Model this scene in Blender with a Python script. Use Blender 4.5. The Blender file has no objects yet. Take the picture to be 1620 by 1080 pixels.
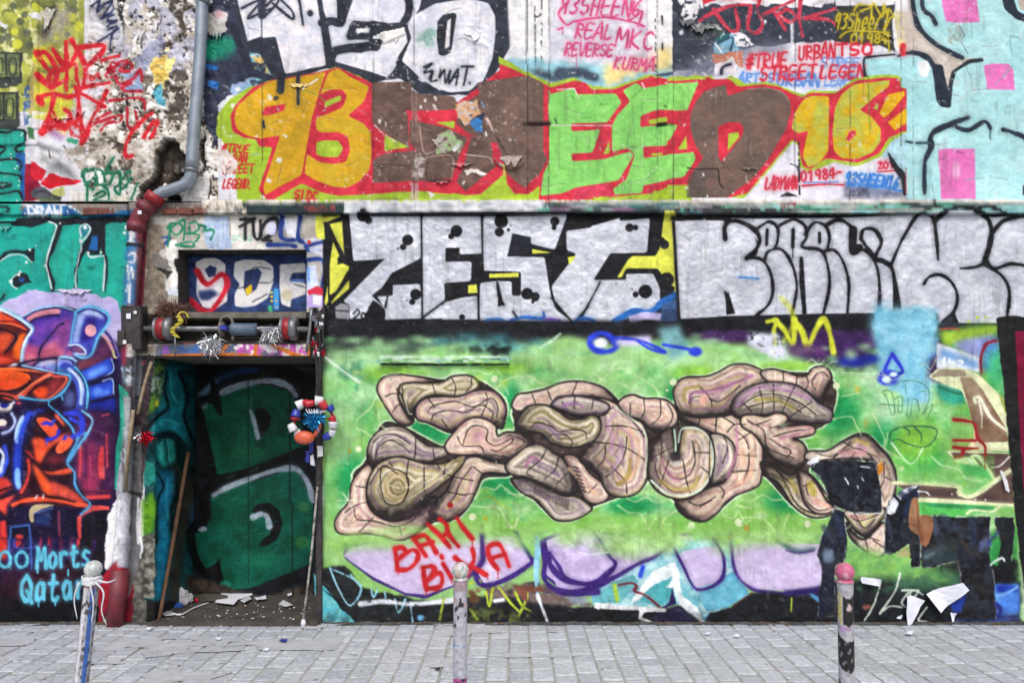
import bpy, bmesh, math, random
import numpy as np
SC = bpy.context.scene
# ---------------------------------------------------------------- camera, sky, sun, exposure
CAM_D, CAM_H, FPX, HOR = 6.2, 1.6, 1260., 660.
cam = bpy.data.objects.new('camera', bpy.data.cameras.new('camera')); SC.collection.objects.link(cam)
cam.location = (0, -CAM_D, CAM_H); cam.rotation_euler = (math.radians(90), 0, 0)
cam.data.sensor_width = 36; cam.data.lens = FPX/1620*36; cam.data.shift_y = (HOR-540)/1620
cam.data.clip_start = .05; cam.data.clip_end = 600
SC.camera = cam
w = bpy.data.worlds.new('World'); SC.world = w; w.use_nodes = True
nt = w.node_tree; bg = nt.nodes['Background']
sky = nt.nodes.new('ShaderNodeTexSky'); sky.sky_type = 'NISHITA'; sky.sun_disc = False
sky.sun_elevation = math.radians(48); sky.sun_rotation = math.radians(165); sky.dust_density = 4; sky.air_density = 1; sky.ozone_density = 1
nt.links.new(sky.outputs[0], bg.inputs[0]); bg.inputs[1].default_value = .125
sun = bpy.data.objects.new('sun', bpy.data.lights.new('sun', 'SUN')); SC.collection.objects.link(sun)
sun.data.energy = 1.5; sun.data.angle = math.radians(18); sun.data.color = (1, .975, .95)
sun.rotation_euler = (math.radians(42), 0, math.radians(-15))
SC.view_settings.view_transform = 'Standard'; SC.view_settings.look = 'None'; SC.view_settings.gamma = 1
SC.view_settings.use_curve_mapping = False; SC.view_settings.exposure = 0.24
# ---------------------------------------------------------------- paint on the walls
# The spray paint is laid down stroke by stroke into one colour field, measured over the wall
# front, and handed to the wall meshes as a colour attribute.

OX, OY, CW, CH = 160, 130, 1940, 1220
r2 = random.Random(11)
rs = np.random.RandomState(7)
IMG = np.zeros((CH, CW, 3), np.float32)
IDS = np.zeros((CH, CW), np.int16)
HGT = np.zeros((CH, CW), np.float32)      # relief, metres
GLO = np.zeros((CH, CW), np.float32)      # 0 matt, 1 silver
_nc = {}
def grid(scale, seed, sy=None):
    sy = sy or scale
    r = np.random.RandomState(seed)
    h, w = int(CH/sy)+3, int(CW/scale)+3
    g = r.rand(h, w).astype(np.float32)
    y = np.arange(CH)/sy; x = np.arange(CW)/scale
    yi = y.astype(int); xi = x.astype(int); fy = (y-yi); fx = (x-xi)
    fy = (fy*fy*(3-2*fy)).astype(np.float32)[:, None]; fx = (fx*fx*(3-2*fx)).astype(np.float32)[None]
    a = g[yi][:, xi]; b = g[yi][:, xi+1]; c = g[yi+1][:, xi]; d = g[yi+1][:, xi+1]
    return (a*(1-fx)+b*fx)*(1-fy)+(c*(1-fx)+d*fx)*fy
def nz(scale, seed=0, sy=None):
    k = (scale, seed, sy)
    if k not in _nc:
        t = 0; am = 1; s = 0; sc = scale; y2 = sy or scale
        for o in range(4):
            t = t+am*grid(max(sc, 1.2), seed*13+o+1, max(y2, 1.2)); s += am; am *= .55; sc /= 2.1; y2 /= 2.1
        t = (t/s-.5)*1.55+.5
        _nc[k] = np.clip(t, 0, 1).astype(np.float32)
    return _nc[k]
def jn(scale, seed):
    k = ('j', scale, seed)
    if k not in _nc: _nc[k] = grid(scale, seed)
    return _nc[k]
def cut(p, r=.12, it=2):
    for _ in range(it):
        q = np.roll(p, -1, 0)
        d = np.sqrt(((q-p)**2).sum(1))[:, None]
        t = np.minimum(r, 2.2/np.maximum(d, 1e-3))     # never round off more than a few centimetres
        p = np.stack([p+(q-p)*t, q-(q-p)*t], 1).reshape(-1, 2)
        r *= .8
    return p
def lin(h):
    if not isinstance(h, str): return np.array(h, np.float32)
    if len(h) == 3: h = ''.join(c*2 for c in h)
    v = np.array([int(h[i:i+2], 16) for i in (0, 2, 4)], np.float32)/255
    return v                                # kept as display values while painting
VT = [0, 0, 1.0]
def V(x, y, s): VT[:] = [x, y, s]
def P(p):
    if isinstance(p, str):
        v = np.array([float(t) for t in p.replace(',', ' ').split()], np.float32).reshape(-1, 2)
    else: v = np.array(p, np.float32)
    return v/VT[2]+np.array([VT[0]+OX, VT[1]+OY], np.float32)
def spline(p, closed, n=6):
    k = len(p)
    if k < 3: return p
    idx = (lambda i: i % k) if closed else (lambda i: min(max(i, 0), k-1))
    out = []
    t = (np.arange(n)/n)[:, None].astype(np.float32)
    for i in range(k if closed else k-1):
        a, b, c, d = p[idx(i-1)], p[idx(i)], p[idx(i+1)], p[idx(i+2)]
        out.append(.5*((2*b)+(c-a)*t+(2*a-5*b+4*c-d)*t*t+(3*b-a-3*c+d)*t**3))
    if not closed: out.append(p[-1:])
    return np.concatenate(out)
def blur(m, r):
    r = int(round(r))
    if r < 1: return m
    for _ in range(2):
        for ax in (0, 1):
            q = np.pad(m, [(r+1, r) if a == ax else (0, 0) for a in (0, 1)], mode='constant')
            c = np.cumsum(q, axis=ax)
            n = m.shape[ax]
            m = (c.take(range(2*r+1, 2*r+1+n), ax)-c.take(range(0, n), ax))/(2*r+1)
    return m
CUR = [0]
def lay(x0, y0, m, col, a=1, c2=None, ns=30, n=None, jag=0, seed=0, gl=None, h=None, o=None, shade=None, mul=False):
    h_, w_ = m.shape
    if h_ < 1 or w_ < 1: return
    sl = (slice(y0, y0+h_), slice(x0, x0+w_))
    if jag:
        for js, jf in ((14, 1.), (6, .3)):
            dx = np.rint((jn(js, 91)[sl]-.5)*2.4*jag*jf).astype(int); dy = np.rint((jn(js, 92)[sl]-.5)*2.4*jag*jf).astype(int)
            yy, xx = np.mgrid[0:h_, 0:w_]
            m = m[np.clip(yy+dy, 0, h_-1), np.clip(xx+dx, 0, w_-1)]
    if n:                                   # (scale, threshold, softness): worn or patchy paint
        q = nz(n[0], 5+seed)[sl]
        m = m*np.clip((q-n[1])/n[2]+.5, 0, 1)
    al = (m*a)[..., None]
    c = lin(col)
    if c2 is None and h_*w_ > 900 and not mul:
        q = (nz(16, 33)[sl]-.5)[..., None]; c = np.clip(c*(1+.20*q)+.05*q, 0, 1)
    if c2 is not None:
        q = np.clip((nz(ns, 31+seed)[sl]-.5)*2.2+.5, 0, 1)[..., None]
        c = c*(1-q)+lin(c2)*q
    if mul: IMG[sl] = IMG[sl]*(1-al)+IMG[sl]*c*al
    else: IMG[sl] = IMG[sl]*(1-al)+c*al
    if gl is not None: GLO[sl] = GLO[sl]*(1-m)+gl*m
    if h is not None: HGT[sl] += h*m
    o = CUR[0] if o is None else o
    if o:
        t = IDS[sl]; t[(m > .5)] = o
def F(col, p, sm=0, soft=0, **k):
    p = P(p)
    if sm: p = spline(p, True)
    elif len(p) > 6: p = cut(p)
    pad = int(soft*2+k.get('jag', 0)*2+2)
    x0 = max(int(p[:, 0].min())-pad, 0); x1 = min(int(p[:, 0].max())+pad+1, CW)
    y0 = max(int(p[:, 1].min())-pad, 0); y1 = min(int(p[:, 1].max())+pad+1, CH)
    if x1 <= x0 or y1 <= y0: return
    w = x1-x0; hh = (y1-y0)
    SS = 3
    acc = np.zeros((hh, w), np.float32)
    q = np.roll(p, -1, 0)
    for r in range(SS):
        ys = np.arange(y0, y1)+(r+.5)/SS
        for i, y in enumerate(ys):
            hit = (p[:, 1] <= y) != (q[:, 1] <= y)
            if not hit.any(): continue
            a, b = p[hit], q[hit]
            xs = np.sort(a[:, 0]+(y-a[:, 1])*(b[:, 0]-a[:, 0])/(b[:, 1]-a[:, 1]))-x0
            for u, v in zip(xs[0::2], xs[1::2]):
                u = max(u, 0); v = min(v, w)
                if v <= u: continue
                iu, iv = int(u), int(v)
                if iu == iv: acc[i, iu] += v-u
                else:
                    acc[i, iu] += iu+1-u
                    acc[i, iu+1:iv] += 1
                    if iv < w: acc[i, iv] += v-iv
    m = np.clip(acc/SS, 0, 1)
    if soft: m = blur(m, soft)
    lay(x0, y0, m, col, **k)
DR = random.Random(77)
def S(col, w, p, sm=1, soft=1.2, closed=0, halo=True, **k):
    wm = w if isinstance(w, (int, float)) else max(w)
    if halo and wm >= 3 and soft < 3 and 'a' not in k and 'n' not in k and not closed:
        S(col, wm+5, p, sm=sm, soft=7, halo=False, a=.2, o=0)
        if DR.random() < .05 and wm < 8: q_ = P(p)[-1]; S(col, (1.6, 1., 1.6), (np.array([q_, q_+[0, DR.uniform(8, 22)]])-[VT[0]+OX, VT[1]+OY])*VT[2], sm=0, halo=False)
    p = P(p)
    if isinstance(w, (int, float)): w = (w, w)
    if sm and len(p) > 2: p = spline(p, bool(closed), 5)
    if closed: p = np.concatenate([p, p[:1]])
    L = len(p)
    if L == 1: p = np.concatenate([p, p+.01]); L = 2
    ws = np.interp(np.linspace(0, 1, L), np.linspace(0, 1, len(w)), w)
    if L > 6 and max(w) < 12:      # hand pressure: the line swells and thins
        ph = float(p[0].sum()) % 6.28; ws = ws*(1+.2*np.sin(np.arange(L)*.5+ph)+.12*np.sin(np.arange(L)*1.3+ph*2))
    W = max(w)*.65+soft+1+k.get('jag', 0)*2
    X0 = max(int(p[:, 0].min()-W), 0); X1 = min(int(p[:, 0].max()+W)+2, CW)
    Y0 = max(int(p[:, 1].min()-W), 0); Y1 = min(int(p[:, 1].max()+W)+2, CH)
    if X1 <= X0 or Y1 <= Y0: return
    m = np.zeros((Y1-Y0, X1-X0), np.float32)
    for i in range(L-1):
        a, b = p[i], p[i+1]
        wa = (ws[i]+ws[i+1])/4
        e = wa+soft+1
        x0 = max(int(min(a[0], b[0])-e), X0); x1 = min(int(max(a[0], b[0])+e)+2, X1)
        y0 = max(int(min(a[1], b[1])-e), Y0); y1 = min(int(max(a[1], b[1])+e)+2, Y1)
        if x1 <= x0 or y1 <= y0: continue
        yy, xx = np.mgrid[y0:y1, x0:x1].astype(np.float32)+.5
        d = b-a; dd = max(float(d@d), 1e-6)
        t = np.clip(((xx-a[0])*d[0]+(yy-a[1])*d[1])/dd, 0, 1)
        D = np.sqrt((xx-a[0]-t*d[0])**2+(yy-a[1]-t*d[1])**2)
        c = np.clip((wa-D)/soft+.5, 0, 1)
        s = m[y0-Y0:y1-Y0, x0-X0:x1-X0]
        np.maximum(s, c, out=s)
    lay(X0, Y0, m, col, **k)
def B(col, x, y, rx, ry=None, soft=.5, **k):      # a sprayed blob; soft = share of the radius that fades
    ry = ry or rx
    c = P([[x, y]])[0]; rx = rx/VT[2]; ry = ry/VT[2]
    x0 = max(int(c[0]-rx)-2, 0); x1 = min(int(c[0]+rx)+3, CW); y0 = max(int(c[1]-ry)-2, 0); y1 = min(int(c[1]+ry)+3, CH)
    if x1 <= x0 or y1 <= y0: return
    yy, xx = np.mgrid[y0:y1, x0:x1].astype(np.float32)+.5
    D = np.sqrt(((xx-c[0])/rx)**2+((yy-c[1])/ry)**2)
    m = np.clip((1-D)/max(soft, 1.2/min(rx, ry)), 0, 1); m = m*m*(3-2*m) if soft > .2 else m
    lay(x0, y0, m, col, **k)
def Rr(col, u0, v0, u1, v1, **k): F(col, [[u0, v0], [u1, v0], [u1, v1], [u0, v1]], **k)
def drip(col, x, y, l, w=2): S(col, (w, w*.8, w*1.2), [[x, y], [x, y+l]], sm=0)
# objects painted on a wall: id -> (name, parent id, label)
OBJ = {}
def piece(name, label=None, parent=0):
    i = len(OBJ)+1; OBJ[i] = (name, parent, label); return i
def use(i): CUR[0] = i
# single-stroke lettering
GL = {
'A': ["0,10 4,0 5,0 8,10", "1.5,6.5 7,6"], 'B': ["1,0 1,10", "1,0 6,1 6,4 1,5 7,6 7,9 1,10"], 'C': ["7,1.5 4,0 1,3 1,7 4,10 7,9"],
'D': ["1,0 1,10", "1,0 6,1 8,5 6,9 1,10"], 'E': ["7,0 1,0.5 1,10 7,9.5", "1,5 6,4.8"], 'F': ["7,0 1,0.5 1,10", "1,5 6,4.8"],
'G': ["7,1.5 4,0 1,3 1,7 4,10 7,9 7,5.5 4,5.5"], 'H': ["1,0 1,10", "7,0 7,10", "1,5 7,5"], 'I': ["3,0 3,10"], 'J': ["5,0 5,8 3,10 1,8"],
'K': ["1,0 1,10", "7,0 1,5.5 7,10"], 'L': ["1,0 1,10 7,9.5"], 'M': ["0,10 1,0 4,6 7,0 8,10"], 'N': ["1,10 1,0 7,10 7,0"],
'O': ["4,0 1,2.5 1,7.5 4,10 7,7.5 7,2.5 4,0"], 'P': ["1,0 1,10", "1,0 7,1 7,4 1,5.5"], 'Q': ["4,0 1,3 1,7 4,10 7,7 7,3 4,0", "4,6 8,11"],
'R': ["1,0 1,10", "1,0 6,1 6.5,4 1,5.5 7,10"], 'S': ["7,1 4,0 1,2 2,4.5 6,5.5 7,8 4,10 1,9"], 'T': ["0,.5 8,0", "4,0 4,10"],
'U': ["1,0 1,8 4,10 7,8 7,0"], 'V': ["0,0 4,10 8,0"], 'W': ["0,0 2,10 4,4 6,10 8,0"], 'X': ["0,0 8,10", "8,0 0,10"], 'Y': ["0,0 4,5 8,0", "4,5 3,10"],
'Z': ["0,0.5 7,0 1,10 8,9.5"], '1': ["1,2.5 4,0 4,10"], '9': ["6.5,3 4,0 1.5,2.5 3,5 6.5,3.5 6.5,1.5 6,10"], '8': ["4,5 1.5,2.5 4,0 6.5,2.5 4,5 1,7.5 4,10 7,7.5 4,5"],
'4': ["5,10 5,0 0,6.5 8,6.2"], '2': ["1,2 4,0 7,2 1,10 8,9.5"], '0': ["4,0 1,3 1,7 4,10 7,7 7,3 4,0"], '6': ["6,0 2,4 1,8 4,10 6.5,8 5,5.5 1.5,7"],
'#': ["3,0 2,10", "6.5,0 5,10", "0,3.5 8,3", "0,7 8,6.5"], '3': ["1,1 5,0 6.5,2.5 3.5,4.5 7,7 4,10 1,9"], '5': ["7,0 2,0 1.5,4 5,4 7,7 4,10 1,9"], '-': ["1,5 6,5"], '.': ["2,10 2.4,10"], "'": ["3,0 2.5,2.5"],
'o': ["4,3 1,5.5 2,9.5 5,10 7,7 6,3.6 4,3"], 'r': ["1.5,3 1.5,10", "1.5,5.5 4,3 6,3.6"], 't': ["3,0 3,8.5 5,10 6.5,9", "0.5,3.3 6,3"], 's': ["6,3.6 3,3 1.5,5 5.5,7 5.5,9 3,10 1,9"],
'a': ["6,4 3,3 1,6.5 2.5,10 6,7.5 6,3.5 6.5,10"], 'n': ["1.5,3 1.5,10", "1.5,5 4,3 6,4.5 6,10"], 'h': ["1.5,0 1.5,10", "1.5,6 4,4 6,5.5 6,10"], 'e': ["1.5,6.5 6,6 5,3 2,3.5 1,7 3,10 6,9"],
}
def T(col, w, txt, x, y, ch, dx=None, ex=None, ey=None, sl=0, wob=.4, seed=1, **k):
    """write txt from (x,y); ch = glyph height; (ex,ey) end point of the baseline direction; sl = slant"""
    r = random.Random(seed+len(txt)); n = max(len(txt), 1)
    ex = x+dx*n if ex is None else ex; ey = y if ey is None else ey
    ux, uy = (ex-x)/n, (ey-y)/n
    gw = math.hypot(ux, uy)*.82
    ax = (ux/max(math.hypot(ux, uy), 1e-6), uy/max(math.hypot(ux, uy), 1e-6)); ay = (-ax[1], ax[0])
    for i, c in enumerate(txt):
        for st in GL.get(c, GL.get(c.upper(), [])):
            v = np.array([float(t) for t in st.replace(',', ' ').split()]).reshape(-1, 2)
            v += np.array([[r.uniform(-wob, wob), r.uniform(-wob, wob)] for _ in v])
            u = v[:, 0]/8*gw-(v[:, 1]-5)/10*sl*ch; q = v[:, 1]/10*ch
            pts = [[x+ux*i+a*ax[0]+b*ay[0], y+uy*i+a*ax[1]+b*ay[1]] for a, b in zip(u, q)]
            S(col, w, pts, **k)
# ================= upper wall
use(0); V(0, 0, 1)
Rr('dfdfe6', -160, -130, 1780, 1040, c2='c9cad4', ns=60)
Rr('e3e3ea', 340, -130, 1060, 330, c2='cfd2e0', ns=25)
# --- crumbling plaster, left of and behind the pipe
V(0, 0, 1)
Rr('d5d1c9', 140, -130, 345, 330, c2='b5aca0', ns=18)
Rr('7b7468', 140, -130, 345, 330, n=(16, .62, .08), seed=1, h=-.006)
Rr('efeeea', 140, -130, 345, 330, n=(11, .58, .1), seed=2)
Rr('55493d', 140, 60, 345, 330, n=(9, .70, .06), seed=3, h=-.006)
Rr('a9abc4', 180, -130, 345, 120, n=(22, .55, .15), seed=4, a=.75)
Rr('39343a', 180, -130, 345, 330, n=(6, .76, .05), seed=5, h=-.004)
V(0, 0, 4.5)
Rr('b7bd52', -700, -600, 600, 800, c2='8f9444', ns=30)
Rr('6a7245', -700, -600, 560, 700, n=(18, .56, .12), a=.8, seed=6)
Rr('dfe0a4', -700, -600, 560, 700, n=(13, .63, .08), a=.8, seed=7)
for x, y, r in ((150, 160, 34), (60, 270, 36), (100, 50, 30), (200, 240, 34), (10, 290, 40), (220, 330, 36), (30, 220, 30), (180, 110, 30), (510, 80, 34), (-60, 100, 40), (-150, 200, 40), (480, 250, 26)):
    B('4d5446', x, y, r, soft=.3, a=.8)
for x, y, r in ((380, 170, 26), (405, 255, 34), (500, 120, 40), (560, 190, 36), (430, 60, 40), (260, 60, 30), (130, 320, 40), (110, 230, 30)):
    B('cfd23f', x, y, r, soft=.2, a=.9)
F('98938a', "300,150 420,20 520,60 520,270 380,320 300,330", jag=3, soft=5, a=.85, n=(20, .4, .5))
F('2e2b28', "300,220 340,60 410,20 400,90 330,230 300,330", soft=3, jag=2)
F('d6d3cd', "320,110 355,60 378,110 330,200 308,220", jag=1, h=.006)
F('e4e4ea', "200,95 290,90 285,150 225,130", jag=2, h=.004)
F('d9dbe6', "0,130 20,160 60,180 55,210 0,175", jag=2)
F('c9cbdc', "640,-40 800,-40 860,180 880,360 640,300 600,250 620,90", jag=3, soft=3, n=(20, .3, .5), a=.9, c2='e4e4e8', ns=14)
F('a6abc8', "900,200 1080,180 1100,500 1000,420 900,330", jag=3, soft=6, n=(14, .45, .3), a=.9, c2='e0e0ea', ns=14)
F('e6d98e', "1060,440 1200,330 1240,420 1190,640 1130,640", jag=4, n=(12, .3, .2))
F('d8b457', "1080,470 1190,380 1200,560 1120,600", jag=4, n=(9, .45, .15))
F('58a8c0', "1100,650 1160,600 1170,760 1110,740", jag=3)
F('8f94b4', "940,420 1020,520 1120,380 1180,300 1150,230 1060,330", jag=3, a=.8)
F('b7a56a', "232,520 262,430 270,540 250,800 215,830 215,600", jag=1)          # board edge
F('d5d23c', "260,350 380,330 470,700 560,560 500,720 440,860 260,860 250,600", jag=3, a=.9, n=(20, .35, .4))
F('e2e3ea', "480,900 560,560 760,570 740,760 660,860 620,960 470,1080 300,1000 280,980 330,840", jag=3, soft=3, n=(16, .3, .4), c2='cfd3de')
F('8aa7cf', "830,600 1010,600 1010,640 940,660 860,630", jag=2)
F('9cb4d4', "830,520 990,520 1000,600 870,560", jag=3)
F('4e6a9c', "180,640 215,600 215,880 180,900", jag=2, n=(9, .4, .2))
F('3f7446', "205,820 240,820 245,1010 205,1000", jag=3, n=(10, .35, .2))
F('b48ebd', "300,930 340,900 470,950 440,1010", soft=3)
F('d9c387', "380,920 450,900 480,930 470,970", soft=2)
# yellow-grey block shadow letters on the left
blk = piece('block_letters', 'dark green bubbly block letters on the yellow paint')
use(blk)
F('3f4642', "-60,375 165,375 165,600 120,630 -60,630", jag=2)
F('3f4642', "-60,650 150,660 150,900 100,930 -60,930", jag=2)
use(0)
for a, b, c, d in ((-40, 385, 150, 560), (-50, 670, 125, 860)):
    Rr('7d8a52', a, b, c, d, c2='5f6c4d', ns=10, jag=1)
    S('2b302e', 3.2, [[(a+c)/2-5, b+10], [(a+c)/2, d]], sm=0)
    S('2b302e', 2.6, [[a, b], [c, b], [c, d], [a, d]], sm=0)
    for u in (.22, .72):
        x = a+(c-a)*u
        S('2b302e', 2, [[x-20, b+50], [x+22, b+46], [x+22, d-30], [x-20, d-30]], closed=1)
        B('b4ba62', x, b+110, 16, 40, a=.7)
# blue-black scrawls
for p in ("650,45 710,10 690,90 760,20", "690,60 800,10 720,130", "720,130 790,100 760,150 800,150", "760,190 830,150 780,170", "770,210 830,190", "700,300 840,210 800,240 780,380", "780,120 810,110"):
    S('2a3050', (4.4, 3), p)
S('3a4166', 2.6, "780,20 810,60 760,150", n=(8, .4, .2))
F('282a2c', "850,0 900,0 900,60 870,190 880,260 860,200", jag=4, n=(8, .4, .15), h=-.006)
# red tag
rt = piece('graffiti_tag', 'large scrawled red tag over torn posters')
use(rt)
R_ = 'c8232f'
S(R_, 8, "270,385 330,380 400,500 380,620 330,600 275,540")
S(R_, 7, "262,380 300,440 350,500 430,500 470,480", n=(9, .2, .3))
S(R_, 7.5, "375,350 460,470 475,370")
S(R_, 6.5, "470,300 475,500 470,640", n=(9, .2, .3))
S(R_, (9, 6), "510,290 545,350 590,430 605,500 595,610")
S(R_, 7, "560,340 700,325 742,330 720,380 620,470")
S(R_, 5, "490,480 540,460 545,560 560,620 550,840 530,880")
S(R_, 7, "560,350 480,480 360,520 365,620 480,560")
S(R_, (8, 7), "300,740 290,700 370,670 480,690 540,680")
S(R_, 7.5, "385,690 370,760 330,880 300,950 420,870 470,910 500,820 460,780")
S(R_, 6.5, "540,620 560,700 575,860 590,960 575,1040 620,960 640,880")
S(R_, 6, "780,590 640,610 560,650 640,700 740,760")
S(R_, 6, "760,650 700,760 640,880 600,960")
F(R_, "300,880 380,790 430,870 470,880 470,930 290,950", jag=2, n=(14, .3, .3))
F(R_, "480,820 540,860 580,940 625,930 575,1045 560,980 500,990", jag=2, n=(14, .3, .3))
S(R_, 5, "720,430 850,400")
S('b21f33', 5.5, "760,500 810,450 800,540 750,530 850,450 920,440 930,500 850,500 900,450", n=(8, .3, .2))
S('b21f33', 4.5, "820,540 850,600 940,560 1000,500 1005,575")
S('b21f33', 4.5, "930,590 870,620 900,650 1000,650")
S('b21f33', 4.5, "780,720 850,705 1010,705 1030,775", n=(8, .25, .2))
S('b21f33', 4.5, "780,800 660,870 650,890 760,850 860,820 850,860 760,880 720,930", n=(8, .2, .2))
S('b21f33', 5, "905,770 910,900 980,900 960,790", n=(8, .2, .2))
S('c8232f', 6, "1080,800 1020,850 930,950 890,1060 900,1110 950,1105 1060,1000 1100,930 1120,860 1060,900 1000,1040")
S('c8232f', 4, "640,540 650,570 690,520 700,550")
use(0)
S('4a4038', 1.6, "455,1040 500,1090 560,1100 540,1050 620,1020 600,1080 660,1060", n=(7, .25, .2))
for x, y in ((500, 1000), (535, 1010)): B('3f9c7b', x, y, 30, 22, soft=.3)
# region 4
V(0, 200, 4.765)
F('e4e4ea', "270,160 470,190 470,300 330,330 250,280", soft=5, jag=2, c2='b9bcc0', ns=12)
F('7f8588', "280,120 470,190 460,200 300,170", soft=2)
F('42474a', "370,290 440,280 620,400 560,400 420,330", soft=6, jag=3)
F('b9b4aa', "480,180 640,120 820,120 860,300 640,340 520,280", jag=4, n=(9, .4, .3), c2='8c8377', ns=6)
F('ecebe8', "520,480 1050,430 1050,600 500,590", jag=4, n=(12, .3, .3), c2='d8d3c6')
F('9c1433', "190,290 230,280 290,420 320,560 170,560 175,420", jag=1)
F('cf2135', "230,265 260,270 350,330 320,410 260,410 230,350", jag=1)
F('cf1c2e', "300,440 380,345 480,390 620,410 560,440 440,450 380,475", jag=1)
F('7a1030', "200,420 300,440 330,480 300,560 180,560", a=.7, jag=2)
F('aeb56b', "380,490 470,450 490,520 420,530", jag=1)
F('55555f', "235,500 260,465 340,460 400,510 380,550 250,540", jag=1, h=.004)
S('34343c', 2, "250,520 300,490 360,500 390,540")
F('5e6f55', "270,545 430,530 470,575 300,575", jag=2)
F('3c3f3a', "390,510 470,535 450,560 400,545")
gt = piece('graffiti_tag', 'dark green scrawled tag low on the peeling plaster')
use(gt)
Gc = '1c6b50'
S(Gc, 5, "850,240 830,280 800,330")
S(Gc, 4, "620,380 630,330 700,320 720,370 650,430 640,350 760,330 790,420 740,440 730,370 700,470 640,440", n=(9, .15, .2))
S(Gc, 4, "660,420 655,590")
S(Gc, 4, "770,360 850,350 830,430 780,450 810,480 820,550")
S(Gc, 4, "850,370 900,340 900,430 860,470 900,510 910,420 960,340 990,360 960,430 920,470")
S(Gc, 4, "960,400 1010,385 1050,400 1020,460 990,550")
S(Gc, 4, "705,520 770,490 790,510 710,560 860,570")
use(0)
# cavity and its ragged mouth (pipe gully)
F('d7d5d0', "1000,120 1200,60 1420,40 1420,430 1280,420 1090,560 1040,560 1060,420 1000,400", jag=5, n=(12, .3, .3), c2='a59c90', ns=10)
CAV = "1190,110 1290,90 1370,130 1385,260 1400,330 1360,420 1300,430 1200,460 1130,520 1090,590 1050,590 1060,440 1110,380 1180,330 1170,200"
F('37312c', CAV, jag=5, h=-.09, c2='221e1b', ns=8)
F('57524b', "1270,260 1340,240 1380,280 1350,340 1270,330", jag=3, h=.03, c2='34302c', ns=5)
F('4d453d', "1210,150 1270,150 1250,330 1200,400", jag=4, a=.8)
F('2d2a27', "1250,520 1340,510 1390,590 1250,600", jag=3, h=-.06)
F('d9d8da', "1400,420 1560,360 1590,560 1480,600 1370,560", jag=3, h=.006, c2='c4c4c6')
F('2b2622', "1490,110 1540,30 1530,180 1560,320 1510,330 1520,230", jag=4, h=-.02)
S('3a342e', 2.5, "1580,390 1590,450 1570,560 1580,600")
F('f0efec', "1540,150 1600,100 1640,200 1600,300 1560,260", jag=4, h=.004)
V(180, 0, 3)
F('4c453e', "250,-60 330,-60 350,60 330,120 350,200 320,260 300,100 260,60", jag=6, n=(12, .4, .2), h=-.012)
F('575049', "240,380 330,320 360,480 330,560 250,600 260,480", jag=6, n=(10, .4, .2), h=-.012)
F('e7e6ec', "395,60 480,60 520,130 420,200 390,170", jag=3, c2='c6c4c0')
F('167a66', "440,240 480,190 540,170 600,210 580,270 520,290 450,280", jag=4, soft=3)
# dark ground between pipe and the big lettering
V(340, 0, 3.274)
F('252a3c', "-40,-60 110,-60 140,200 270,290 300,420 60,500 0,560 20,760 0,760 -60,560 -70,360", jag=5, c2='343b52', ns=10, o=0)
F('e3e3e8', "-80,60 60,60 70,140 0,190 -80,150", jag=4, c2='b9b8b2')
F('178a70', "-80,230 50,180 120,200 100,280 0,310 -90,290", soft=4, jag=3)
F('d8a9b4', "0,50 40,60 50,95 0,95", soft=3)
F('2467b4', "-70,320 20,340 15,370 -60,350", jag=3)
F('2d74c4', "-30,420 20,430 10,460 -30,450", jag=2)
F('9fb3d8', "130,410 230,400 190,480 90,500 70,470", jag=5, n=(7, .35, .2), c2='7ea9c4')
F('6cb8c4', "150,280 270,280 300,400 200,420 150,360", jag=3, n=(8, .3, .3), c2='d9b36a', ns=5)
S('b8d4dc', 4, "150,300 270,270", a=.8)
S('252a3c', 12, "180,370 290,410", soft=3)
S('252a3c', 14, "100,150 190,380", soft=3)
# --- white and black "TSO"
tso = piece('graffiti_piece', 'white block letters in thick black outline spelling TSO')
use(tso)
K = '252a36'
F(K, "90,-400 1500,-400 1540,60 1530,250 1440,400 1310,490 1190,500 1050,480 960,410 900,420 820,440 640,345 560,360 450,400 445,520 430,545 415,520 410,410 370,420 345,480 310,478 300,400 230,280 150,260 80,-20", jag=1, c2='323848', ns=14)
use(piece('letter', 'T in white', tso))
wc = dict(c2='d0d4e4', ns=16)
F('e6e6ec', "100,-60 235,-60 240,190 170,215", **wc)
F('e9e5ec', "240,-60 520,-60 545,110 575,340 365,385 315,190 245,200", **wc)
F('e6e6ec', "520,-400 640,-400 632,95 585,130 560,40", **wc)
use(piece('letter', 'S in white', tso))
F('dfe1ee', "700,-60 1080,-60 1060,40 1000,140 850,110 730,115 700,100 670,130 720,-10", **wc)
F('e0e3ee', "672,110 800,90 800,215 690,240 660,270 600,270 580,140", **wc)
F('e4e5ec', "640,270 760,275 830,250 900,190 1020,200 950,330 900,400 620,320", **wc)
use(0)
S(K, 12, "700,190 720,130 880,140 990,150", sm=0)
S(K, 11, "700,190 800,190 870,180", sm=0)
F('e6e6ea', "735,150 810,148 740,178")
S(K, 14, "600,270 700,250 850,240", sm=0)
S(K, (13, 12), "555,120 600,110 660,110 640,-60")
S(K, 12, "565,120 600,340", sm=0)
V(590, 0, 3.274)
S(K, 12, "165,-60 190,40 150,120 0,130", sm=1)
F('dfe0ec', "0,-40 150,-40 165,60 140,120 80,125 0,110", **wc)
S(K, 12, "190,200 140,330", sm=0)
F('e0e0e6', "0,190 170,170 180,220 110,330 75,405 0,380", **wc)
F(K, "0,210 60,210 30,270 0,270", jag=1)
F('e7e5e2', "30,180 160,150 160,185 60,240", jag=2, h=.012)
use(piece('letter', 'O in white', tso))
F('e6e6ec', "180,140 210,80 320,20 450,0 540,0 600,20 632,80 635,170 620,300 580,400 500,470 400,480 310,450 240,400 150,320 200,200", sm=0, **wc)
use(0)
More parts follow.
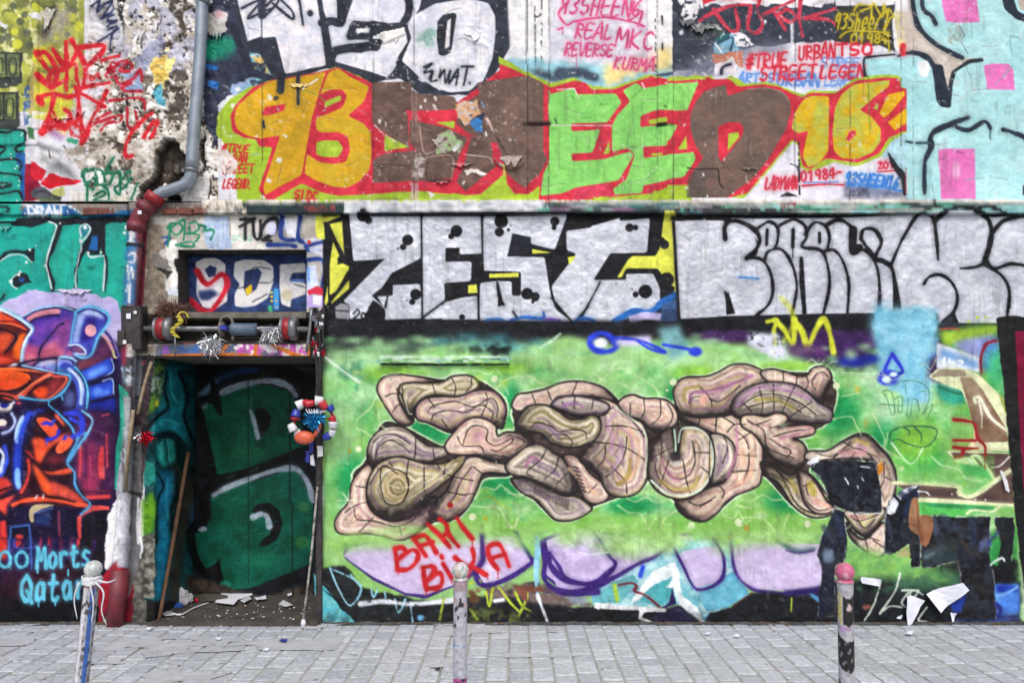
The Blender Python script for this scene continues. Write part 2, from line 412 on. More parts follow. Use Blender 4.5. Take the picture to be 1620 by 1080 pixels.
F('cfd3e2', "210,200 330,180 420,190 560,220 600,260 560,420 380,470 240,400", jag=4, n=(14, .35, .3), c2='e6e6ea', ns=6, h=-.002)
F('8fb3ab', "225,190 300,140 330,180 320,240 240,240", soft=3, jag=3, n=(9, .35, .3))
F('d9dbe4', "440,200 500,130 560,160 600,190 600,250 560,230", jag=3, h=.006)
F(K, "330,110 360,75 430,65 432,90 405,270 380,290 345,285 330,180", jag=1)
F('e2e2e8', "385,110 405,95 395,240 372,252")
sw = piece('graffiti_tag', 'small black tag SEWAT inside the white letter O'); use(sw)
for p in ("265,350 305,330 265,375 305,370 290,410", "310,370 300,420 330,415", "350,360 345,400 370,365 375,430 400,370", "400,370 395,430 440,360 430,440", "460,345 520,345", "490,345 470,440", "500,428 502,432", "420,400 440,395"):
    S('1f2430', 3.4, p)
use(0)
V(340, 0, 3.274)
zt = piece('graffiti_tag', 'black tag ZEST across the top of the white letters'); use(zt)
for p in ("140,45 240,0 170,95 230,70", "260,90 330,10 300,0 250,60 310,40", "300,20 400,100 400,60 340,0", "430,-30 440,20 457,130", "493,70 495,74"):
    S('262b3a', (4, 3.4), p)
S('262b3a', 9, "493,70 495,74")
use(0)
S('31364a', 14, "245,-60 245,80", sm=0, soft=3)
# lettering 93 SHEED 16
V(340, 0, 3.274)
sh = piece('graffiti_piece', 'orange, brown and green letters outlined in red reading 93 SHEED 16')
use(sh)
LIME = 'a2bf3a'; RED = 'c82e42'; ORA = 'd3a31e'; BRN = '735c54'; GRN = '88d26a'
F(LIME, "290,415 180,450 70,520 10,600 5,700 60,760 110,900 115,1050 700,1052 820,1010 830,440 640,345 450,400 370,420", jag=1, c2='98b92f', ns=20)
F(LIME, "820,1010 700,1052 1500,1052 1600,1052 1600,960 1200,900")
F(RED, "300,415 200,450 110,540 80,600 90,680 150,715 210,720 230,760 300,765 225,985 280,1048 450,950 560,1000 640,1015 830,1005 830,440 640,350 520,380", jag=0)
use(piece('letter', 'digit 9 in orange', sh))
F(ORA, "300,420 370,410 420,400 500,390 560,375 575,380 540,480 500,620 450,905 260,1010 250,970 340,705 240,718 170,705 115,670 100,620 110,560 170,500 250,440", sm=0, c2='c0991f', ns=22)
use(piece('letter', 'digit 3 in orange', sh))
F(ORA, "590,375 640,355 700,400 800,450 770,530 690,600 770,640 808,680 812,800 800,880 750,940 680,975 600,965 520,935 465,900 475,800 530,820 600,840 650,840 690,790 690,730 640,690 560,690 530,700 520,620 570,590 650,540 660,490 620,470 545,490", c2='c2a224', ns=22)
use(0)
F(RED, "245,580 265,555 365,540 360,575 270,600 245,598", sm=0)
F(RED, "550,490 600,465 660,465 685,500 660,560 560,600 520,590 530,540")
F(LIME, "570,530 650,495 655,520 570,560")
F(RED, "480,800 500,660 560,690 640,685 690,710 700,780 680,840 610,850 540,840")
F(LIME, "525,740 560,730 640,730 665,770 640,815 560,815 525,800")
F(RED, "690,600 780,540 830,500 830,780 808,690 770,640")
for x, y, r in ((290, 505, 16), (325, 510, 18), (90, 540, 12), (365, 710, 12), (210, 705, 16), (275, 930, 16), (335, 830, 20), (45, 660, 10), (245, 1020, 16), (90, 715, 9), (125, 465, 14)):
    B('dfe0e2' if r != 18 else '2b2f3c', x, y, r, r*.8, soft=.1, jag=3, a=.9)
S('1d2740', 4, "250,630 255,660"); S('7fb0a0', 2, "190,800 230,800"); S('e9e9e9', 2.5, "450,465 530,410", jag=1)
S('6b8f35', 2, "460,470 540,500 570,530", a=.7)
S('252a36', (9, 4, 6), "432,380 430,450 432,540", sm=0); S('252a36', 12, "345,400 340,470")
tg = piece('graffiti_tag', 'small red scrawled words on the lime edge of the orange 9'); use(tg)
T('c4282f', 2.6, "#TRUE", 40, 745, 40, ex=185, ey=755, sl=.2)
T('c4282f', 2.4, "URBAN", 45, 805, 40, ex=170, ey=800, sl=.2)
T('c4282f', 2.6, "STREET", 40, 860, 42, ex=205, ey=850, sl=.2)
T('c4282f', 2.6, "LEGEND.", 45, 930, 45, ex=200, ey=930, sl=.2)
T('c4282f', 3, "SIDC", 415, 985, 45, ex=540, ey=995, sl=.1)
use(0)
F('c9b6ae', "-20,790 60,770 110,840 140,870 100,900 10,900", jag=4, n=(7, .35, .2), c2='e9e7e2')
V(590, 0, 3.274)
use(sh)
F(RED, "0,600 60,570 190,570 400,560 700,330 760,350 900,440 900,1030 700,990 500,1010 200,990 0,1010", jag=1)
F(LIME, "520,1040 680,900 760,1000 900,1030 900,1060 520,1060")
use(piece('letter', 'S in brown', sh))
br = dict(c2='5f4a44', ns=12)
F(BRN, "-5,432 200,430 200,470 215,475 300,500 425,515 435,545 430,572 300,578 180,578 -5,640", **br)
F(BRN, "0,430 200,430 200,480 420,500 440,540 430,570 300,590 180,590 190,780 60,690 0,640", **br)
F(BRN, "190,620 380,660 500,700 440,880 430,920 280,935 0,950 0,830 60,800 230,780 190,740", **br)
use(piece('letter', 'H in brown', sh))
F(BRN, "430,560 640,430 700,370 720,400 640,590 710,610 720,410 790,395 870,440 885,560 880,860 780,960 760,985 700,960 690,800 700,740 610,740 430,660", **br)
F(BRN, "500,700 620,730 620,830 640,860 480,990 430,940 440,850", **br)
use(0)
F('86dc62', "878,470 900,470 900,1000 870,1000")
F(RED, "725,370 690,600 635,615 720,380"); F(RED, "610,740 715,740 715,830 680,810 620,760")
F('e8c6b6', "722,380 715,400 680,480 700,430")
F(LIME, "62,700 188,765 60,785"); F(LIME, "325,632 425,628 420,668")
F('c3c2c4', "430,540 545,510 550,590 480,640 430,600", jag=4, n=(6, .3, .2), c2='d8a070', ns=4)
F('3c82c8', "500,630 575,590 575,680 540,670", jag=3); F('22304e', "530,600 575,580 575,630", jag=2)
F('6f8fc0', "560,510 600,510 600,545 570,550", jag=3)
F('a9a39c', "340,700 400,680 470,740 450,790 400,780 340,800", jag=4, n=(6, .3, .2), c2='9ab87f', ns=6)
F('dcdce2', "410,770 455,730 440,770 420,790", jag=1)
F('9fbf8a', "405,695 460,740 430,750", jag=1)
F('e3dfda', "470,880 540,875 590,895 580,910 510,890 480,905", jag=2)
B('dedad6', 320, 570, 22, 40, soft=.2, jag=4, a=.8, n=(6, .4, .1))
S('e4c0ba', (5, 3), "590,620 640,700 700,800", h=.012); F('a08f8b', "630,820 720,850 780,840 760,870 710,885 640,850", jag=2, h=.018)
F('d5314a', "620,740 660,735 710,790 705,815")
S('e0d66a', 3, "680,810 680,900", sm=0)
S('33262a', 1.6, "760,480 740,540 750,600 710,690", jag=1)
S('4a3934', 2, "0,855 190,860"); S('4a3934', 1.5, "60,655 160,640", jag=1)
S('3c2c2b', 3, "280,935 400,935", sm=0); S('3c2c2b', 5, "790,645 884,655", sm=0, soft=3)
for x, y in ((30, 640), (270, 520), (330, 510), (210, 710), (235, 880), (475, 950), (810, 955), (590, 690), (250, 560), (430, 860)): B('e0dddc', x, y, 9, 13, soft=.2, jag=3)
F('c9b3b8', "190,940 240,940 240,1020 190,1030", jag=3, a=.7)
F('e1dfe2', "280,1000 320,1010 300,1030", jag=3)
# --- right of the O: the white strip and everything right

# loose patches, pale breaks and seams across the brown letters
V(590, 0, 3.274)
F(RED, "165,575 430,568 440,600 430,640 505,695 500,720 420,680 340,640 200,620"); F(LIME, "325,632 425,628 420,668"); F(RED, "500,700 510,700 470,860 435,940 405,930 450,800 480,740")
F('8a736c', "200,480 230,480 240,940 200,940", n=(12, .4, .3), a=.8); F('9a8a86', "215,740 280,830 260,920 215,930", jag=3, n=(7, .45, .2), c2='c9c0be', ns=4)
S('b9a59e', 1.8, "240,640 260,780 300,790 340,760 350,690", a=.8); S('b9a59e', 1.6, "280,815 410,810 405,930", a=.7); S('3c2c2b', 2, "285,825 282,930 400,938", a=.8)
S('d8d0cc', 1.4, "470,800 600,815 620,850", a=.8); S('d8d4d2', 1.6, "0,640 60,700 130,745", n=(6, .4, .2))
F('d5314a', "610,740 700,735 712,820 690,860 640,840")
# ================= upper wall, right half
use(0); V(820, 0, 3.274)
F('e6e6ee', "-100,-60 800,-60 800,420 -100,380", c2='d3d5e2', ns=14, o=0, n=None) if 0 else None
F('eeeff4', "-60,-60 165,-60 165,330 0,330 -40,300", soft=1)
F('dcdee8', "165,-60 670,-60 670,330 165,330", c2='c8cad8', ns=12)
F('f0f0f4', "670,-60 800,-60 800,330 670,330")
F('8cc0cf', "-90,330 0,300 200,320 470,340 800,330 800,420 400,470 0,400", jag=3, soft=3)
F('e3d08a', "460,330 700,320 740,240 800,260 800,350 600,370 560,420 460,440 440,380", jag=4, soft=5)
F('e9b3b8', "540,300 720,280 700,360 560,360", soft=6, a=.6)
F('3a4a5c', "50,365 150,375 210,410 200,430 100,400", soft=3)
F('3a4a5c', "180,370 200,350 300,350 415,385 410,425 300,400 220,425 185,400", soft=2, jag=1)
S('3a4a5c', 5, "700,400 800,385", soft=3)
S('26282c', 2, "120,0 122,100 118,230 120,330", n=(6, .5, .1)); S('26282c', 2.4, "85,90 100,95 118,80"); S('3a3a3c', 1.5, "85,0 88,350", n=(6, .4, .2)); S('55555a', 1.2, "40,0 40,330")
S('26282c', 2, "710,100 712,560", n=(6, .5, .1)); S('26282c', 3, "742,90 745,130"); S('26282c', 3, "745,230 745,260"); S('b0b0b8', 1.5, "165,-60 165,330"); S('b0b0b8', 1.2, "668,-60 668,330")
pk = piece('graffiti_tag', 'pink marker words REAL MKC REVERSE KURMA on the grey white panel')
use(pk)
PK = 'c8487c'
T(PK, 3.6, "93SHEEN6", 220, -20, 90, ex=650, ey=0, sl=.2)
S(PK, 3.6, "250,20 210,70 250,130 300,110 450,92 600,120 650,140")
S(PK, 3.6, "600,10 570,110 640,60 620,140")
T(PK, 3.4, "REAL", 300, 120, 75, ex=500, ey=130, sl=.2)
T(PK, 3.6, "MKC", 515, 150, 95, ex=720, ey=170, sl=.1)
T(PK, 3.2, "REVERSE", 245, 225, 62, ex=500, ey=232, sl=.2)
T(PK, 3.2, "KURMA", 500, 295, 60, ex=715, ey=310, sl=.2)
S(PK, 3, "205,155 230,145")
use(0)
# black cloud panel right of the strip
V(1050, 0, 4.05)
F('e8e8f0', "60,-60 1560,-60 1560,700 60,700", c2='d7dae6', ns=16)
F('2d3342', "50,-60 1480,-60 1480,30 1455,260 1490,330 1380,290 980,265 800,285 600,300 480,330 400,400 60,460", jag=2, c2='3b4252', ns=16)
F('6f7488', "60,470 280,330 520,300 800,270 800,330 560,350 480,420 300,500 60,500", soft=8, jag=4)
F('e6e6ec', "80,-60 250,-60 240,40 180,110 140,130 110,60", jag=5, n=(7, .35, .15))
F('e6e6ec', "230,-60 1120,-60 1110,20 900,40 640,30 430,30 250,35", jag=4)
F('bcbcc0', "170,190 200,120 300,130 400,190 330,240 230,280", jag=6, n=(5, .45, .15), c2='3c4a48', ns=5)
F('3b4a48', "180,190 420,190 330,260 210,270", jag=5, n=(5, .5, .2))
F('dfe0e6', "430,200 560,240 600,280 470,300 440,260", jag=4, n=(6, .25, .2))
F('7fb3cc', "320,300 370,215 450,215 490,330 330,345", jag=2)
F('1f5c5c', "330,250 420,210 430,240 350,290", jag=1)
S('28405c', 3, "320,290 440,240 430,320"); S('dfe9f0', 3, "330,280 370,330")
F('c27d66', "310,350 510,335 515,440 420,400 330,400", jag=2)
F('e6dfe6', "340,410 440,370 480,420 460,470 330,480", jag=3)
S('2d2a44', 5, "430,410 380,430 370,470")
for x, y in ((135, 60), (120, 190), (545, 60), (600, 200), (820, 210), (760, 230), (640, 150), (880, 240)): B('dedee6', x, y, 10, 22, soft=.2, jag=4, n=(5, .4, .1))
S('c9ccd4', 5, "820,140 825,280", n=(6, .3, .3))
S('9aa0ac', 1.4, "830,0 832,260")
rd = piece('graffiti_tag', 'large faded red tag TJO TRK across the dark cloud'); use(rd)
RD = 'c2384f'
for p in ("230,135 300,90 420,40 560,30", "320,60 420,190 480,180 460,60", "560,50 540,180 600,210 635,150 600,70", "640,95 750,40 840,0", "700,60 780,190", "740,90 790,60 850,110 800,140 740,90", "880,-20 870,120 890,235", "900,120 1090,60 1200,10", "920,120 1060,130 1130,190 1200,275"):
    S(RD, (6.5, 5), p, n=(9, .1, .3))
F('cf2740', "240,-60 380,-60 340,0 250,30", jag=1); S('cf2740', 5, "380,-10 600,-10 600,40"); F('d23c5c', "1150,-60 1215,-60 1210,18 1160,12")
use(0)
F('d7d7df', "1090,-60 1480,-60 1480,30 1400,40 1110,45", jag=1)
F('2a2c30', "1105,38 1455,42 1480,330 1380,290 1100,270")
ys = piece('graffiti_tag', 'yellow scribbled tag with a crown and 1984 on black'); use(ys)
YL = 'b9a824'
T(YL, 3.2, "93Shee", 1100, 85, 100, ex=1360, ey=90, sl=.15)
for p in ("1220,70 1250,35 1330,45 1260,75", "1330,120 1340,20 1400,110 1410,30 1430,90 1440,60 1475,110", "1350,190 1380,120 1440,70 1410,200 1450,120 1480,110", "1130,240 1200,200 1440,210"):
    S(YL, 3, p)
T(YL, 3.2, "O1984", 1200, 215, 62, ex=1450, ey=215, sl=.1)
S(YL, 3, "1440,210 1445,330")
use(0)
cy = 'a8dce2'
F(cy, "1285,380 1500,370 1560,380 1560,610 1290,500", c2='9cd0da', ns=14)
wt = piece('graffiti_tag', 'red words TRUE URBAN STREET LEGEND over blue ones'); use(wt)
T('5b8bd2', 3, "ARTIST", 480, 470, 60, ex=760, ey=470, sl=.2)
T('5b8bd2', 3.6, "URBAN", 730, 470, 75, ex=1010, ey=480, sl=.1)
T('6d9bdc', 3.2, "LEGEN", 1030, 490, 62, ex=1240, ey=480, sl=.2)
T('6d9bdc', 3, "STREE", 1010, 370, 60, ex=1260, ey=375, sl=.2)
T('cb2c40', 3.4, "#TRUE", 530, 350, 90, ex=800, ey=340, sl=.15)
T('cb2c40', 3.4, "URBAN", 860, 300, 85, ex=1105, ey=280, sl=.15)
T('cb2c40', 4, "TSO", 1110, 285, 72, ex=1350, ey=280, sl=.1)
T('cb2c40', 3.6, "STREET", 620, 430, 85, ex=985, ey=415, sl=.15)
T('cb2c40', 3.6, "LEGEN", 1005, 420, 80, ex=1300, ey=420, sl=.15)
use(0)
S('20242e', (5, 3), "1300,500 1285,460 1285,380 1330,365 1480,350")
# ---- 93 SHEED 16, second half
V(820, 0, 3.274)
use(sh)
F(LIME, "-100,290 0,350 165,435 290,400 380,450 500,450 680,385 760,410 900,400 1000,390 1040,430 1100,390 1140,405 1200,460 900,1000 900,1060 -100,1060 -60,1000", jag=1)
F(RED, "-100,330 0,370 165,455 290,418 350,430 380,465 500,462 600,425 690,395 710,405 850,420 930,400 1000,400 1000,930 800,960 700,1000 300,1040 100,1040 0,1030 -60,950", jag=0)
F('a8c832', "-80,1020 60,1000 110,970 110,1060 -100,1060", jag=2)
F('a8c832', "340,1030 440,990 480,1030 420,1045", jag=4)
F('a8c832', "700,990 870,980 900,1060 700,1060", jag=1)
F('c93a55', "280,980 480,940 500,1010 330,1040 280,1020", jag=3)
use(piece('letter', 'H in brown', sh))
F(BRN, "-220,430 0,395 50,395 130,440 130,780 150,830 110,900 30,975 -60,900 -120,700", c2='63504a', ns=12)
g2 = dict(c2='7cc964', ns=14)
use(piece('letter', 'first E in green', sh))
F(GRN, "160,490 290,455 300,490 505,485 535,530 460,635 275,640 275,680 425,670 385,790 275,795 280,835 440,825 580,785 600,800 520,935 300,970 230,1000 115,1015 130,900 160,840 160,650", **g2)
use(piece('letter', 'second E in green', sh))
F(GRN, "540,470 610,430 650,460 670,455 700,450 885,430 905,440 860,570 700,575 635,600 630,650 825,650 780,755 645,760 650,820 900,785 925,800 870,915 650,960 640,1000 500,1010 490,980 560,930 605,800 570,768 485,785 485,655 510,600 580,525", **g2)
use(0)
S('f2e6e6', 1.6, "165,648 485,650", sm=0); S('9ff08a', 2.5, "160,475 160,640", sm=0); S('f2e6ea', 1.6, "305,490 290,460 200,465", sm=0); S('f2e6ea', 2, "640,430 655,460", sm=0); S('f2e6ea', 1.6, "760,435 900,425", sm=0)
F(RED, "635,605 720,585 800,575 870,570 890,600 870,650 700,650 630,660"); F(LIME, "675,622 800,605 800,630 680,645")
F(LIME, "690,795 750,793 740,805 690,808"); F(LIME, "440,800 470,730 475,790"); F(LIME, "820,780 870,690 880,770")
S('3c2c2b', 6, "30,645 160,640", soft=3); S('20381c', 5, "720,650 800,640", soft=3); S('2e4a20', 3, "835,885 890,885", jag=1); S('20381c', 2, "190,615 200,640"); S('2e4a20', 2, "755,550 800,575")
for p in ("280,490 290,540", "420,545 460,535", "330,610 400,600", "790,900 860,900", "500,800 540,760", "590,510 640,460"): S('55a045', 1.4, p, jag=1)
V(1060, 110, 4.05)
use(sh)
F(LIME, "-20,50 200,40 290,90 400,50 440,100 620,80 730,110 850,165 900,135 1070,140 1180,60 1300,40 1475,35 1480,120 1560,120 1580,400 1500,410 1420,460 1350,560 1200,625 1050,590 890,660 820,620 800,450 480,820 -20,820", jag=1)
F(RED, "-20,80 190,62 330,60 380,60 440,110 600,95 700,110 800,160 850,180 900,150 1060,155 1120,110 1200,70 1400,50 1470,60 1475,120 1530,130 1585,300 1590,390 1490,400 1400,440 1340,540 1200,600 1000,570 900,640 850,620 820,470 780,450 500,790 380,820 120,820 130,740 -20,740")
F(LIME, "-20,770 105,765 100,820 -20,820")
use(piece('letter', 'D in brown', sh))
F(BRN, "300,110 360,95 370,170 500,125 620,115 720,140 770,200 775,280 740,390 640,560 540,690 420,780 360,820 120,820 125,740 160,640 215,565 160,480 130,380 130,290 170,200 220,140", c2='64544e', ns=20)
F('4f4a45', "110,720 150,640 230,690 240,820 110,820", a=.7, jag=2)
use(0)
F(RED, "310,365 380,335 450,340 475,380 460,430 330,595 310,560"); F(LIME, "375,410 440,400 445,430 370,520")
F(GRN, "-20,95 185,80 110,260 -20,265"); F(RED, "-20,268 30,275 -20,340"); F(GRN, "-20,350 50,355 0,450 -20,460"); F(LIME, "50,515 105,425 110,510"); F(GRN, "-20,545 150,530 165,575 90,690 -20,700", jag=1)
S('9a8d86', 2, "500,130 620,120 720,150 765,210", a=.6)
for p in ("110,630 200,640 300,640", "310,640 320,720 350,760"): S('332c2a', 2.5, p, jag=1)
for x, y in ((210, 670), (110, 760), (240, 810), (345, 580), (90, 360), (410, 790)): B('e0dcd8', x, y, 8, 14, soft=.2, jag=2)
use(piece('letter', 'digit 1 in orange', sh))
oc = dict(c2='b8bb4c', ns=16)
F('d3ac1c', "850,200 900,170 1020,172 1020,300 1015,520 960,600 885,630 850,560 885,390 820,410 780,380 800,280", **oc)
use(piece('letter', 'digit 6 in orange', sh))
F('d3ac1c', "1060,240 1100,160 1180,95 1410,68 1400,110 1320,170 1215,260 1290,300 1350,380 1350,460 1300,530 1200,575 1100,570 1050,520 1040,400", **oc)
use(0)
F('dfae12', "1340,280 1400,160 1500,140 1500,170 1400,290 1370,310"); F('dfae12', "1395,340 1500,260 1560,270 1570,310 1440,390"); F('a8b848', "1300,250 1335,215 1330,260")
F('e6c8b0', "1490,240 1560,210 1580,240 1520,235"); F(LIME, "1490,250 1580,255 1575,265 1520,270")
F(RED, "1125,450 1150,395 1190,390 1190,420 1150,460"); F('e9cdd0', "1165,440 1180,415 1170,415")
F(RED, "1020,170 1045,172 1040,520 1015,530")
S('4c7a30', 1.6, "1270,40 1280,420", a=.7)
V(1060, 110, 4.05)
F('e6e4f0', "500,822 780,485 820,480 830,660 900,665 1050,600 1110,640 1120,822", c2='dcdcea', ns=16)
F('e0e0ea', "1120,640 1350,580 1430,600 1450,700 1120,700")
F('8086a0', "1115,720 1300,740 1480,790 1480,822 1115,822", soft=4, c2='474a60', ns=14)
F('a9d2de', "1350,570 1410,470 1500,410 1620,420 1620,822 1500,822 1480,680 1400,560")
lt = piece('graffiti_tag', 'red words LADY VAN and 1984 below the orange digits'); use(lt)
T('c83048', 3.2, "LADYVAN", 615, 690, 75, ex=825, ey=690, sl=.2)
T('c83048', 3.4, "O1984-", 835, 655, 62, ex=1110, ey=625, sl=.1)
S('c83048', 3, "850,745 1000,735 1110,740"); S('5b8bd2', 2.4, "860,725 1080,720")
T('c83048', 3, "201", 1330, 595, 40, ex=1440, ey=590); S('c83048', 2.5, "1330,655 1440,650")
T('3c7ccc', 3.8, "93SHEEN16", 1125, 660, 75, ex=1480, ey=690, sl=.2); S('3c7ccc', 3, "1140,745 1300,740 1480,780")
use(0)
S('22242c', 3, "825,470 830,820", n=(7, .35, .2)); F('2a2830', "700,822 760,790 830,815", jag=2); S('2a2630', 2, "770,605 810,620 820,650")
S('20232c', (4, 7, 9, 6), "1400,540 1440,620 1490,690 1500,800"); S('20232c', (8, 5), "1500,740 1580,740 1600,820"); F('8d7f80', "1520,760 1560,750 1580,820 1520,822")
S('b0304c', 3, "1510,640 1512,800", n=(7, .35, .2))
# ---- pale cyan with pink squares
V(1400, 0, 3.273)
F(cy, "150,-60 1200,-60 1200,1035 110,1035 110,420 60,380 70,300 200,290 130,100", c2='b4e2e6', ns=30)
F(cy, "60,310 160,300 170,460 100,460 80,400 60,390")
F('c6bab0', "60,-60 130,-60 165,120 260,220 380,300 510,305 420,330 350,380 325,460 300,340 240,320 150,280 80,280 50,120", c2='cfc6be', ns=14)
F('e8e8f0', "40,-60 110,-60 120,60 60,60", soft=2); F('e6e07c', "55,60 85,60 95,250 70,250", soft=3, a=.7, n=(6, .3, .3))
BK = '232e3c'
S(BK, (6, 9, 6), "135,-60 150,60 180,150 270,235 400,300"); S(BK, (5, 8), "190,-30 200,50 240,85 262,125")
S(BK, (5, 9), "70,290 150,275 220,300 250,340"); F(BK, "240,330 300,335 325,460 345,370 430,310 510,300 512,320 440,330 370,370 352,440 340,560 290,555 265,520 255,420")
S('c7303c', 9, "92,240 92,280")
F(BK, "590,-60 650,-60 690,60 760,90 760,125 680,100 620,50"); F('c6bab0', "680,-60 800,-60 760,60 700,50")
F('f2f4f6', "170,320 220,315 235,350 220,400 180,395", soft=1)
for sq in ("285,-60 470,-60 490,115 380,122 315,112 295,20", "512,340 560,330 640,332 665,360 672,468 530,462", "275,780 300,770 465,772 470,1030 290,1030 285,900"):
    use(piece('painted_square', 'pink square on the pale cyan paint')); F('df70b8', sq, c2='e47cc0', ns=14); use(0)
B('eebfe0', 370, 880, 30, 60, a=.6); S('a04890', 3, "375,785 400,792")
S(BK, (8, 9, 5), "430,610 350,640 260,680 235,720 240,760 210,830 205,900 205,1000"); S(BK, (6, 7), "350,650 430,675 515,630 545,665")
S(BK, 7, "610,675 700,700 780,760", jag=1); S('38505a', 4, "110,735 140,740"); S('38505a', 4, "165,740 230,740")
F('8fa6a2', "310,150 380,120 410,200 380,240 330,220", jag=4, n=(6, .35, .3), c2='b9cac4'); S('5a7480', 1.6, "380,130 410,180 400,220 430,280", jag=1)
for p in ("610,400 660,340", "570,440 640,360", "450,520 490,525", "540,910 640,930", "420,340 440,410", "700,200 650,190 660,290", "420,930 520,920"): S('7aa4ac', 1.2, p, jag=1)
F(BK, "715,960 760,960 760,1020 715,1010")

V(0, 0, 1)
for x in (415, 591, 655, 835, 868, 1040, 1065, 1258, 1344, 1425, 1445):
    S('3a3436', (1.4, .8, 1.6), [[x, -130], [x+r2.uniform(-1, 1), 60], [x+r2.uniform(-1, 1), 200], [x, 316]], n=(22, .42, .2), halo=False, a=.8)
for k in range(70):
    x = r2.uniform(340, 1600); y = r2.uniform(0, 310); L = r2.uniform(6, 34); a = r2.choice([0, 0, 1.5])+r2.uniform(-.4, .4)
    q = [[x, y], [x+L*.5*math.cos(a)+r2.uniform(-3, 3), y+L*.5*math.sin(a)+r2.uniform(-2, 2)], [x+L*math.cos(a), y+L*math.sin(a)]]
    S('4a4044', 1.1, q, halo=False, a=.45); S('f0eeee', 1., [[u+1, v+1.4] for u, v in q], halo=False, a=.3)
# ================= ledge band and the lower left wall
use(0); V(0, 0, 1)
Rr('8d8a88', -160, 318, 1780, 342, c2='6d6a68', ns=12)
Rr('c9c5be', 320, 316, 1780, 332, n=(9, .45, .2), seed=3)
Rr('33463f', 380, 322, 545, 342, c2='20303a', ns=8); Rr('7a3a3a', 480, 324, 530, 336, n=(7, .5, .2))
Rr('dcdfe6', 545, 318, 860, 342, c2='b4b8c2', ns=8, jag=2)
Rr('e6e2da', 320, 316, 390, 340, n=(7, .4, .2), c2='b5ab9c', ns=5)
Rr('7a5044', 255, 326, 330, 340, n=(8, .35, .2)); Rr('713f3a', 130, 328, 180, 342, n=(8, .35, .2)); Rr('8d8177', 115, 322, 250, 330, n=(6, .4, .2))
V(0, 0, 1)
F('7f8c8e', [[860, 320], [1060, 320], [1060, 342], [860, 342]], soft=3, c2='4c6a74', ns=12)
F('9a9c9a', [[1060, 322], [1780, 320], [1780, 342], [1060, 342]], soft=2, c2='6f8480', ns=16)
for k in range(60):
    x = 870+k*12.5+r2.uniform(-6, 6); y = r2.uniform(324, 337); c = r2.choice(['2f6f66', '53a283', '7fc0c6', '5b7f86', '343d40', 'a9adb0', '2b4a5c', '6f4a6a'] if x < 1150 else ['2f8066', '53a283', '7fc0c6', '2b3436', 'a5aaa9', '8fc4b4'])
    S(c, (2, r2.uniform(5, 9), 2), [[x-r2.uniform(12, 30), y+r2.uniform(-3, 3)], [x, y], [x+r2.uniform(12, 30), y+r2.uniform(-3, 4)]], soft=2, a=.85)
F('7fc0c6', [[1490, 326], [1780, 324], [1780, 338], [1500, 336]], soft=2, a=.7)
S('2b3033', 4, "1120,336 1130,328 1150,330 1190,336 1260,338", soft=1.5); S('2b3033', 4, "1478,318 1482,326 1500,332", soft=1); S('14161a', 5, "1520,341 1545,330 1570,328 1595,340", soft=1)
S('d8d3c8', 3, "860,319 1000,320 1100,318 1300,320 1500,319 1780,320", soft=2, a=.8)
for k in range(50): B('eef0f4' if k % 2 else '9aa0ac', r2.uniform(548, 860), r2.uniform(319, 338), r2.uniform(6, 20), r2.uniform(2, 4), soft=.8, a=.7)
T('8a2840', 1.5, "RTZ.", 1235, 323, 10, ex=1270, ey=323)
Rr('2a2f33', 545, 337, 1780, 343, n=(14, .3, .3), a=.8); Rr('35383a', 1060, 330, 1260, 338, n=(8, .5, .2))
# lower wall base
Rr('c3c1bd', 195, 341, 520, 560, c2='a9a49a', ns=16)
Rr('8d8478', 195, 341, 300, 560, n=(12, .38, .2), c2='6f675d', ns=7)
Rr('e6e5e2', 195, 341, 300, 480, n=(14, .55, .12), seed=9)
# ---- teal letters low left and DRAW ribbon
V(0, 310, 3)
te = piece('graffiti_piece', 'turquoise bubble letters with black and white outlines on the left wall')
use(te)
TE = '1fa896'; KK = '171e26'
F(TE, "-480,30 640,110 620,180 620,420 600,540 570,640 0,560 -480,560", jag=1, c2='26988c', ns=30)
use(piece('letter', 'letter with a black scroll', te)); F(TE, "-480,120 220,120 270,140 260,220 235,260 220,330 250,390 245,450 140,450 0,500 -480,520", c2='1c9c90', ns=24)
use(piece('letter', 'straight turquoise letter', te)); F('22b09e', "300,130 400,125 430,160 380,250 355,380 365,450 290,450 250,440 250,390 230,330 250,240 280,150", c2='1ba090', ns=24)
use(piece('letter', 'forked turquoise letter', te)); F('1fa999', "430,290 480,285 490,450 365,445 370,350 400,290", c2='1ba090', ns=24)
use(te)
S(KK, (8, 5), "-300,130 60,120 200,110 270,120 285,140 250,250 225,310 235,370 255,410 250,445")
S('dfe8ea', 2.2, "225,120 262,135 265,160 240,230 220,320 232,380 245,440")
F(KK, "60,110 380,100 640,100 640,128 520,130 470,160 420,250 390,290 370,350 362,450 350,450 355,350 380,250 430,170 400,135 300,140 240,118 140,150 50,140", jag=1)
F(KK, "490,110 500,190 470,280 410,280 430,170 480,150"); F('205fa4', "440,190 465,190 465,260 420,255"); F(KK, "500,110 500,280 480,280 490,150")
S('c9dbe0', 2, "362,440 358,380 375,280 385,250 380,200"); S('dde7ea', 2.4, "415,270 430,290 480,285 498,300 490,450"); S(KK, 3, "500,280 508,340 498,450")
S(KK, 5, "-60,330 0,300 40,265 120,268 140,280"); F(KK, "110,262 165,245 165,310 150,310"); S('cfdfe2', 1.8, "0,310 50,280 110,282 150,315")
F(KK, "60,390 90,360 130,370 140,400 155,410 120,415 90,435 65,430"); B('1f4f92', 103, 398, 16, 12, soft=.3); S('d8e4e8', 1.8, "80,440 55,420 60,390 100,362")
S(KK, 3, "-10,500 10,490 20,470")
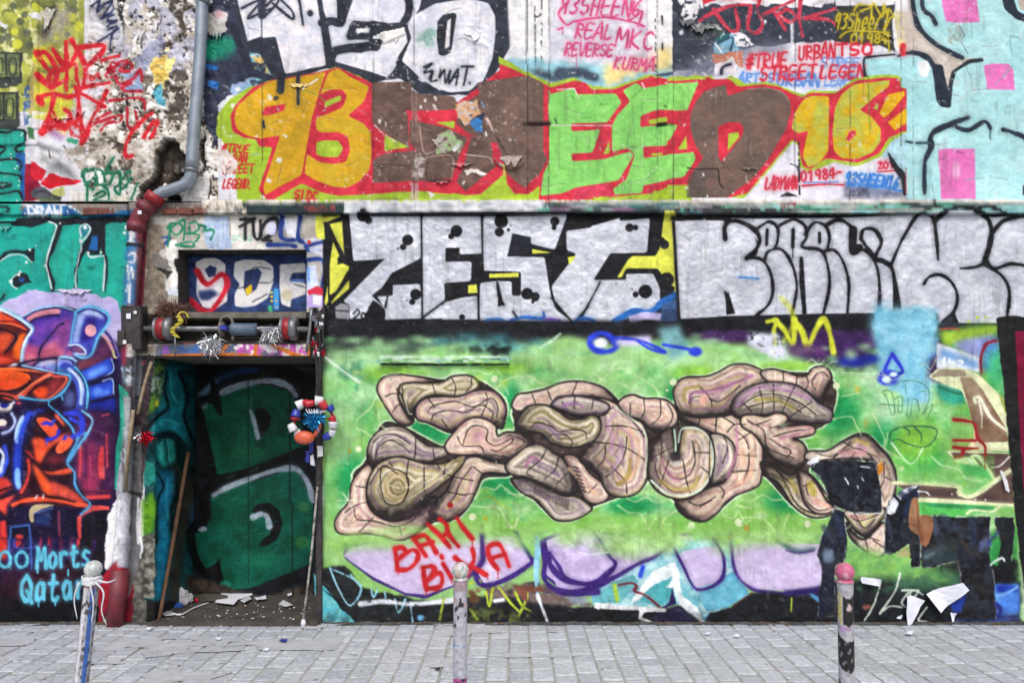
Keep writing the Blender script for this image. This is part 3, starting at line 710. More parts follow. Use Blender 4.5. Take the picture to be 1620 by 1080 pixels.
for x, y, r in ((52, 405, 11), (90, 375, 8), (95, 360, 7), (125, 315, 8), (140, 255, 8), (285, 130, 7), (215, 330, 7), (385, 215, 10), (420, 270, 8), (480, 268, 7), (600, 150, 12), (590, 175, 9), (170, 235, 5)): B('e6eeee', x, y, r, soft=.3)
B('2b8190', 405, 165, 30, 38, soft=.3); S('d9e6e8', 2.4, "385,190 380,150 410,135 430,160 400,205 380,215"); B('eef6f4', 405, 150, 12)
F('1d4f8e', "110,60 180,35 290,35 350,60 385,90 100,95", jag=1, c2='20629c', ns=10)
F('17507f', "380,95 640,70 640,100 380,104", jag=2, c2='1d6aa0', ns=8)
S('e0e8f0', 2, "110,40 220,35 320,45 385,85")
dr = piece('lettering', 'white word DRAW on a blue ribbon'); use(dr)
T('dfe6f2', 4, "DRAW", 130, 50, 42, ex=300, ey=52, sl=-.1)
for x, y in ((118, 68), (118, 85), (320, 75), (322, 92), (112, 80)): B('eef2f8', x, y, 5)
use(0)
for x, y in ((20, 190), (-100, 200), (400, 340), (560, 330), (180, 200)): F('1a8c80', [[x, y], [x+50, y-15], [x+40, y+20]], jag=4, h=.004)
# teal AW stack on the far left above
V(0, 200, 4.765)
use(te)
F(TE, "-600,20 190,30 200,120 180,200 185,300 160,420 170,560 120,715 -600,715", c2='25ae9c', ns=20)
F('1d5aa0', "110,200 190,200 185,560 160,540 150,300 130,290")
for p in ("-40,40 60,50 110,30 190,40 198,110", "0,155 40,160 20,190 -20,220", "190,130 120,160 130,190 170,190", "-60,265 100,245 160,280 150,330", "-60,345 140,370 155,400", "-60,430 60,430 70,450 -60,470", "-60,520 60,500 140,490 170,550", "-40,600 50,610 60,640 0,660 -40,660"):
    S(KK, 3.4, p)
for x, y in ((175, 60), (165, 75), (80, 210), (85, 240), (130, 300), (115, 320), (145, 410), (140, 445), (130, 560), (160, 590)): B('eef4f4', x, y, 9, soft=.3)
use(0)
S('4a3a34', 2, "370,180 380,240", sm=0)
# ---- the red, blue and purple painted figure
V(0, 310, 3)
fg = piece('painted_figure', 'red, blue and purple spray painted figure with goggles and a helmet on the left wall')
use(fg)
LV = 'b4abe0'
F(LV, "-480,520 0,520 60,490 150,445 290,455 300,440 370,445 560,490 580,560 575,700 580,1100 -480,1100", jag=3, c2='c0b8e6', ns=20)
F('1a1038', "-480,560 0,540 60,560 150,600 580,700 590,1200 560,1700 520,2040 -480,2040", soft=3)
# helmet dome and hose
F('6a2f8c', "60,600 120,570 200,540 290,535 380,555 480,640 540,720 570,760 560,900 380,1000 200,1000 100,800", soft=1)
F('c06a8c', "120,800 140,700 200,600 290,560 330,600 230,800", soft=5); F('8048b0', "110,600 180,560 250,600 190,720 140,690", soft=5)
F('c24a72', "180,790 220,700 280,640 340,600 350,700 330,800", soft=6); F('cf7a94', "100,560 280,530 285,560 130,590", soft=3)
F('3a1a58', "350,740 500,650 555,740 480,800 370,830", soft=3); F('7a3a52', "380,750 520,690 540,740 400,820", soft=5)
S('2a1450', 3, "110,585 180,545 290,530 380,548 470,620 540,720 565,780"); S('2a1450', 2, "190,780 220,680 290,590"); S('9fd0f0', 2, "70,585 150,550 270,520 340,540", a=.7)
S('b8a8e8', 3, "490,650 540,700 560,760")
F('2a3ab4', "380,840 540,760 550,850 420,890", soft=1); F('4a78e0', "390,835 500,790 530,800 530,840 400,870", soft=4)
F('2a48c4', "420,910 530,865 545,930 440,960", soft=1); F('4a88e8', "440,915 520,880 530,910 450,945", soft=4); F('242a90', "410,975 560,940 560,1080 420,1080", soft=3)
S('15103c', 3, "380,850 550,780"); S('15103c', 3, "410,900 550,860"); S('15103c', 3, "420,975 560,930")
# tube
F('3c3a9c', "355,560 400,540 470,550 505,580 480,640 455,720 400,760 350,740 340,700", soft=1); F('a8b4ee', "365,565 400,560 390,620 370,700 345,700", soft=2); F('241858', "400,560 490,590 450,690 370,700", soft=2)
S('8cd0ec', 2.6, "350,740 345,650 360,550 430,535 510,575 490,640 450,730 410,765"); B('d0a0d0', 430, 640, 32, soft=.3)
F('8a98dc', "325,700 400,720 410,750 350,745"); F('302060', "335,705 400,725 395,745 340,735")
S('4a62c0', 12, "290,780 350,800 390,860 405,940 395,1010"); S('9fb8f0', 4, "300,790 355,815 390,880 395,1000"); S('14123c', 2, "270,800 330,830 375,900 380,1010"); S('14123c', 2.2, "330,760 400,830 420,920 410,1020")
F('6a86d8', "160,800 250,770 330,780 350,800 280,830 170,810", soft=1); S('1a1448', 2, "120,805 200,785 280,765 350,790")
# hat and face
F('c8371c', "-480,520 -60,520 40,545 110,600 150,640 130,740 100,790 -60,800 -480,800", soft=1); F('7a1418', "-60,610 60,620 110,650 60,720 20,760 -60,770", soft=3); F('e85a24', "-60,560 20,570 90,610 60,630 -60,600", soft=2); F('e8601c', "70,700 130,650 110,780 60,780", soft=3); F('d8583a', "-60,640 60,650 40,700 -60,730", soft=4)
S('9cd8f0', 3.4, "-60,525 30,540 110,590 155,635 130,680 105,790"); S('200c20', 2.4, "-60,600 60,605 130,640"); S('200c20', 2.4, "-60,770 60,740 90,700 120,660")
F('b42e18', "-480,820 60,820 240,850 330,850 320,900 200,970 0,960 -480,960", soft=1); F('e8561c', "-60,830 100,850 150,880 60,930 -60,920", soft=4); F('e0481c', "240,860 320,860 280,920 210,950 160,920", soft=4); F('24081c', "130,870 200,860 120,930 60,940", soft=2); F('d8421a', "90,950 230,850 200,900 130,965")
S('1a0a1c', 3, "-60,800 60,815 240,845 330,850 325,900 200,970 100,955 -60,930"); S('70b8e0', 2, "105,800 240,835 330,850 328,900 220,965 110,960"); S('1a0a1c', 4, "0,930 60,900 30,960")
B('8cb8e0', 15, 990, 50, 22, soft=.2); B('121a60', 20, 995, 36, 16, soft=.2); B('c8b8a8', 15, 1020, 24, 20, soft=.4)
F('1a2a80', "-480,980 60,980 250,1000 320,1100 -480,1100", soft=4, a=.7)
V(0, 640, 2.455)
F('180f38', "-400,0 480,0 460,400 400,880 -400,880", soft=2, a=.8)
F('5a1030', "300,60 440,60 430,360 300,360", soft=6); F('b02a3c', "310,200 420,120 430,350 320,340", soft=8, a=.7); F('c0303a', "380,60 400,60 410,280 380,300", soft=4, a=.6); S('d0404a', 4, "320,355 420,352", soft=3, a=.8)
for x in (330, 352, 375, 410): S('7a1830', 3, [[x, 120], [x+4, 340]], soft=3, a=.7)
F('d83a30', "300,430 350,400 420,380 420,400 310,440 310,560 300,560", soft=2)
F('2a3aa8', "60,10 190,0 130,60 90,150 80,300 40,260 60,100", soft=3); S('7aa8f0', 6, "90,20 110,80 60,160 55,280", soft=3); S('3a58d0', 6, "40,60 50,200 75,320", soft=3); S('c0d0f0', 5, "0,180 25,200 10,280", soft=2); S('9ac0f0', 3, "30,40 60,80 30,115")
# coat
F('c4361e', "120,60 190,20 270,90 290,130 260,230 290,300 345,385 300,400 190,370 60,400 50,380 100,330 130,270 90,200 110,120", soft=1)
F('581018', "150,170 200,140 280,130 250,220 200,260 150,250", soft=3); F('e8501e', "150,70 190,60 230,120 200,130 150,100", soft=4); F('e8602a', "210,160 280,130 260,180 220,190", soft=3); F('ea5224', "150,130 220,120 160,200 170,250 270,260 270,275 160,280 120,220", soft=3); F('3a0c18', "100,300 140,230 190,340 260,380 120,370 80,370", soft=4); F('e04a20', "130,290 180,300 340,380 300,390 200,350", soft=3); F('e0401e', "50,380 120,360 260,375 300,400 100,385", soft=1)
S('2040c0', 3, "160,70 200,70 180,90 220,110 190,140", a=.9); S('2040c0', 3, "240,10 300,60 280,110 320,140"); S('1a0a20', 3, "120,250 200,270 280,270"); S('1a0a20', 3, "130,190 100,200 90,170")
S('6ab8e0', 3, "190,5 250,60 290,110 265,220 285,290 345,385 310,430"); S('6ab8e0', 2.4, "300,0 360,60 330,120 300,120"); 
F('2030a0', "240,0 330,0 350,60 310,100 270,70", soft=3, a=.8)
F('d03024', "0,330 50,320 70,360 30,420 30,600 0,600 -60,500 -60,400", soft=3); F('2a0c1c', "0,380 40,400 20,450 0,440", soft=2)
F('c0a888', "115,430 140,395 200,390 210,400 140,420 130,460"); F('1c2c70', "130,420 200,405 200,460 130,465")
F('161a48', "35,470 120,460 120,640 30,650", soft=1); S('3a58a8', 3, "35,640 35,475 120,462 122,640", sm=0); B('b0303a', 75, 535, 24, 30, soft=.5); S('20103a', 3, "60,520 90,530 70,560")
for x in (160, 200, 240, 280): S('802040', 5, [[x, 470], [x-5, 600]], soft=5, a=.6)
F('120d18', "320,430 420,400 400,880 -400,880 -400,700 60,690 200,640 300,600", soft=4); F('0b0a12', "-400,780 400,740 400,880 -400,880", soft=5)
F('3a1020', "0,600 110,640 300,600 300,720 0,760", soft=8, a=.6)
mo = piece('graffiti_tag', 'light blue hand painted words MORTS QATAR low on the left wall'); use(mo)
MB_ = '59b4cf'
for cx_ in (20, 84, -46): S(MB_, 4.6, [[cx_+22*math.cos(t), 600+30*math.sin(t)] for t in np.linspace(0, 6.1, 12)])
T(MB_, 5, "Morts", 140, 555, 78, ex=360, ey=545, sl=.05)
T(MB_, 5.4, "Qatar", 80, 665, 95, ex=345, ey=655, sl=.05)
for x, y in ((95, 745), (150, 760), (215, 755), (145, 630), (265, 640)): drip(MB_, x, y, 22, 2.4)
use(0)
F('3a8a70', "-400,870 160,855 160,900 -400,900", n=(10, .4, .3), jag=3)
use(fg)
V(0, 540, 2)
for c, w_, p in (('1a0a24', 2.6, "0,150 60,170 130,160 200,120"), ('1a0a24', 3, "0,200 30,190 70,210 60,260 30,300"), ('e8601c', 5, "10,110 60,100 110,112"), ('f07a3a', 4, "120,260 150,250 165,275 150,300"), ('1a0a24', 2.4, "110,230 100,280 120,330 90,390 60,430"), ('3a0c18', 6, "150,330 190,320 210,300"), ('f07a3a', 4, "150,345 200,350 215,330"),
    ('1a0a24', 2.4, "140,400 190,420 240,470 275,500"), ('f0602a', 5, "60,490 140,480 220,500 262,510"), ('1a0a24', 2.6, "40,510 120,500 210,510 270,525"), ('8cc8f0', 3, "60,200 90,260 70,330 50,400"), ('3a6ae0', 6, "90,200 110,260 95,330"), ('10103a', 3, "80,190 100,240 85,300 60,370"), ('3a6ae0', 4, "5,240 30,260 20,320"), ('a8c8f0', 3, "0,260 25,270 35,300 10,340"),
    ('14123c', 3, "270,60 340,40 355,100 290,120"), ('14123c', 3, "280,130 350,110 360,160"), ('6a9af0', 4, "290,70 340,60 345,95"), ('6a9af0', 4, "290,135 345,125"), ('b0284a', 5, "290,220 295,330 285,420"), ('c8384a', 4, "320,210 318,330"), ('7a1838', 6, "340,240 345,400"), ('e04a50', 3, "250,490 330,488"), ('d83a40', 4, "248,520 260,560 246,640"), ('2a1048', 7, "270,560 300,640 260,700"),
    ('40206a', 5, "30,560 50,600 40,660"), ('8a2a4a', 4, "120,560 130,620 118,680"), ('c0303a', 3, "150,570 155,640"), ('5a2a8a', 3, "10,600 90,590"), ('3a4ab0', 2.4, "50,590 48,650 120,650"), ('f07a3a', 3, "20,160 70,190 130,180 190,140"), ('b8d8f4', 2.4, "205,150 190,190 150,170"), ('e8a0b8', 3, "140,20 110,60 100,100"), ('401860', 4, "190,10 150,60 130,110")):
    S(c, w_, p, soft=2, a=.85)
for x, y, rx, ry, c in ((200, 290, 30, 22, 'f0702c'), (140, 270, 20, 40, 'e85a20'), (80, 120, 44, 16, 'f06a28'), (170, 140, 24, 12, 'e8501c'), (300, 60, 20, 12, '5a90f0'), (320, 130, 22, 12, '4a80f0'), (310, 310, 12, 70, 'c02a48'), (20, 210, 16, 12, 'd8ccc0'), (70, 440, 50, 20, '8a1420')): B(c, x, y, rx, ry, soft=.9, a=.65)
V(0, 310, 3)

def FF(c, p, **k): F(c, p, sm=1, **k)
V(0, 460, 5.4)
F('160c30', "-300,620 60,640 200,640 440,700 600,700 640,560 1000,560 1030,640 1000,1100 -300,1100", soft=3)
F('3a2a94', "200,240 280,180 450,145 640,180 640,400 560,560 380,620 190,620", soft=1, c2='5a3aa0', ns=20); FF('c8808c', "230,230 320,180 440,158 510,160 505,195 400,205 300,235 250,260"); FF('b04a78', "200,460 300,470 400,520 500,560 330,600 200,620", soft=4); FF('c4607c', "330,540 420,440 520,400 560,470 540,580 400,600", soft=5); FF('6a3aa4', "280,320 420,240 500,250 480,300 380,380 280,400", soft=5); FF('8a4494', "450,330 560,230 620,260 610,400 520,500", soft=5); FF('d06a7c', "220,540 300,560 320,600 220,615", soft=3)
S('1c1040', 2.6, "210,225 300,175 440,148 520,152 640,180"); S('1c1040', 3, "250,280 300,240 400,215 500,210", soft=2); S('1c1040', 3, "325,600 350,490 400,420 500,300 540,280"); S('8ac4ee', 3, "205,215 300,160 440,130 620,160", soft=3, a=.7)
FF('3a1a44', "800,420 880,380 960,470 1000,560 860,620 680,670 660,650 760,540", c2='5a2a54', ns=14); FF('6a3040', "670,600 800,580 900,570 760,640 670,680", soft=3); S('d09a9c', 4, "860,370 920,420 970,520", soft=1.5); S('1c1868', 3, "900,350 960,430 1010,590"); S('c8c890', 2.6, "965,510 975,560 1000,570")
F('1c3ab4', "690,690 940,570 970,690 740,770", soft=1, c2='2a4ac8'); F('1a38b4', "750,820 960,760 970,880 780,940", soft=1, c2='2848c0'); F('16228a', "770,950 980,900 990,1100 740,1100", soft=2)
FF('6a9ae8', "740,720 800,670 900,640 930,660 860,700 780,750", soft=4); FF('5a90e4', "800,700 860,660 900,680", soft=3); FF('5a8ae8', "790,850 850,820 880,860 930,840 930,880 820,900", soft=3); S('9ab8f0', 2, "950,580 960,690 760,790"); S('9ab8f0', 2, "880,770 960,755 970,880"); S('0e0c34', 5, "730,800 970,715"); S('0e0c34', 4, "780,945 980,900")
# torch shaped tube, hose
FF('3038a0', "650,190 760,150 890,200 915,260 840,380 780,520 740,560 600,480 620,400"); F('9cb4f0', "655,200 730,200 700,300 670,440 620,440 640,300", soft=1.5); FF('b8c8f6', "680,185 760,160 850,190 890,240 800,215 720,205", soft=1.5); F('2c1c80', "740,230 830,250 780,420 690,440", soft=2); S('181468', 2.6, "650,195 760,152 880,195 912,255 830,390"); S('58b0e0', 3.4, "640,180 770,130 910,190 930,260 840,390 780,540 700,570 640,540", soft=2); S('58b0e0', 3, "645,190 625,300 605,440", soft=1.5); B('e0a0b0', 775, 338, 52, 56, soft=.15)
FF('3a2470', "585,470 650,455 730,510 740,545 680,550 600,510"); S('b8ccf0', 3, "590,465 660,458 720,500 725,540 650,535"); FF('7a4468', "610,485 680,490 710,530 640,515", soft=1.5)
FF('7a88d4', "510,590 580,575 640,620 630,660 540,640"); S('14103c', 2.6, "510,575 600,590 640,650"); S('8cc8ec', 3, "500,590 520,565 600,570 650,600", soft=1.5)
S('2c3ca4', 18, "560,660 640,710 690,800 710,900 690,1020"); S('a8c0f4', 6, "590,670 660,730 700,830 690,960", soft=2); S('14103c', 3, "650,670 720,780 745,900 720,1020"); S('5ab4e4', 3, "640,650 720,750 752,880 735,1010"); S('d8e4fa', 2.2, "610,680 670,750 700,840"); FF('4a5a94', "560,880 620,860 640,930 600,1000 550,960", soft=4)
F('2c5a84', "470,640 560,680 590,720 460,700", soft=3)
# hat crown and brim
F('8c1e1c', "-300,160 0,160 100,210 220,270 270,320 200,420 180,620 60,640 -300,640", soft=1); FF('d8482a', "-60,170 60,180 150,240 60,250 -60,235"); FF('e05a34', "-60,270 60,270 160,290 230,340 100,310 -60,300"); F('2a0a14', "-60,300 60,300 180,330 220,370 130,500 60,520 40,440 -60,540", soft=3); FF('e0522e', "-60,400 60,350 120,350 60,500 -60,520", soft=5); FF('f0601c', "170,370 225,375 185,470 175,580 110,560 120,460", soft=1.5); FF('d0402c', "-60,560 60,570 110,600 0,620 -60,615", soft=2); S('14081c', 3, "-60,330 60,340 140,400 40,530"); S('14081c', 2.4, "-60,290 100,300 230,350")
S('8ccdf0', 6, "-20,150 60,180 160,240 275,320 235,400 195,500 180,620", soft=2.5, a=.8); S('dcecf8', 2.4, "0,155 120,215 268,320 220,410 188,520 182,610"); S('1a1440', 2, "20,190 150,250 240,330 200,410")
S('16102c', 4, "-60,640 60,650 180,620 300,590 480,580"); S('88c0e8', 3, "190,640 250,650 440,690", soft=1.5); FF('c0c4e8', "320,610 400,590 480,590 440,630 360,640", soft=1.5); S('1a1440', 3, "280,640 360,590 480,570"); F('d8e0f0', "60,650 130,610 160,620 120,660 80,665", jag=1)
F('3a0c18', "-300,660 160,640 430,700 590,730 560,830 400,940 200,900 120,940 -300,920", soft=1); FF('f05a20', "-60,690 100,680 240,710 255,770 160,840 20,850 -60,840"); FF('e0441c', "-60,760 100,740 220,760 120,830 -60,830", soft=4); F('f06a34', "-60,660 120,650 300,680 420,710 300,690 100,680 -60,680"); S('d84a34', 7, "440,710 300,790 150,910 0,880", soft=1.5); S('f08a64', 2, "430,712 300,780 160,890"); FF('e8481c', "285,850 340,820 410,830 400,900 350,920 300,890", soft=2); FF('8c2a30', "410,800 540,740 560,760 480,860 420,880", soft=5); S('d0503c', 3, "460,730 570,740 540,810 440,900 360,930"); S('120818', 3.4, "0,855 120,850 230,800 250,770"); S('120818', 3, "250,870 360,780 440,740"); S('120818', 3, "-60,890 60,900 120,920")
S('4aa8dc', 3, "170,905 280,925 420,930 540,860 600,760 590,720", soft=1.5); S('4aa8dc', 2.6, "420,940 425,980 520,1060"); S('4aa8dc', 2.2, "520,870 535,930"); S('58a8e0', 2.6, "440,690 560,715 590,720")
# eye and blue scarf
FF('d4ccc4', "-60,960 0,950 100,960 90,1020 20,1050 -60,1030"); FF('1a2890', "0,965 50,960 80,975 50,1000 10,995"); S('16102c', 4, "-20,945 60,955 130,940"); B('2a3ac8', 200, 1060, 60, 40); B('2a3ac8', 340, 1030, 50, 30); S('e0e4f0', 3, "95,970 120,950"); B('c8303c', 160, 960, 30, 12)
V(0, 650, 5.4)
F('140c2c', "-300,0 640,0 1010,0 1000,520 940,860 920,1080 -300,1080", soft=3)
FF('3a1440', "640,60 960,40 980,500 940,700 740,720 640,520", soft=4); FF('7a2450', "660,440 700,300 830,300 830,680 720,690", soft=5); FF('8a2850', "740,560 830,500 840,680 720,680", soft=4)
for c, w, p in (('d04048', 3, "690,280 680,560"), ('d84048', 8, "870,320 862,440 870,560"), ('a03058', 4, "770,400 770,640"), ('b83850', 3, "910,200 915,480"), ('5a1c48', 5, "735,250 725,560"), ('c04050', 2, "870,40 930,25"), ('dc4448', 6, "720,738 930,728"), ('5a1838', 3, "730,690 940,680")): S(c, w, p, soft=2)
F('dc4a48', "765,800 860,810 935,820 930,845 860,850 780,860 700,910 690,1080 665,1080 665,900 720,880", jag=1); F('0e0a18', "720,905 800,860 930,850 920,1090 700,1090", soft=1.5)
F('2a4ad0', "230,0 130,160 110,400 110,620 150,690 190,560 200,300 260,80 330,0", soft=1.5, c2='2038b8'); S('8ab4f4', 6, "190,60 150,160 140,260", soft=3); S('7ab0f0', 8, "150,500 150,580 160,650", soft=3); S('b8d4fa', 2.4, "200,40 150,130 125,240"); S('101040', 3, "270,40 220,200 190,380 185,600"); S('2a4ad8', 6, "0,560 60,420 40,300", soft=3); S('c8d8f8', 5, "0,330 30,380 10,480 0,520", soft=1.5); S('a8b8ec', 4, "100,20 130,90 90,160 20,190", soft=2); B('d4ccc4', 10, 100, 60, 40, soft=.4); B('4a3060', 20, 140, 50, 18)
# coat
F('2a0c1c', "310,40 460,0 560,80 640,200 570,430 640,560 770,800 680,820 120,800 200,640 240,420 200,330 280,240", soft=1); FF('f0562c', "320,60 400,60 490,130 490,190 440,230 380,170 330,110"); FF('e85030', "480,20 540,90 550,130 500,80 470,50", soft=1); F('e8502c', "270,240 340,220 430,270 520,200 610,190 560,220 430,310 380,380 350,450 300,420 290,300", soft=1.5); FF('f05a34', "480,310 530,240 600,215 625,250 590,310 520,360 480,350"); F('b03038', "205,330 260,350 300,410 270,400", soft=1); S('c83a34', 4, "240,420 250,500 230,600 180,690", soft=1.5); FF('7a2434', "400,400 500,380 540,420 440,450", soft=4); F('ea5030', "360,510 440,520 560,490 610,480 620,520 540,545 420,545", soft=1); F('e8562a', "270,440 340,500 420,600 500,720 420,725 360,680 310,560", soft=1.5); F('d0483a', "430,590 560,640 640,690 700,740 740,790 560,750 440,700", soft=2); F('220a18', "390,545 600,550 620,600 640,660 560,620 440,580", soft=3); S('e85030', 6, "110,800 200,765 360,750 500,765 640,790 740,805"); S('1a0814', 3, "400,730 520,745 640,775"); S('2030c0', 5, "365,110 400,100 440,110 460,80", soft=1.5); S('2030c0', 5, "500,170 480,220 400,245", soft=1.5); S('2030c0', 5, "550,235 565,215"); S('e8e8ee', 2, "300,745 318,722"); S('e8e8ee', 2, "368,745 372,715")
S('4aa0dc', 3, "480,0 600,120 640,200 665,250 575,430 635,520 640,620 700,720 770,795 690,880", soft=1.5); S('88c8f0', 3.4, "700,0 790,80 720,240", soft=1.5); S('58a8e0', 4, "660,240 690,200 730,210 580,430", soft=1.5); S('2c3cd0', 8, "560,20 680,30 700,170 620,220", soft=4); S('2c3cd0', 6, "600,60 700,120", soft=3)
F('c83830', "-60,560 60,570 110,650 0,720 -60,700", soft=1.5); F('e84838', "-60,760 140,710 60,800 50,900 20,860 -60,820", soft=1.5); F('d03434', "0,940 50,930 60,1080 0,1080", soft=1); S('1a0a1c', 3, "0,680 110,640"); S('1a0a1c', 3, "0,750 120,700")
FF('b0a080', "250,860 300,800 460,800 350,840 290,880 290,940 260,940"); S('4a70c0', 2, "300,870 450,825"); F('1c2c60', "300,890 440,850 420,980 300,960", soft=2); S('3a60a8', 3, "90,1080 90,990 250,970 260,1080", sm=0); F('0c0c24', "100,1000 240,985 240,1080 100,1080"); B('c03838', 165, 1070, 44, 26); S('703048', 4, "500,860 510,1060", soft=3)
use(0)
use(mo)
V(0, 640, 2.455)
T(MB_, 5, "Morts", 140, 555, 78, ex=360, ey=545, sl=.05)
T(MB_, 5.4, "Qatar", 80, 665, 95, ex=345, ey=655, sl=.05)
use(0)
V(0, 640, 2.455)
# pier between the figure and the doorway
PV = piece('painted_pier', 'white, teal and red streaked paint on the narrow pier beside the doorway') if 0 else 0
F('1d9a88', "475,-40 500,-40 490,120 465,200 460,330 445,330 450,160 475,60"); F('b8bcc8', "490,60 560,60 540,300 520,560 470,640 410,640 420,430 455,360 465,200", jag=2, c2='9fa4b0', ns=10)
F('4e4f54', "500,-40 560,-40 550,300 530,570 490,560 480,300", jag=2, c2='6a6c70', ns=8); F('dfe0e6', "420,430 465,340 480,560 415,640 410,560", jag=2)
F('8a1628', "380,700 420,640 470,590 520,585 520,880 380,880", jag=3, c2='a01c30', ns=10); F('6a2030', "400,780 520,740 520,880 390,880", jag=3, n=(10, .4, .3)); F('4a4a48', "515,590 600,600 590,880 515,880", jag=2, c2='7d7b70', ns=7)
F('c7cad2', "470,560 510,560 505,620 480,620", jag=2); F('7a8466', "400,840 460,780 450,880 400,880", jag=3)
# the grey pier top by the window niche
V(180, 320, 3.858)
F('c4c2bd', "190,80 1170,75 1170,290 395,290 395,670 190,700 170,500", n=(20, .2, .3), c2='a39d92', ns=12)
F('8f8578', "190,120 290,150 300,400 340,560 300,640 180,640", jag=5, c2='6e665c', ns=8); F('e6e5e1', "300,240 390,230 395,470 350,560 320,480 360,430 340,330", jag=4)
F('75726f', "240,330 290,320 340,350 350,400 300,420 250,400", jag=3, h=.008); F('33302e', "260,400 320,420 370,430 330,460 280,430", jag=3)
F('a9bfe0', "550,80 700,80 715,280 560,285", jag=3, c2='bcd0ea', ns=8); F('dfdcd6', "710,80 930,80 960,230 930,285 720,285", jag=2); F('cfd8e6', "330,530 390,490 400,570 340,560", jag=2)
S('2a4f9a', 5, "290,215 340,215 320,250", n=(6, .3, .2))
gp = piece('graffiti_tag', 'green scrawled tag above the window niche'); use(gp)
for p in ("330,160 350,130 400,130 420,160 380,200 350,160 430,110 425,230", "345,140 330,270", "460,130 500,120 520,160 470,190 460,150", "520,140 560,150 540,180 590,165 610,180 590,230", "380,260 470,240 485,270 390,265", "430,190 520,200 500,240"): S('1f7d5a', 3.4, p, n=(8, .1, .3))
T('9ed0b8', 2, "arca", 720, 190, 45, ex=850, ey=190)
use(piece('graffiti_tag', 'black tag reading TUC above the window niche'))
T('23242a', 5, "TU", 780, 100, 120, ex=920, ey=110, sl=-.1)
S('23242a', 5, "770,150 860,100"); S('23242a', 6, "920,220 960,200 1000,150 990,100 930,120 900,180"); S('23242a', 5, "910,230 960,235")
use(0)
B('c8ccf4', 965, 160, 34, 50, soft=.3)
for p in ("1030,90 1020,200 1050,230 1100,230", "1140,90 1125,200 1150,240 1320,260", "940,260 1050,260 1110,270", "1180,290 1320,300 1330,340", "1190,350 1270,350 1290,420 1270,520"): S('263d84', (7, 6), p)
S('6f98dc', 5, "1050,110 1060,160", soft=2); F('dcdfec', "1040,100 1120,90 1110,220 1060,210", a=.9); F('c4d0f0', "1180,400 1230,380 1250,500 1200,600 1180,620"); S('6f98dc', 4, "1185,400 1190,480")
F('dfe2ee', "1150,230 1340,220 1345,460 1300,520 1290,340 1200,300", a=.8, jag=2); S('263d84', 5, "1170,270 1300,240 1310,300")
B('d0302c', 1192, 243, 14, soft=.3)
F('c9304a', "1180,540 1240,510 1290,530 1280,570 1220,560 1190,570"); F('b8a4e0', "1180,570 1290,570 1290,640 1180,640"); F('e9ecf4', "1215,570 1270,570 1260,630 1215,620")
# the low box band behind the roller
V(180, 320, 3.858)
F('4f6186', "260,870 1190,855 1200,960 250,950", c2='6d6a70', ns=8); F('3d64a8', "400,880 660,860 660,950 400,940", n=(7, .4, .2)); F('8a5ab0', "290,880 330,870 340,920 300,930", n=(6, .3, .2)); F('c75ab8', "750,865 1160,865 1180,930 1050,950 750,930", n=(8, .35, .15)); F('e4e0e0', "680,860 1190,860 1190,950 680,950", n=(7, .62, .1), seed=3)
S('d2742a', 5, "300,935 700,930 900,940", n=(9, .2, .3)); S('d2742a', 5, "690,870 650,920"); S('d2742a', 5, "870,870 860,945"); S('d2742a', 6, "970,870 1130,940 1190,940 1185,870 1175,820")
# ================= doorway: niche panel, door, left reveal, pipe colours
use(0)
V(180, 320, 3.858)
nicheo = piece('graffiti_lettering', 'white and navy letters with a red first one on the torn panel in the niche')
use(nicheo)
Rr('4a4c52', 395, 290, 1175, 680, c2='2c3038', ns=8); F('2b3f70', "480,310 1175,300 1175,660 1000,670 560,680 440,600 450,400", jag=2, c2='1f2a50', ns=10)
F('15161a', "395,290 1175,290 1175,320 450,330 420,480 440,600 395,670"); F('1c1e22', "385,350 420,340 450,380 430,500 400,520", jag=4)
wh = dict(c2='b9bac4', ns=6)
use(piece('letter', 'red and white letter', nicheo)); F('d4d4da', "500,370 560,340 640,345 685,380 680,450 690,520 690,600 620,650 540,640 500,560 510,450", **wh)
use(piece('letter', 'white letter D', nicheo)); F('d4d4da', "740,365 800,350 920,355 975,390 975,480 940,580 860,630 780,640 735,630 735,560 770,500 730,450", **wh)
use(piece('letter', 'white letter E', nicheo)); F('d4d4da', "1015,380 1170,370 1170,430 1090,430 1070,480 1170,490 1170,560 1080,590 1075,640 1020,620 1010,500", **wh)
use(nicheo)
F('26335c', "555,410 590,385 630,400 620,450 580,460"); F('26335c', "800,420 880,400 905,430 870,530 810,570 790,520"); F('4a70b8', "1080,470 1165,470 1165,485 1080,485"); F('26335c', "510,540 600,530 640,560 570,600 520,590", soft=2)
S('b01f30', 8, "510,420 570,500 660,440 690,510 600,650 540,660 470,600", soft=1.5); F('8a1626', "440,560 500,620 560,660 520,665 450,600", soft=2)
F('dfa81e', "795,530 850,505 850,550 800,570", jag=2); S('2a2a2e', 1.6, "730,530 820,500 850,400 960,410"); S('2a2a2e', 2, "845,605 935,560"); S('2a2a2e', 1.4, "1100,500 1170,520"); S('2a2a2e', 1.4, "880,490 950,490 980,460")
B('b5b09a', 1055, 565, 38, soft=.1); S('3a8ad0', 8, "990,540 990,640"); S('38a070', 6, "950,640 955,670"); 
for y in (550, 575, 600): B('e8d23c', 962, y, 9, soft=.1)
for y in (600, 640): B('d8a040', 990, y, 8, soft=.1)
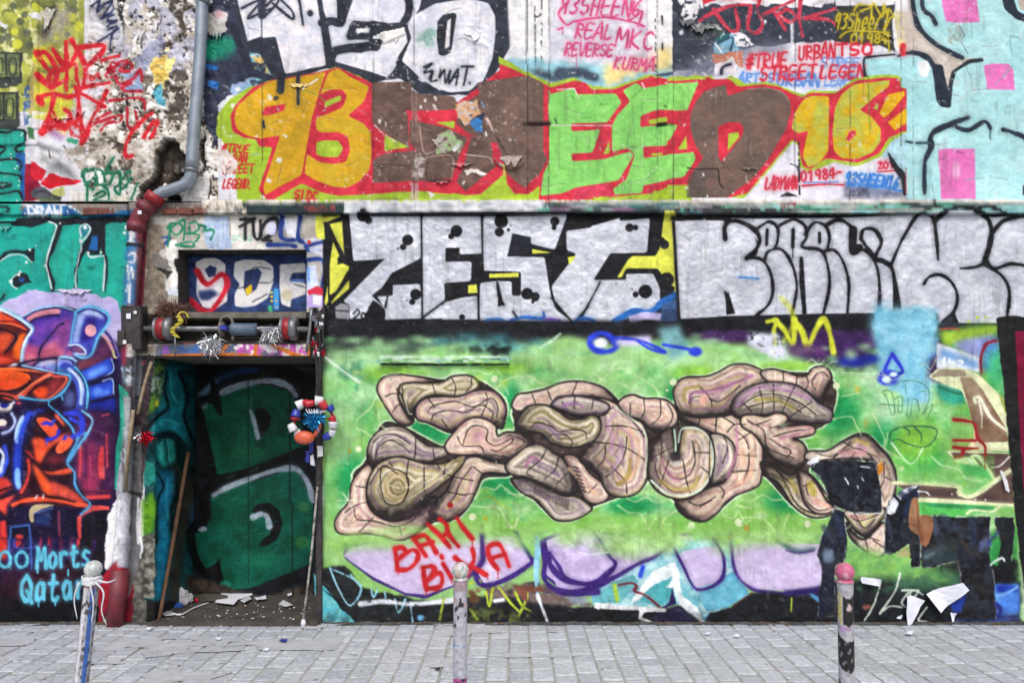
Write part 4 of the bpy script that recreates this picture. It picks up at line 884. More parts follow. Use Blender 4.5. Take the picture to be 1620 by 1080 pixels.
# gap behind the axle
use(0)
Rr('24231f', 190, 680, 1300, 865, c2='3a3833', ns=8); Rr('6a675f', 440, 678, 1190, 712, jag=1, c2='57544c', ns=6); Rr('b0a8a0', 440, 720, 640, 745, n=(6, .4, .2)); F('b03050', "410,830 470,800 540,850 430,860", n=(6, .3, .2), jag=2); F('5a2c30', "1200,680 1290,690 1290,830 1230,900 1200,860", n=(6, .35, .2), jag=2, c2='8a9a98', ns=4)
Rr('1b1a1e', 1195, 640, 1305, 960, n=(8, .3, .3)); 
V(180, 560, 3.858)
Rr('151618', 200, 10, 1330, 1700, c2='1d1e1c', ns=12); Rr('201e1a', 240, 20, 1250, 60)
# left reveal
F('0e4a52', "200,40 500,40 500,1500 180,1500", c2='0b3238', ns=10)
F('1c2a22', "200,60 330,40 300,260 200,400", jag=3, c2='5a7a40', ns=8, soft=2); F('7a8f86', "230,120 310,160 280,240 220,230", n=(6, .4, .2), soft=1); F('5c8a2a', "200,250 250,260 250,340 200,360", soft=3)
F('17707c', "320,80 400,90 430,200 420,360 450,560 400,520 330,470 240,490 200,440 260,380 300,240", soft=3); F('0a2024', "240,500 330,470 400,520 450,600 520,560 500,700 380,720 280,700", soft=5)
F('1f8a84', "260,510 370,490 390,640 300,690 260,620", soft=2); F('0d4044', "300,500 330,495 345,670 320,680", soft=2); S('2ba39a', 3, "280,520 285,640", soft=2)
S('131a1c', 3, "200,440 250,390 330,320"); S('0c1416', 4, "230,520 320,470 400,510 440,570", soft=2); F('0e3a3e', "440,540 550,545 550,600 470,590", soft=2)
for k in range(11): S('1d7d72', 3, [[190, 660+k*14], [240+k*2, 672+k*9]], soft=1)
F('17789a', "265,720 385,710 380,850 330,950 350,1120 320,1500 250,1500 270,1100 260,880", soft=3, c2='115a78', ns=10); F('5f9a1e', "170,900 240,830 250,1080 180,1120", soft=3, c2='46781a', ns=8); F('3a3a34', "170,1120 260,1080 240,1500 170,1500", jag=3, c2='8a8a80', ns=8)
F('2c2a24', "380,640 560,640 540,900 440,1100 400,1500 330,1500 360,1100", soft=5); F('17548c', "480,960 560,700 640,760 590,860 560,1040 480,1060", soft=5)
F('1a7f8c', "330,90 400,100 440,230 430,330 470,520 380,460 300,470 220,500 240,420 320,350 300,240", soft=1.5, c2='12606c', ns=8)
S('06181c', 4, "330,100 310,230 330,330 250,400 200,470", soft=2); S('06181c', 5, "400,110 450,260 430,380 480,520 500,640", soft=2); F('061a1e', "260,500 320,470 400,500 430,600 420,700 380,640 370,520 300,510 270,560", soft=2); S('2a98a0', 2.4, "345,130 350,230 390,300", soft=1.5); S('2a98a0', 2.4, "250,440 320,400 400,430", soft=1.5)
F('0a2c30', "420,560 520,600 500,760 420,720 390,690", soft=3); S('3cb0a8', 2, "290,540 296,640"); S('3cb0a8', 2, "330,520 340,650"); S('06181c', 3, "265,720 300,800 270,880 265,1000 260,1150", soft=2); S('2a90b0', 3, "330,760 320,880 330,1000", soft=2); S('06181c', 4, "390,720 380,860 350,960 370,1120", soft=2)
B('5f9a1e', 240, 940, 30, 90, a=.8); S('c8cc30', 4, "262,290 262,310")
# door
use(0)
dp = piece('graffiti_lettering', 'dark green bubble letters B outlined in black with grey highlights')
use(dp)
GD = dict(c2='06412f', ns=26)
F('101216', "500,60 1330,60 1330,1560 480,1560", c2='181c22', ns=12)
F('1c4a7a', "520,260 600,160 720,100 900,90 740,120 640,170 560,260", soft=3); F('5a7486', "500,250 600,170 640,150 560,260", soft=2); F('1d3c7a', "780,85 920,90 850,110 760,115", soft=2); F('7a7260', "1080,60 1250,90 1250,130 1100,80", soft=3, a=.5)
use(piece('letter', 'upper dark green letter', dp)); F('0c5644', "530,340 560,310 610,300 650,380 665,380 650,250 820,190 960,190 1060,220 1110,290 1180,560 1150,580 900,680 660,745 620,730 580,600", **GD)
use(piece('letter', 'lower dark green letter', dp)); F('0c5648', "590,870 700,820 900,760 1080,700 1140,740 1215,900 1220,1260 1150,1300 1000,1360 850,1420 720,1440 680,1420 640,1320 660,1240 600,1290 540,1320 510,1200 480,1110 560,1060 600,990", **GD)
use(dp)
F('0d0f12', "590,130 640,200 660,380 640,370 600,300 500,300 510,270 590,240"); S('90a0b2', 9, "660,235 760,195 900,165 1000,170 1070,200 1110,250", soft=2)
F('0d0f12', "860,330 920,330 960,380 950,450 910,500 885,515"); S('93a4b4', 6, "835,345 860,420 880,510", soft=1.5); F('6f8290', "505,350 560,300 590,300 530,355", soft=2)
S('90a0b2', 8, "610,860 700,810 850,750 980,710 1080,695 1140,720 1190,800 1215,890", soft=2)
F('0b0e10', "835,960 880,910 950,905 1010,950 1030,1040 1000,1130 930,1170 880,1170 920,1120 960,1090 950,1020 900,980"); S('93a4b4', 8, "850,995 900,975 935,990 950,1050", soft=1.5); B('8fa2b4', 540, 1065, 34, 18, soft=.3)
S('0b0e10', 13, "520,350 560,520 600,700 620,760 850,710 1150,590", soft=2); S('0b0e10', 13, "640,770 570,830 545,900 560,1000 470,1080 500,1250 560,1340", soft=2); S('0b0e10', 10, "620,760 480,700", soft=2)
B('2a7a60', 780, 300, 90, 50, a=.4); B('1c6a46', 820, 600, 150, 60, a=.5); B('0f6a50', 720, 900, 120, 60, a=.4); B('5a8a3c', 1160, 930, 50, 40, a=.4); B('166a4a', 900, 1250, 160, 60, a=.5); B('3a7a34', 1150, 1150, 60, 50, a=.5); B('3aa070', 1300, 1220, 30)
for k in range(26):
    xx_ = r2.uniform(560, 1180); yy_ = r2.uniform(200, 1380); S('1f7a56', 2.5, [[xx_, yy_], [xx_+r2.uniform(30, 90), yy_-r2.uniform(5, 30)]], a=.35, soft=2)
F('0d0f12', "640,1240 680,1420 740,1460 560,1420"); B('1f8070', 680, 1410, 50, 40, a=.8); F('2a2622', "440,1350 640,1400 900,1480 1230,1400 1330,1380 1330,1560 440,1560", jag=3, c2='4a443e', ns=10, soft=2)
S('0a1416', 2, "1075,240 1075,900", sm=0); S('0a1416', 1.6, "1090,900 1090,1500", sm=0); S('0c1818', 1.4, "820,120 822,1400", sm=0)
use(0)
# right edge of the opening
V(180, 560, 3.858)
F('101114', "1230,-80 1310,-60 1340,200 1300,260 1290,1000 1285,1700 1215,1700 1225,900", soft=1, c2='22232a', ns=8)
F('b8c0dc', "1240,900 1275,760 1285,860 1270,1010 1240,1060", soft=2, n=(8, .2, .3)); F('9aa838', "1255,680 1285,620 1285,680 1265,740", soft=1); F('3a5aa0', "1200,650 1250,660 1240,700", soft=2, a=.7)
# painted pier surface left of the opening
V(180, 560, 3.858)
F('2a2c30', "60,20 250,0 220,300 190,700 150,1000 60,900 40,300", jag=2, c2='4a3a40', ns=8); F('8a1c3c', "40,-60 80,-80 70,80 50,60", soft=1); F('7c8490', "120,-20 180,20 160,300 120,350", n=(9, .3, .3)); F('3a5a80', "40,60 120,80 110,200 60,180", n=(7, .3, .2), c2='d0d8e0', ns=4); F('20a088', "30,180 90,240 60,500 20,760 40,400"); F('a8acb4', "60,250 100,260 90,560 50,830 60,640", jag=1)
F('5a5c60', "100,450 170,440 170,840 60,830", jag=1, c2='7a7c80', ns=7); F('c4c6d0', "60,840 110,860 90,1300 20,1300 20,1000", jag=2); F('6c6e72', "110,850 150,860 160,1250 80,1500", jag=2); S('d8dae2', 4, "150,880 145,1000 150,1150", n=(9, .2, .3)); S('c43c48', 3, "185,40 180,60", n=(9, .2, .3))
# pipe colours (sampled by the drain pipe)
V(0, 310, 3)
F('8a3444', "640,120 700,120 680,520 600,520", c2='6e3040', ns=8); F('2e6ea8', "605,120 650,125 640,520 585,520", soft=2, jag=2); F('e0e6ee', "610,170 625,160 640,190 625,230 615,210", jag=1)
for p in ("612,180 635,180 615,215 640,210", "610,280 640,270 640,310 612,310", "606,330 612,380 625,340 632,385", "600,450 618,420 612,500", "610,395 612,398"): S('e8ecf4', 3, p, soft=1)
# ================= silver lettering
use(0); V(500, 310, 2.793)
SIL = 'cdd2dd'; SK = '16181e'
Rr('14161c', 30, 80, 1620, 690, o=0)
F('14161c', "45,90 3300,80 3300,560 3300,800 60,720", c2='1a1d28', ns=30)
ze = piece('graffiti_piece', 'silver ZEST lettering with black and yellow shadow')
use(ze)
F('d8dc52', "0,90 60,90 150,90 150,480 60,500 40,480 60,300 70,260 40,190 0,190", jag=1)
F(SK, "35,120 120,85 150,85 160,560 60,560 55,480", jag=0); F('d8dc52', "60,125 115,112 125,270"); F('d8dc52', "75,200 120,300 145,310 245,310 230,328 140,328 90,420 60,440 60,300")
F('d8dc52', "150,350 180,350 188,372 70,475 62,465"); F('8e9098', "85,490 110,475 145,480 150,545 88,540"); S(SK, 2, "85,505 150,510")
S(SK, 4, "48,485 160,345", sm=0); S(SK, 5, "40,120 130,280", sm=0); B(SK, 113, 282, 20, 20, soft=.15); B(SK, 100, 298, 7)
F(SK, "140,75 1540,65 1600,200 1600,480 1500,560 150,560")
F('d8dc52', "1540,70 1590,70 1600,300 1590,430 1560,400 1530,350 1510,320 1370,320 1350,360 1330,360 1380,280 1400,265 1500,265 1520,230")
gs = dict(c2='bbc1cf', ns=14, gl=1.)
use(piece('letter', 'Z in silver', ze))
F(SIL, "145,70 230,90 468,90 468,268 245,440 300,440 340,440 335,395 460,388 465,480 550,480 545,540 310,545 305,500 270,470 250,460 210,540 150,545 148,480 120,465 300,280 165,290", **gs)
F(SIL, "330,440 465,440 470,480 560,470 500,530 300,548 320,500", **gs)
F(SK, "245,440 320,440 310,500"); F(SIL, "270,445 312,442 300,490"); F(SK, "280,420 335,340 462,275 465,385 340,390 340,420"); F(SK, "150,288 305,278 245,330 140,345")
use(piece('letter', 'E in silver', ze))
F(SIL, "470,90 735,90 735,255 635,258 630,230 572,230 572,290 688,290 684,375 565,385 570,450 555,480 560,540 480,545 465,470", **gs)
F(SIL, "570,470 640,450 715,440 712,545 555,545 552,490", **gs)
use(piece('letter', 'S in silver', ze))
F(SIL, "740,90 870,90 1110,85 1055,238 950,212 948,182 868,165 845,268 1010,270 1030,400 1040,450 1060,500 1130,555 720,550 725,385 800,375 865,378 865,440 905,440 905,335 735,330", **gs)
use(piece('letter', 'T in silver', ze))
F(SIL, "1215,135 1345,95 1340,110 1475,98 1462,250 1300,252 1225,372 1370,370 1370,345 1490,342 1520,410 1520,500 1400,530 1330,560 1130,552 1060,480 1040,400 1150,255 1108,240 1105,155 1215,140", **gs)
use(0)
for a in ("465,90 470,550", "732,90 738,340", "715,440 720,550", "800,380 805,440 830,480", "1040,450 1130,555", "1255,380 1230,430 1170,540", "870,510 890,540", "1200,490 1150,550", "455,550 560,470"): S(SK, (2.6, 3.4), a)
F('1a1d28', "868,165 950,185 945,240 845,270"); F(SK, "800,440 805,380 830,480"); F(SK, "805,440 835,480 803,490")
for r in ("572,230 635,228 632,290 572,292",): F(SK, r)
F('d8dc52', "765,345 895,340 895,358 765,362"); F('d8dc52', "672,395 710,390 712,428 672,430"); F('d8dc52', "955,235 1040,250 955,255"); F('d8dc52', "1112,270 1150,266 1118,305"); F('d8dc52', "1335,357 1357,330 1350,357")
for x, y, r in ((208, 85, 30), (232, 108, 18), (405, 195, 26), (385, 225, 16), (362, 232, 6), (620, 155, 28), (597, 178, 15), (583, 152, 5), (818, 112, 32), (810, 160, 22), (850, 150, 9), (1055, 112, 22), (1052, 140, 13), (1385, 140, 20), (1412, 140, 14), (440, 435, 26), (425, 468, 15), (402, 462, 5), (933, 432, 28), (968, 445, 22), (958, 468, 9), (1455, 422, 32), (1412, 435, 15), (1397, 412, 5), (645, 535, 15), (1540, 215, 22), (1525, 200, 20), (1550, 370, 34), (1570, 410, 16), (860, 130, 5)):
    B(SK, x, y, r, soft=.08)
zt2 = piece('graffiti_tag', 'small black tag in the corner of the silver Z'); use(zt2)
for p in ("165,520 185,500 190,520 165,545 200,545", "205,515 220,530 205,545 200,525", "235,490 225,545", "215,520 300,510", "250,490 275,490 250,520 300,545", "270,480 240,550"): S(SK, 2.4, p)
use(0)
for p in ("750,552 790,542 830,550", "860,550 920,535 1000,540 1005,515", "1140,555 1180,540 1230,550"): S('2a62b4', (6, 4), p)
S('7050a8', 5, "1010,548 1040,545 1080,550"); 
for c, w, p in (('2563b4', 9, "1320,555 1400,510 1480,510 1530,470 1600,430"), ('b8b0dc', 12, "1400,545 1450,530 1520,535"), ('3a6ab0', 5, "1540,490 1600,460")): S(c, w, p)
F('3a5a8a', "1530,480 1600,450 1600,550 1520,555"); F('283a5c', "1535,500 1600,500 1600,550 1530,550", a=.7)
# second silver piece
V(1040, 310, 2.793)
ko = piece('graffiti_piece', 'silver bubble lettering in black outline, right of ZEST')
use(ko)
F(SIL, "75,100 300,95 400,100 600,100 850,95 1100,85 1350,60 1480,95 1620,85 2200,80 2200,560 1540,560 1340,560 1240,560 1100,515 700,520 300,530 100,545", **gs)
F(SK, "1500,545 2200,550 2200,800 1500,760 1480,600", soft=1) if 0 else None
F(SK, "60,90 205,85 205,105 75,112"); F(SK, "210,85 315,85 305,130 285,180 295,110 210,108")
for nm, q in (('first silver letter', "80,115 280,108 290,180 340,130 420,150 440,200 400,270 470,290 500,380 490,450 430,520 340,520 320,480 300,430 305,520 110,535"),
              ('narrow second letter', "440,190 480,130 530,140 530,230 480,240 600,260 600,360 610,430 590,520 490,525 510,430 500,330 465,270 400,265"),
              ('third letter', "540,150 600,120 650,150 640,210 740,260 750,400 740,510 660,520 640,360 630,280 610,300 600,290 545,235"),
              ('fourth letter', "665,150 710,130 750,170 740,220 830,290 840,420 830,510 750,510 760,400 740,260 660,200"),
              ('fifth letter', "750,130 800,110 850,130 850,240 900,235 960,280 975,400 965,510 840,510 845,380 820,290 760,220"),
              ('sixth letter', "900,170 940,150 990,190 960,270 1040,300 1080,110 1100,90 1130,95 1050,300 1045,400 1050,480 1040,510 975,510 980,380 950,280 890,220")):
    use(piece('letter', nm, ko)); F(SIL, q, **gs)
use(piece('letter', 'wide K shaped letter', ko))
F(SIL, "1040,300 1150,90 1180,85 1215,110 1240,110 1300,90 1400,80 1460,120 1470,200 1440,300 1540,370 1555,450 1540,560 1340,560 1310,520 1250,560 1100,520 1070,480 1060,380", **gs)
use(piece('letter', 'last letter running out of the picture', ko))
F(SIL, "1480,170 1540,110 1620,95 2200,80 2200,600 1540,560 1550,430 1500,330 1460,290", **gs)
use(ko)
for w, p in ((6.5, "300,190 300,130 350,110 430,150 450,210 395,275"), (5, "395,272 460,280 500,340 510,420 490,480 440,525"), (5, "435,150 490,115 530,140 530,200 520,230"), (5, "540,130 600,105 650,130 660,180 640,225 720,240 750,300 760,400 735,515"), (4.5, "475,280 490,245 545,235 590,290 615,380 610,450 595,520"), (4.5, "635,275 635,400 650,520"),
             (5, "655,170 690,120 740,130 760,180 750,240"), (4.5, "735,245 780,240 820,290 845,380 840,515"), (6, "745,130 800,105 850,130 860,160 860,250"), (13, "865,150 865,240 890,230"), (5, "860,255 900,235 950,270 980,360 980,510"), (7, "960,280 1000,290 1040,330 1060,480"),
             (6, "900,190 910,150 960,150 990,200 970,250 955,265 920,220 900,190"), (5, "1035,300 1060,240 1100,160 1150,85 1200,85 1225,120 1240,280"), (8, "1225,110 1290,60 1370,50 1450,90 1475,150 1465,230 1440,300"), (4, "1340,320 1400,315 1440,300"), (5, "1440,300 1520,350 1555,420 1545,530"), (5, "1460,240 1455,280 1490,320 1560,300 1640,310"), (6, "1475,170 1530,110 1620,90 1700,80"), (5, "1178,388 1200,358 1250,348 1300,380 1325,440 1310,510 1260,555"), (4, "300,425 320,510"), (5, "70,100 95,540"), (5, "65,100 300,90 310,120")):
    S(SK, w, p, o=ko)
for w, p in ((5, "485,150 482,215"), (6, "600,150 598,225"), (5, "716,165 716,205")): S(SK, w, p)
F(SK, "300,430 315,425 345,520 305,525"); F(SK, "1250,555 1310,505 1335,570 1290,580"); F(SK, "1040,310 1060,380 1080,510 1040,515"); F(SK, "430,180 450,220 440,260 400,275 440,220"); F(SK, "630,280 645,280 660,520 640,520")
use(0)
S('4a86d0', 3, "360,358 445,365"); S('e8e8ee', 1.5, "200,210 240,200 260,190", n=(6, .3, .2)); S('dfe0e8', 1.4, "220,390 290,340 295,300", n=(6, .3, .2)); S('c8a8d8', 3, "960,430 1010,425", soft=4, a=.5)
# ================= band of colours below the silver, then the green mural
F('2c1838', "130,590 400,600 420,700 130,690", soft=4, jag=3); F('3a2050', "600,600 1000,590 1030,700 800,740 780,620", soft=5); F('2c1838', "780,590 1000,590 1000,680 800,700", soft=5)
F('14161c', "90,545 1240,520 1240,590 90,600", soft=2)
V(500, 310, 2.793)
F('16181e', "55,550 1550,550 1560,640 1200,600 900,640 850,720 60,700", soft=3)
F('3f6c6c', "560,650 700,640 900,660 880,740 500,740", soft=14); F('7fb89a', "300,690 560,640 700,690 800,760 300,760", soft=14, a=.7)
V(0, 0, 1)
mu = piece('mural', 'green spray painted mural of fossil-like snail-shell lettering')
use(mu)
GR = '86b95a'
F('9acb82', "512,590 560,566 640,560 700,545 800,552 900,530 960,545 1060,535 1180,545 1330,590 1420,590 1500,620 1612,640 1620,1000 512,1000", soft=4, c2='86bb62', ns=60)
F('9ccf98', "518,560 600,548 640,580 590,640 560,700 520,760", soft=8, c2='86bd7c', ns=20)
Rr('9fd396', 515, 540, 1420, 640, n=(45, .5, .8), soft=6, seed=2, a=.75)
Rr('6aa83a', 515, 590, 1600, 900, n=(60, .55, .7), soft=6, seed=4, a=.6)
Rr('2f9c50', 515, 580, 1600, 860, n=(50, .6, .6), soft=6, seed=8, a=.6)
Rr('b4dca8', 515, 560, 1600, 900, n=(26, .66, .6), soft=6, seed=11, a=.8)
for x, y, rx, ry in ((560, 760, 40, 60), (690, 680, 60, 30), (810, 640, 26, 50), (800, 765, 60, 30), (900, 700, 40, 20), (1070, 640, 30, 60), (1000, 800, 60, 24), (1325, 650, 50, 50), (1250, 790, 60, 30), (1400, 690, 40, 40), (1290, 620, 40, 30), (640, 680, 40, 22), (1460, 720, 50, 40)):
    B('128a4c', x, y, rx, ry, soft=.7, a=.9)
for x, y, rx, ry in ((620, 590, 80, 20), (800, 580, 60, 20), (560, 860, 60, 20), (700, 840, 60, 30), (960, 850, 80, 30), (1100, 590, 60, 20), (1250, 580, 80, 14), (1180, 850, 60, 26), (1420, 620, 40, 20), (1560, 690, 30, 20), (1450, 700, 60, 60)): B('86bc3a', x, y, rx, ry, soft=.8, a=.8)
F('b9e0c8', "1360,575 1450,560 1480,640 1400,680", soft=10, a=.5)
use(0)
# top fringe colours
F('6fb3cf', "1380,480 1480,490 1486,560 1470,640 1400,600 1380,560", soft=5, jag=4, c2='8cc8de', ns=10); F('12161e', "1540,460 1540,460 1540,460")
F('2c1c44', "1455,545 1490,540 1490,610 1460,590", soft=3); B('3a2052', 1300, 545, 60, 34, soft=.5); B('331c50', 1350, 550, 50, 34, soft=.5); B('1c2a94', 1350, 572, 44, 14, soft=.8); B('1c2a94', 1380, 566, 26, 12, soft=.8); B('1c2a94', 1470, 560, 18, 10, soft=.7); B('3a2052', 1130, 532, 40, 14, soft=.6); B('3a2052', 1165, 530, 30, 12, soft=.6)
for k in range(46):
    x = 525+k*19+r2.uniform(-8, 8); B('9ccf98' if k % 3 else '7ab87a', x, r2.uniform(540, 566)-8*math.sin(x*.013), r2.uniform(14, 34), r2.uniform(6, 16), soft=1, a=.7)
for x in (700, 740, 790, 850, 1060, 1080): B('3f8c9c', x, r2.uniform(528, 545), 30, 12, soft=1, a=.5)
F('6fb3cf', "1384,490 1480,494 1484,556 1470,566 1466,640 1430,640 1404,600 1384,560", soft=5, jag=4, c2='8cc8de', ns=10)
S('2a3ac8', 5, "1412,560 1400,590 1428,588 1412,560", soft=2); B('2a3ac0', 1405, 597, 22, 16, soft=.4); B('cfe6f0', 1402, 600, 9, 7); B('cfe6f0', 1414, 592, 8, 5)
F('7ab0b8', "1040,520 1075,515 1090,560 1060,570", soft=5); F('4aa0b0', "720,545 800,540 840,548 800,560", soft=5, a=.7)
S('2a3fd0', 9, "935,535 950,527 965,532 975,548 960,556 940,552 932,540", soft=5); B('dfe6f4', 951, 542, 15, 11, soft=.6); F('c9c4e8', "975,535 1030,530 1030,545 975,548", soft=3); S('2a3fd0', 5, "968,534 1010,538 1052,556 1030,552 1010,540", soft=3); S('2a3fd0', 5, "1050,545 1090,552", soft=3); B('2a3fd0', 1100, 556, 14, 10, soft=.5)
ym = piece('graffiti_tag', 'yellow sprayed tag M on the dark band under the silver letters'); use(ym)
V(1040, 310, 2.793)
S('c3cc36', 6, "485,555 530,548 515,590 520,640 515,700", soft=3); S('c3cc36', 8, "545,450 590,500 600,560 560,640", soft=5, a=.55); S('c3cc36', 8, "520,550 560,590 600,650 605,545", soft=3.5); S('c3cc36', 9, "605,545 640,600 665,660 700,590 735,545 760,600 778,690", soft=3.5)
V(0, 0, 1)
use(0)
F('d0d4e6', "1184,526 1232,528 1250,565 1230,570 1182,545", soft=3, n=(9, .2, .3)); F('5a2a6a', "1245,545 1300,545 1310,560 1250,562", soft=3, a=.7)
# green pipe ledge shadow zone handled as geometry; lower white letters
wl = piece('graffiti_piece', 'lilac bubble letters with purple outline low on the green mural'); use(wl)
V(500, 800, 3.682)
LI = 'c3b3dc'; PU = '3a2472'
F('1a1c20', "-20,380 60,360 170,340 260,480 700,560 1000,520 1300,430 1320,600 1620,620 1620,735 -20,735", jag=2, soft=1, c2='252a2c', ns=12)
F(PU, "160,300 200,330 330,430 520,520 640,540 800,470 940,380 960,480 1100,440 1270,340 1260,310 1170,150 960,120 600,120 300,120 160,200")
use(piece('letter', 'wide lilac bowl letter', wl))
F(LI, "160,290 200,240 400,200 700,150 950,150 960,330 900,390 800,460 640,515 520,505 330,410 200,320", c2='cdc0e4', ns=20)
use(piece('letter', 'second lilac letter', wl)); F(LI, "985,160 1170,150 1250,320 1090,430 975,450 935,375 970,340", c2='cfc8e4', ns=20)
use(wl)
S(PU, 6, "965,130 975,280 960,340 880,420", soft=2)
use(piece('letter', 'third lilac letter', wl))
F(PU, "1300,200 1400,150 2200,150 2200,400 1550,520 1440,500 1330,410"); F(LI, "1360,270 1400,200 1500,190 2200,170 2200,380 1660,480 1560,500 1450,480 1340,400 1350,320", c2='cabddf', ns=20)
V(880, 800, 3.682)
use(wl)
F('c3b3dc', "-60,200 150,130 350,180 560,290 340,420 150,500 0,470", o=0); F('b6dfe4', "200,500 330,430 560,290 700,200 1040,200 1040,400 1130,500 1000,590 880,690 720,570 600,590 220,600", jag=1, c2='6fb8c8', ns=14, n=None)
F('62b0b8', "230,520 330,440 450,400 480,440 380,560 220,570", jag=1); F('5fb4ba', "500,470 640,350 690,330 690,470 650,560 600,590 480,550", jag=1, c2='4aa8b0', ns=8); F('e4eef2', "440,560 520,440 560,380 700,320 740,560 860,690 720,570 690,480 640,470 620,510 680,400 560,470 480,540 440,580", jag=2)
F('6fb8cf', "830,500 1040,370 1130,510 1000,590 880,610 850,560", jag=1, c2='5aa8c4', ns=8)
F('2a2058', "680,470 700,570 640,590 600,600 660,560", jag=1)
use(piece('letter', 'pointed lilac letter', wl)); F(LI, "700,300 740,260 930,230 970,290 960,430 820,480", c2='cdc0e4', ns=20)
use(piece('letter', 'large lilac letter on the right', wl)); F(LI, "1030,240 1100,200 1560,220 1560,470 1370,495 1150,480 1050,400", c2='cdc0e4', ns=20)
use(wl)
S(PU, (3, 8, 8), "180,120 250,190 310,290 345,340 290,400 200,450 50,430 -30,350 -40,300", soft=2); S(PU, (9, 8, 4), "-60,490 60,500 180,485 330,420 470,340 580,290 640,240", soft=2)
S(PU, (4, 6), "680,230 740,350 820,485 960,430 975,300 920,190", soft=2); S(PU, (4, 6, 7), "1015,150 1040,370 1130,475 1250,505 1400,510 1560,480", soft=2)
use(0)
F('15161a', "-400,560 0,560 130,590 380,600 640,600 720,580 860,690 890,620 1010,590 1150,500 1400,520 1560,490 1800,480 2700,440 2700,740 -400,735", jag=2, soft=1, c2='1c1e26', ns=14)
F('211a4c', "600,610 720,580 830,640 900,700 700,720 560,680", soft=6, a=.7); F('eceff3', "220,560 380,580 640,598 640,615 520,620 500,650 570,680 560,700 480,660 490,610 220,600", jag=1)
S('e8eef2', 2, "740,560 870,690"); F('e4ecf0', "740,530 830,590 880,685 860,690 800,630 720,570", jag=2)
S('6a1c2c', (3, 4, 3), "365,458 440,448 470,470 455,495 520,520 600,585"); S('2a4ad0', 7, "505,355 490,405", soft=2); S('a8c840', 6, "340,460 355,545", soft=1.5); S('a8c840', 2.4, "1370,535 1370,612")
F('6c5a58', "-420,450 -60,460 60,530 210,560 215,590 60,580 -420,520", jag=3, soft=2, n=(14, .3, .3)); F('8c94b0', "60,520 170,530 190,580 80,560", soft=4)
S('dfe6f0', 3, "40,150 90,230 170,280 320,265 440,240", n=(12, .3, .3), a=.8); S('5a1a20', 2, "1030,580 1140,505", n=(8, .3, .3))
V(500, 800, 3.682)
F('52b4c4', "-10,380 20,440 120,560 230,680 230,720 -10,720", jag=2, c2='74c4cc', ns=8); F('101418', "30,480 120,540 230,670 120,560", jag=1)
tl = piece('graffiti_tag', 'light blue chalky scrawl along the foot of the wall'); use(tl)
for p in ("80,360 130,480 200,580 260,460 80,360", "200,400 260,470", "320,480 335,530 360,480", "400,500 410,560", "460,540 480,620 520,540 500,600", "550,560 565,690"): S('8fc8dc', 2.6, p, n=(10, .15, .3))
S('dfe4ee', 7, "260,570 400,555 560,570 790,550", n=(12, .2, .4), soft=3); S('e2e6ec', 6, "1040,552 1090,545", soft=3); B('6ab0dc', 610, 650, 30, 24, soft=.6)
use(0)
for p in ("745,540 720,660", "900,450 950,430 960,480", "990,500 1010,580 1030,480 1060,470 1130,560 1190,620", "1160,500 1200,580 1250,610", "1180,640 1230,520 1190,480", "900,600 940,660"): S('b4c838', (4, 3), p, n=(9, .15, .3), soft=2)
F('7a8c3c', "900,600 1250,620 1300,700 880,700", n=(12, .5, .2), soft=5, a=.7); S('8ac0d4', (8, 6), "1290,180 1290,300 1280,420 1290,500", n=(8, .15, .3)); S('dfe6f0', (7, 3), "1290,520 1320,600 1360,700", n=(8, .1, .3)); F('7a4a3c', "1150,460 1320,470 1330,500 1230,500 1230,560 1200,540", n=(9, .2, .3))
F('6a4a30', "880,490 960,480 950,560 900,570", n=(9, .35, .3), soft=2)
V(0, 0, 1)
F('a9cf9c', "520,838 1320,838 1320,850 1200,862 1130,852 1040,868 960,858 900,850 850,852 820,862 740,858 660,872 590,866 550,872 520,890", soft=7, a=.75, n=(18, .2, .5), o=0)
F('8cc262', "520,815 1320,815 1320,842 1250,850 1180,846 1120,842 1040,858 960,846 900,836 850,842 820,852 740,846 660,858 590,856 550,866 520,880", soft=7, c2='7ab850', ns=30, n=(24, .12, .3), o=0)
F('a4cc8c', "920,860 1010,850 1090,856 1060,872 1000,885 940,870", soft=6, a=.8, o=0); F('9ccb78', "1160,842 1300,846 1300,858 1180,866", soft=5, a=.7, o=0)

V(500, 800, 3.682)
use(wl)
F('cdbfe2', "165,290 400,260 700,220 950,200 955,330 880,400 760,470 640,512 520,500 330,408 200,320", soft=3, a=.35, c2='d8cce8', ns=14)
FF('2a2a30', "955,120 985,120 975,260 985,320 950,350 940,330 960,270", soft=2, a=.5)
S(PU, (2.5, 5, 8), "962,170 975,280 960,330 925,385", soft=2); S(PU, (8, 7, 4), "925,375 960,460 1100,430 1260,330 1250,300", soft=1.5); S(PU, (3, 6), "1170,150 1210,230 1262,320", soft=2.5, a=.8)
S('2f5a4c', (5, 8), "1160,150 1200,220 1240,280", soft=5, a=.6); S('8ac4dc', (7, 9, 5), "1285,190 1292,260 1280,330 1290,440", n=(8, .15, .3))
S(PU, (4, 8, 9), "1360,270 1330,340 1330,420 1370,470 1450,505 1560,510 1640,500", soft=2); S(PU, (4, 7, 8), "1360,270 1420,360 1440,410 1540,450 1640,455", soft=2)
V(880, 800, 3.682)
FF('cdbfe2', "1060,250 1250,215 1540,260 1545,460 1380,490 1150,470 1060,400", soft=3, a=.4)
S('2f5a50', (5, 9, 5), "1280,200 1400,262 1500,250", soft=6, a=.7); S(PU, 3, "1340,258 1420,272 1500,258", soft=2, a=.7)
use(0); V(500, 310, 2.793)
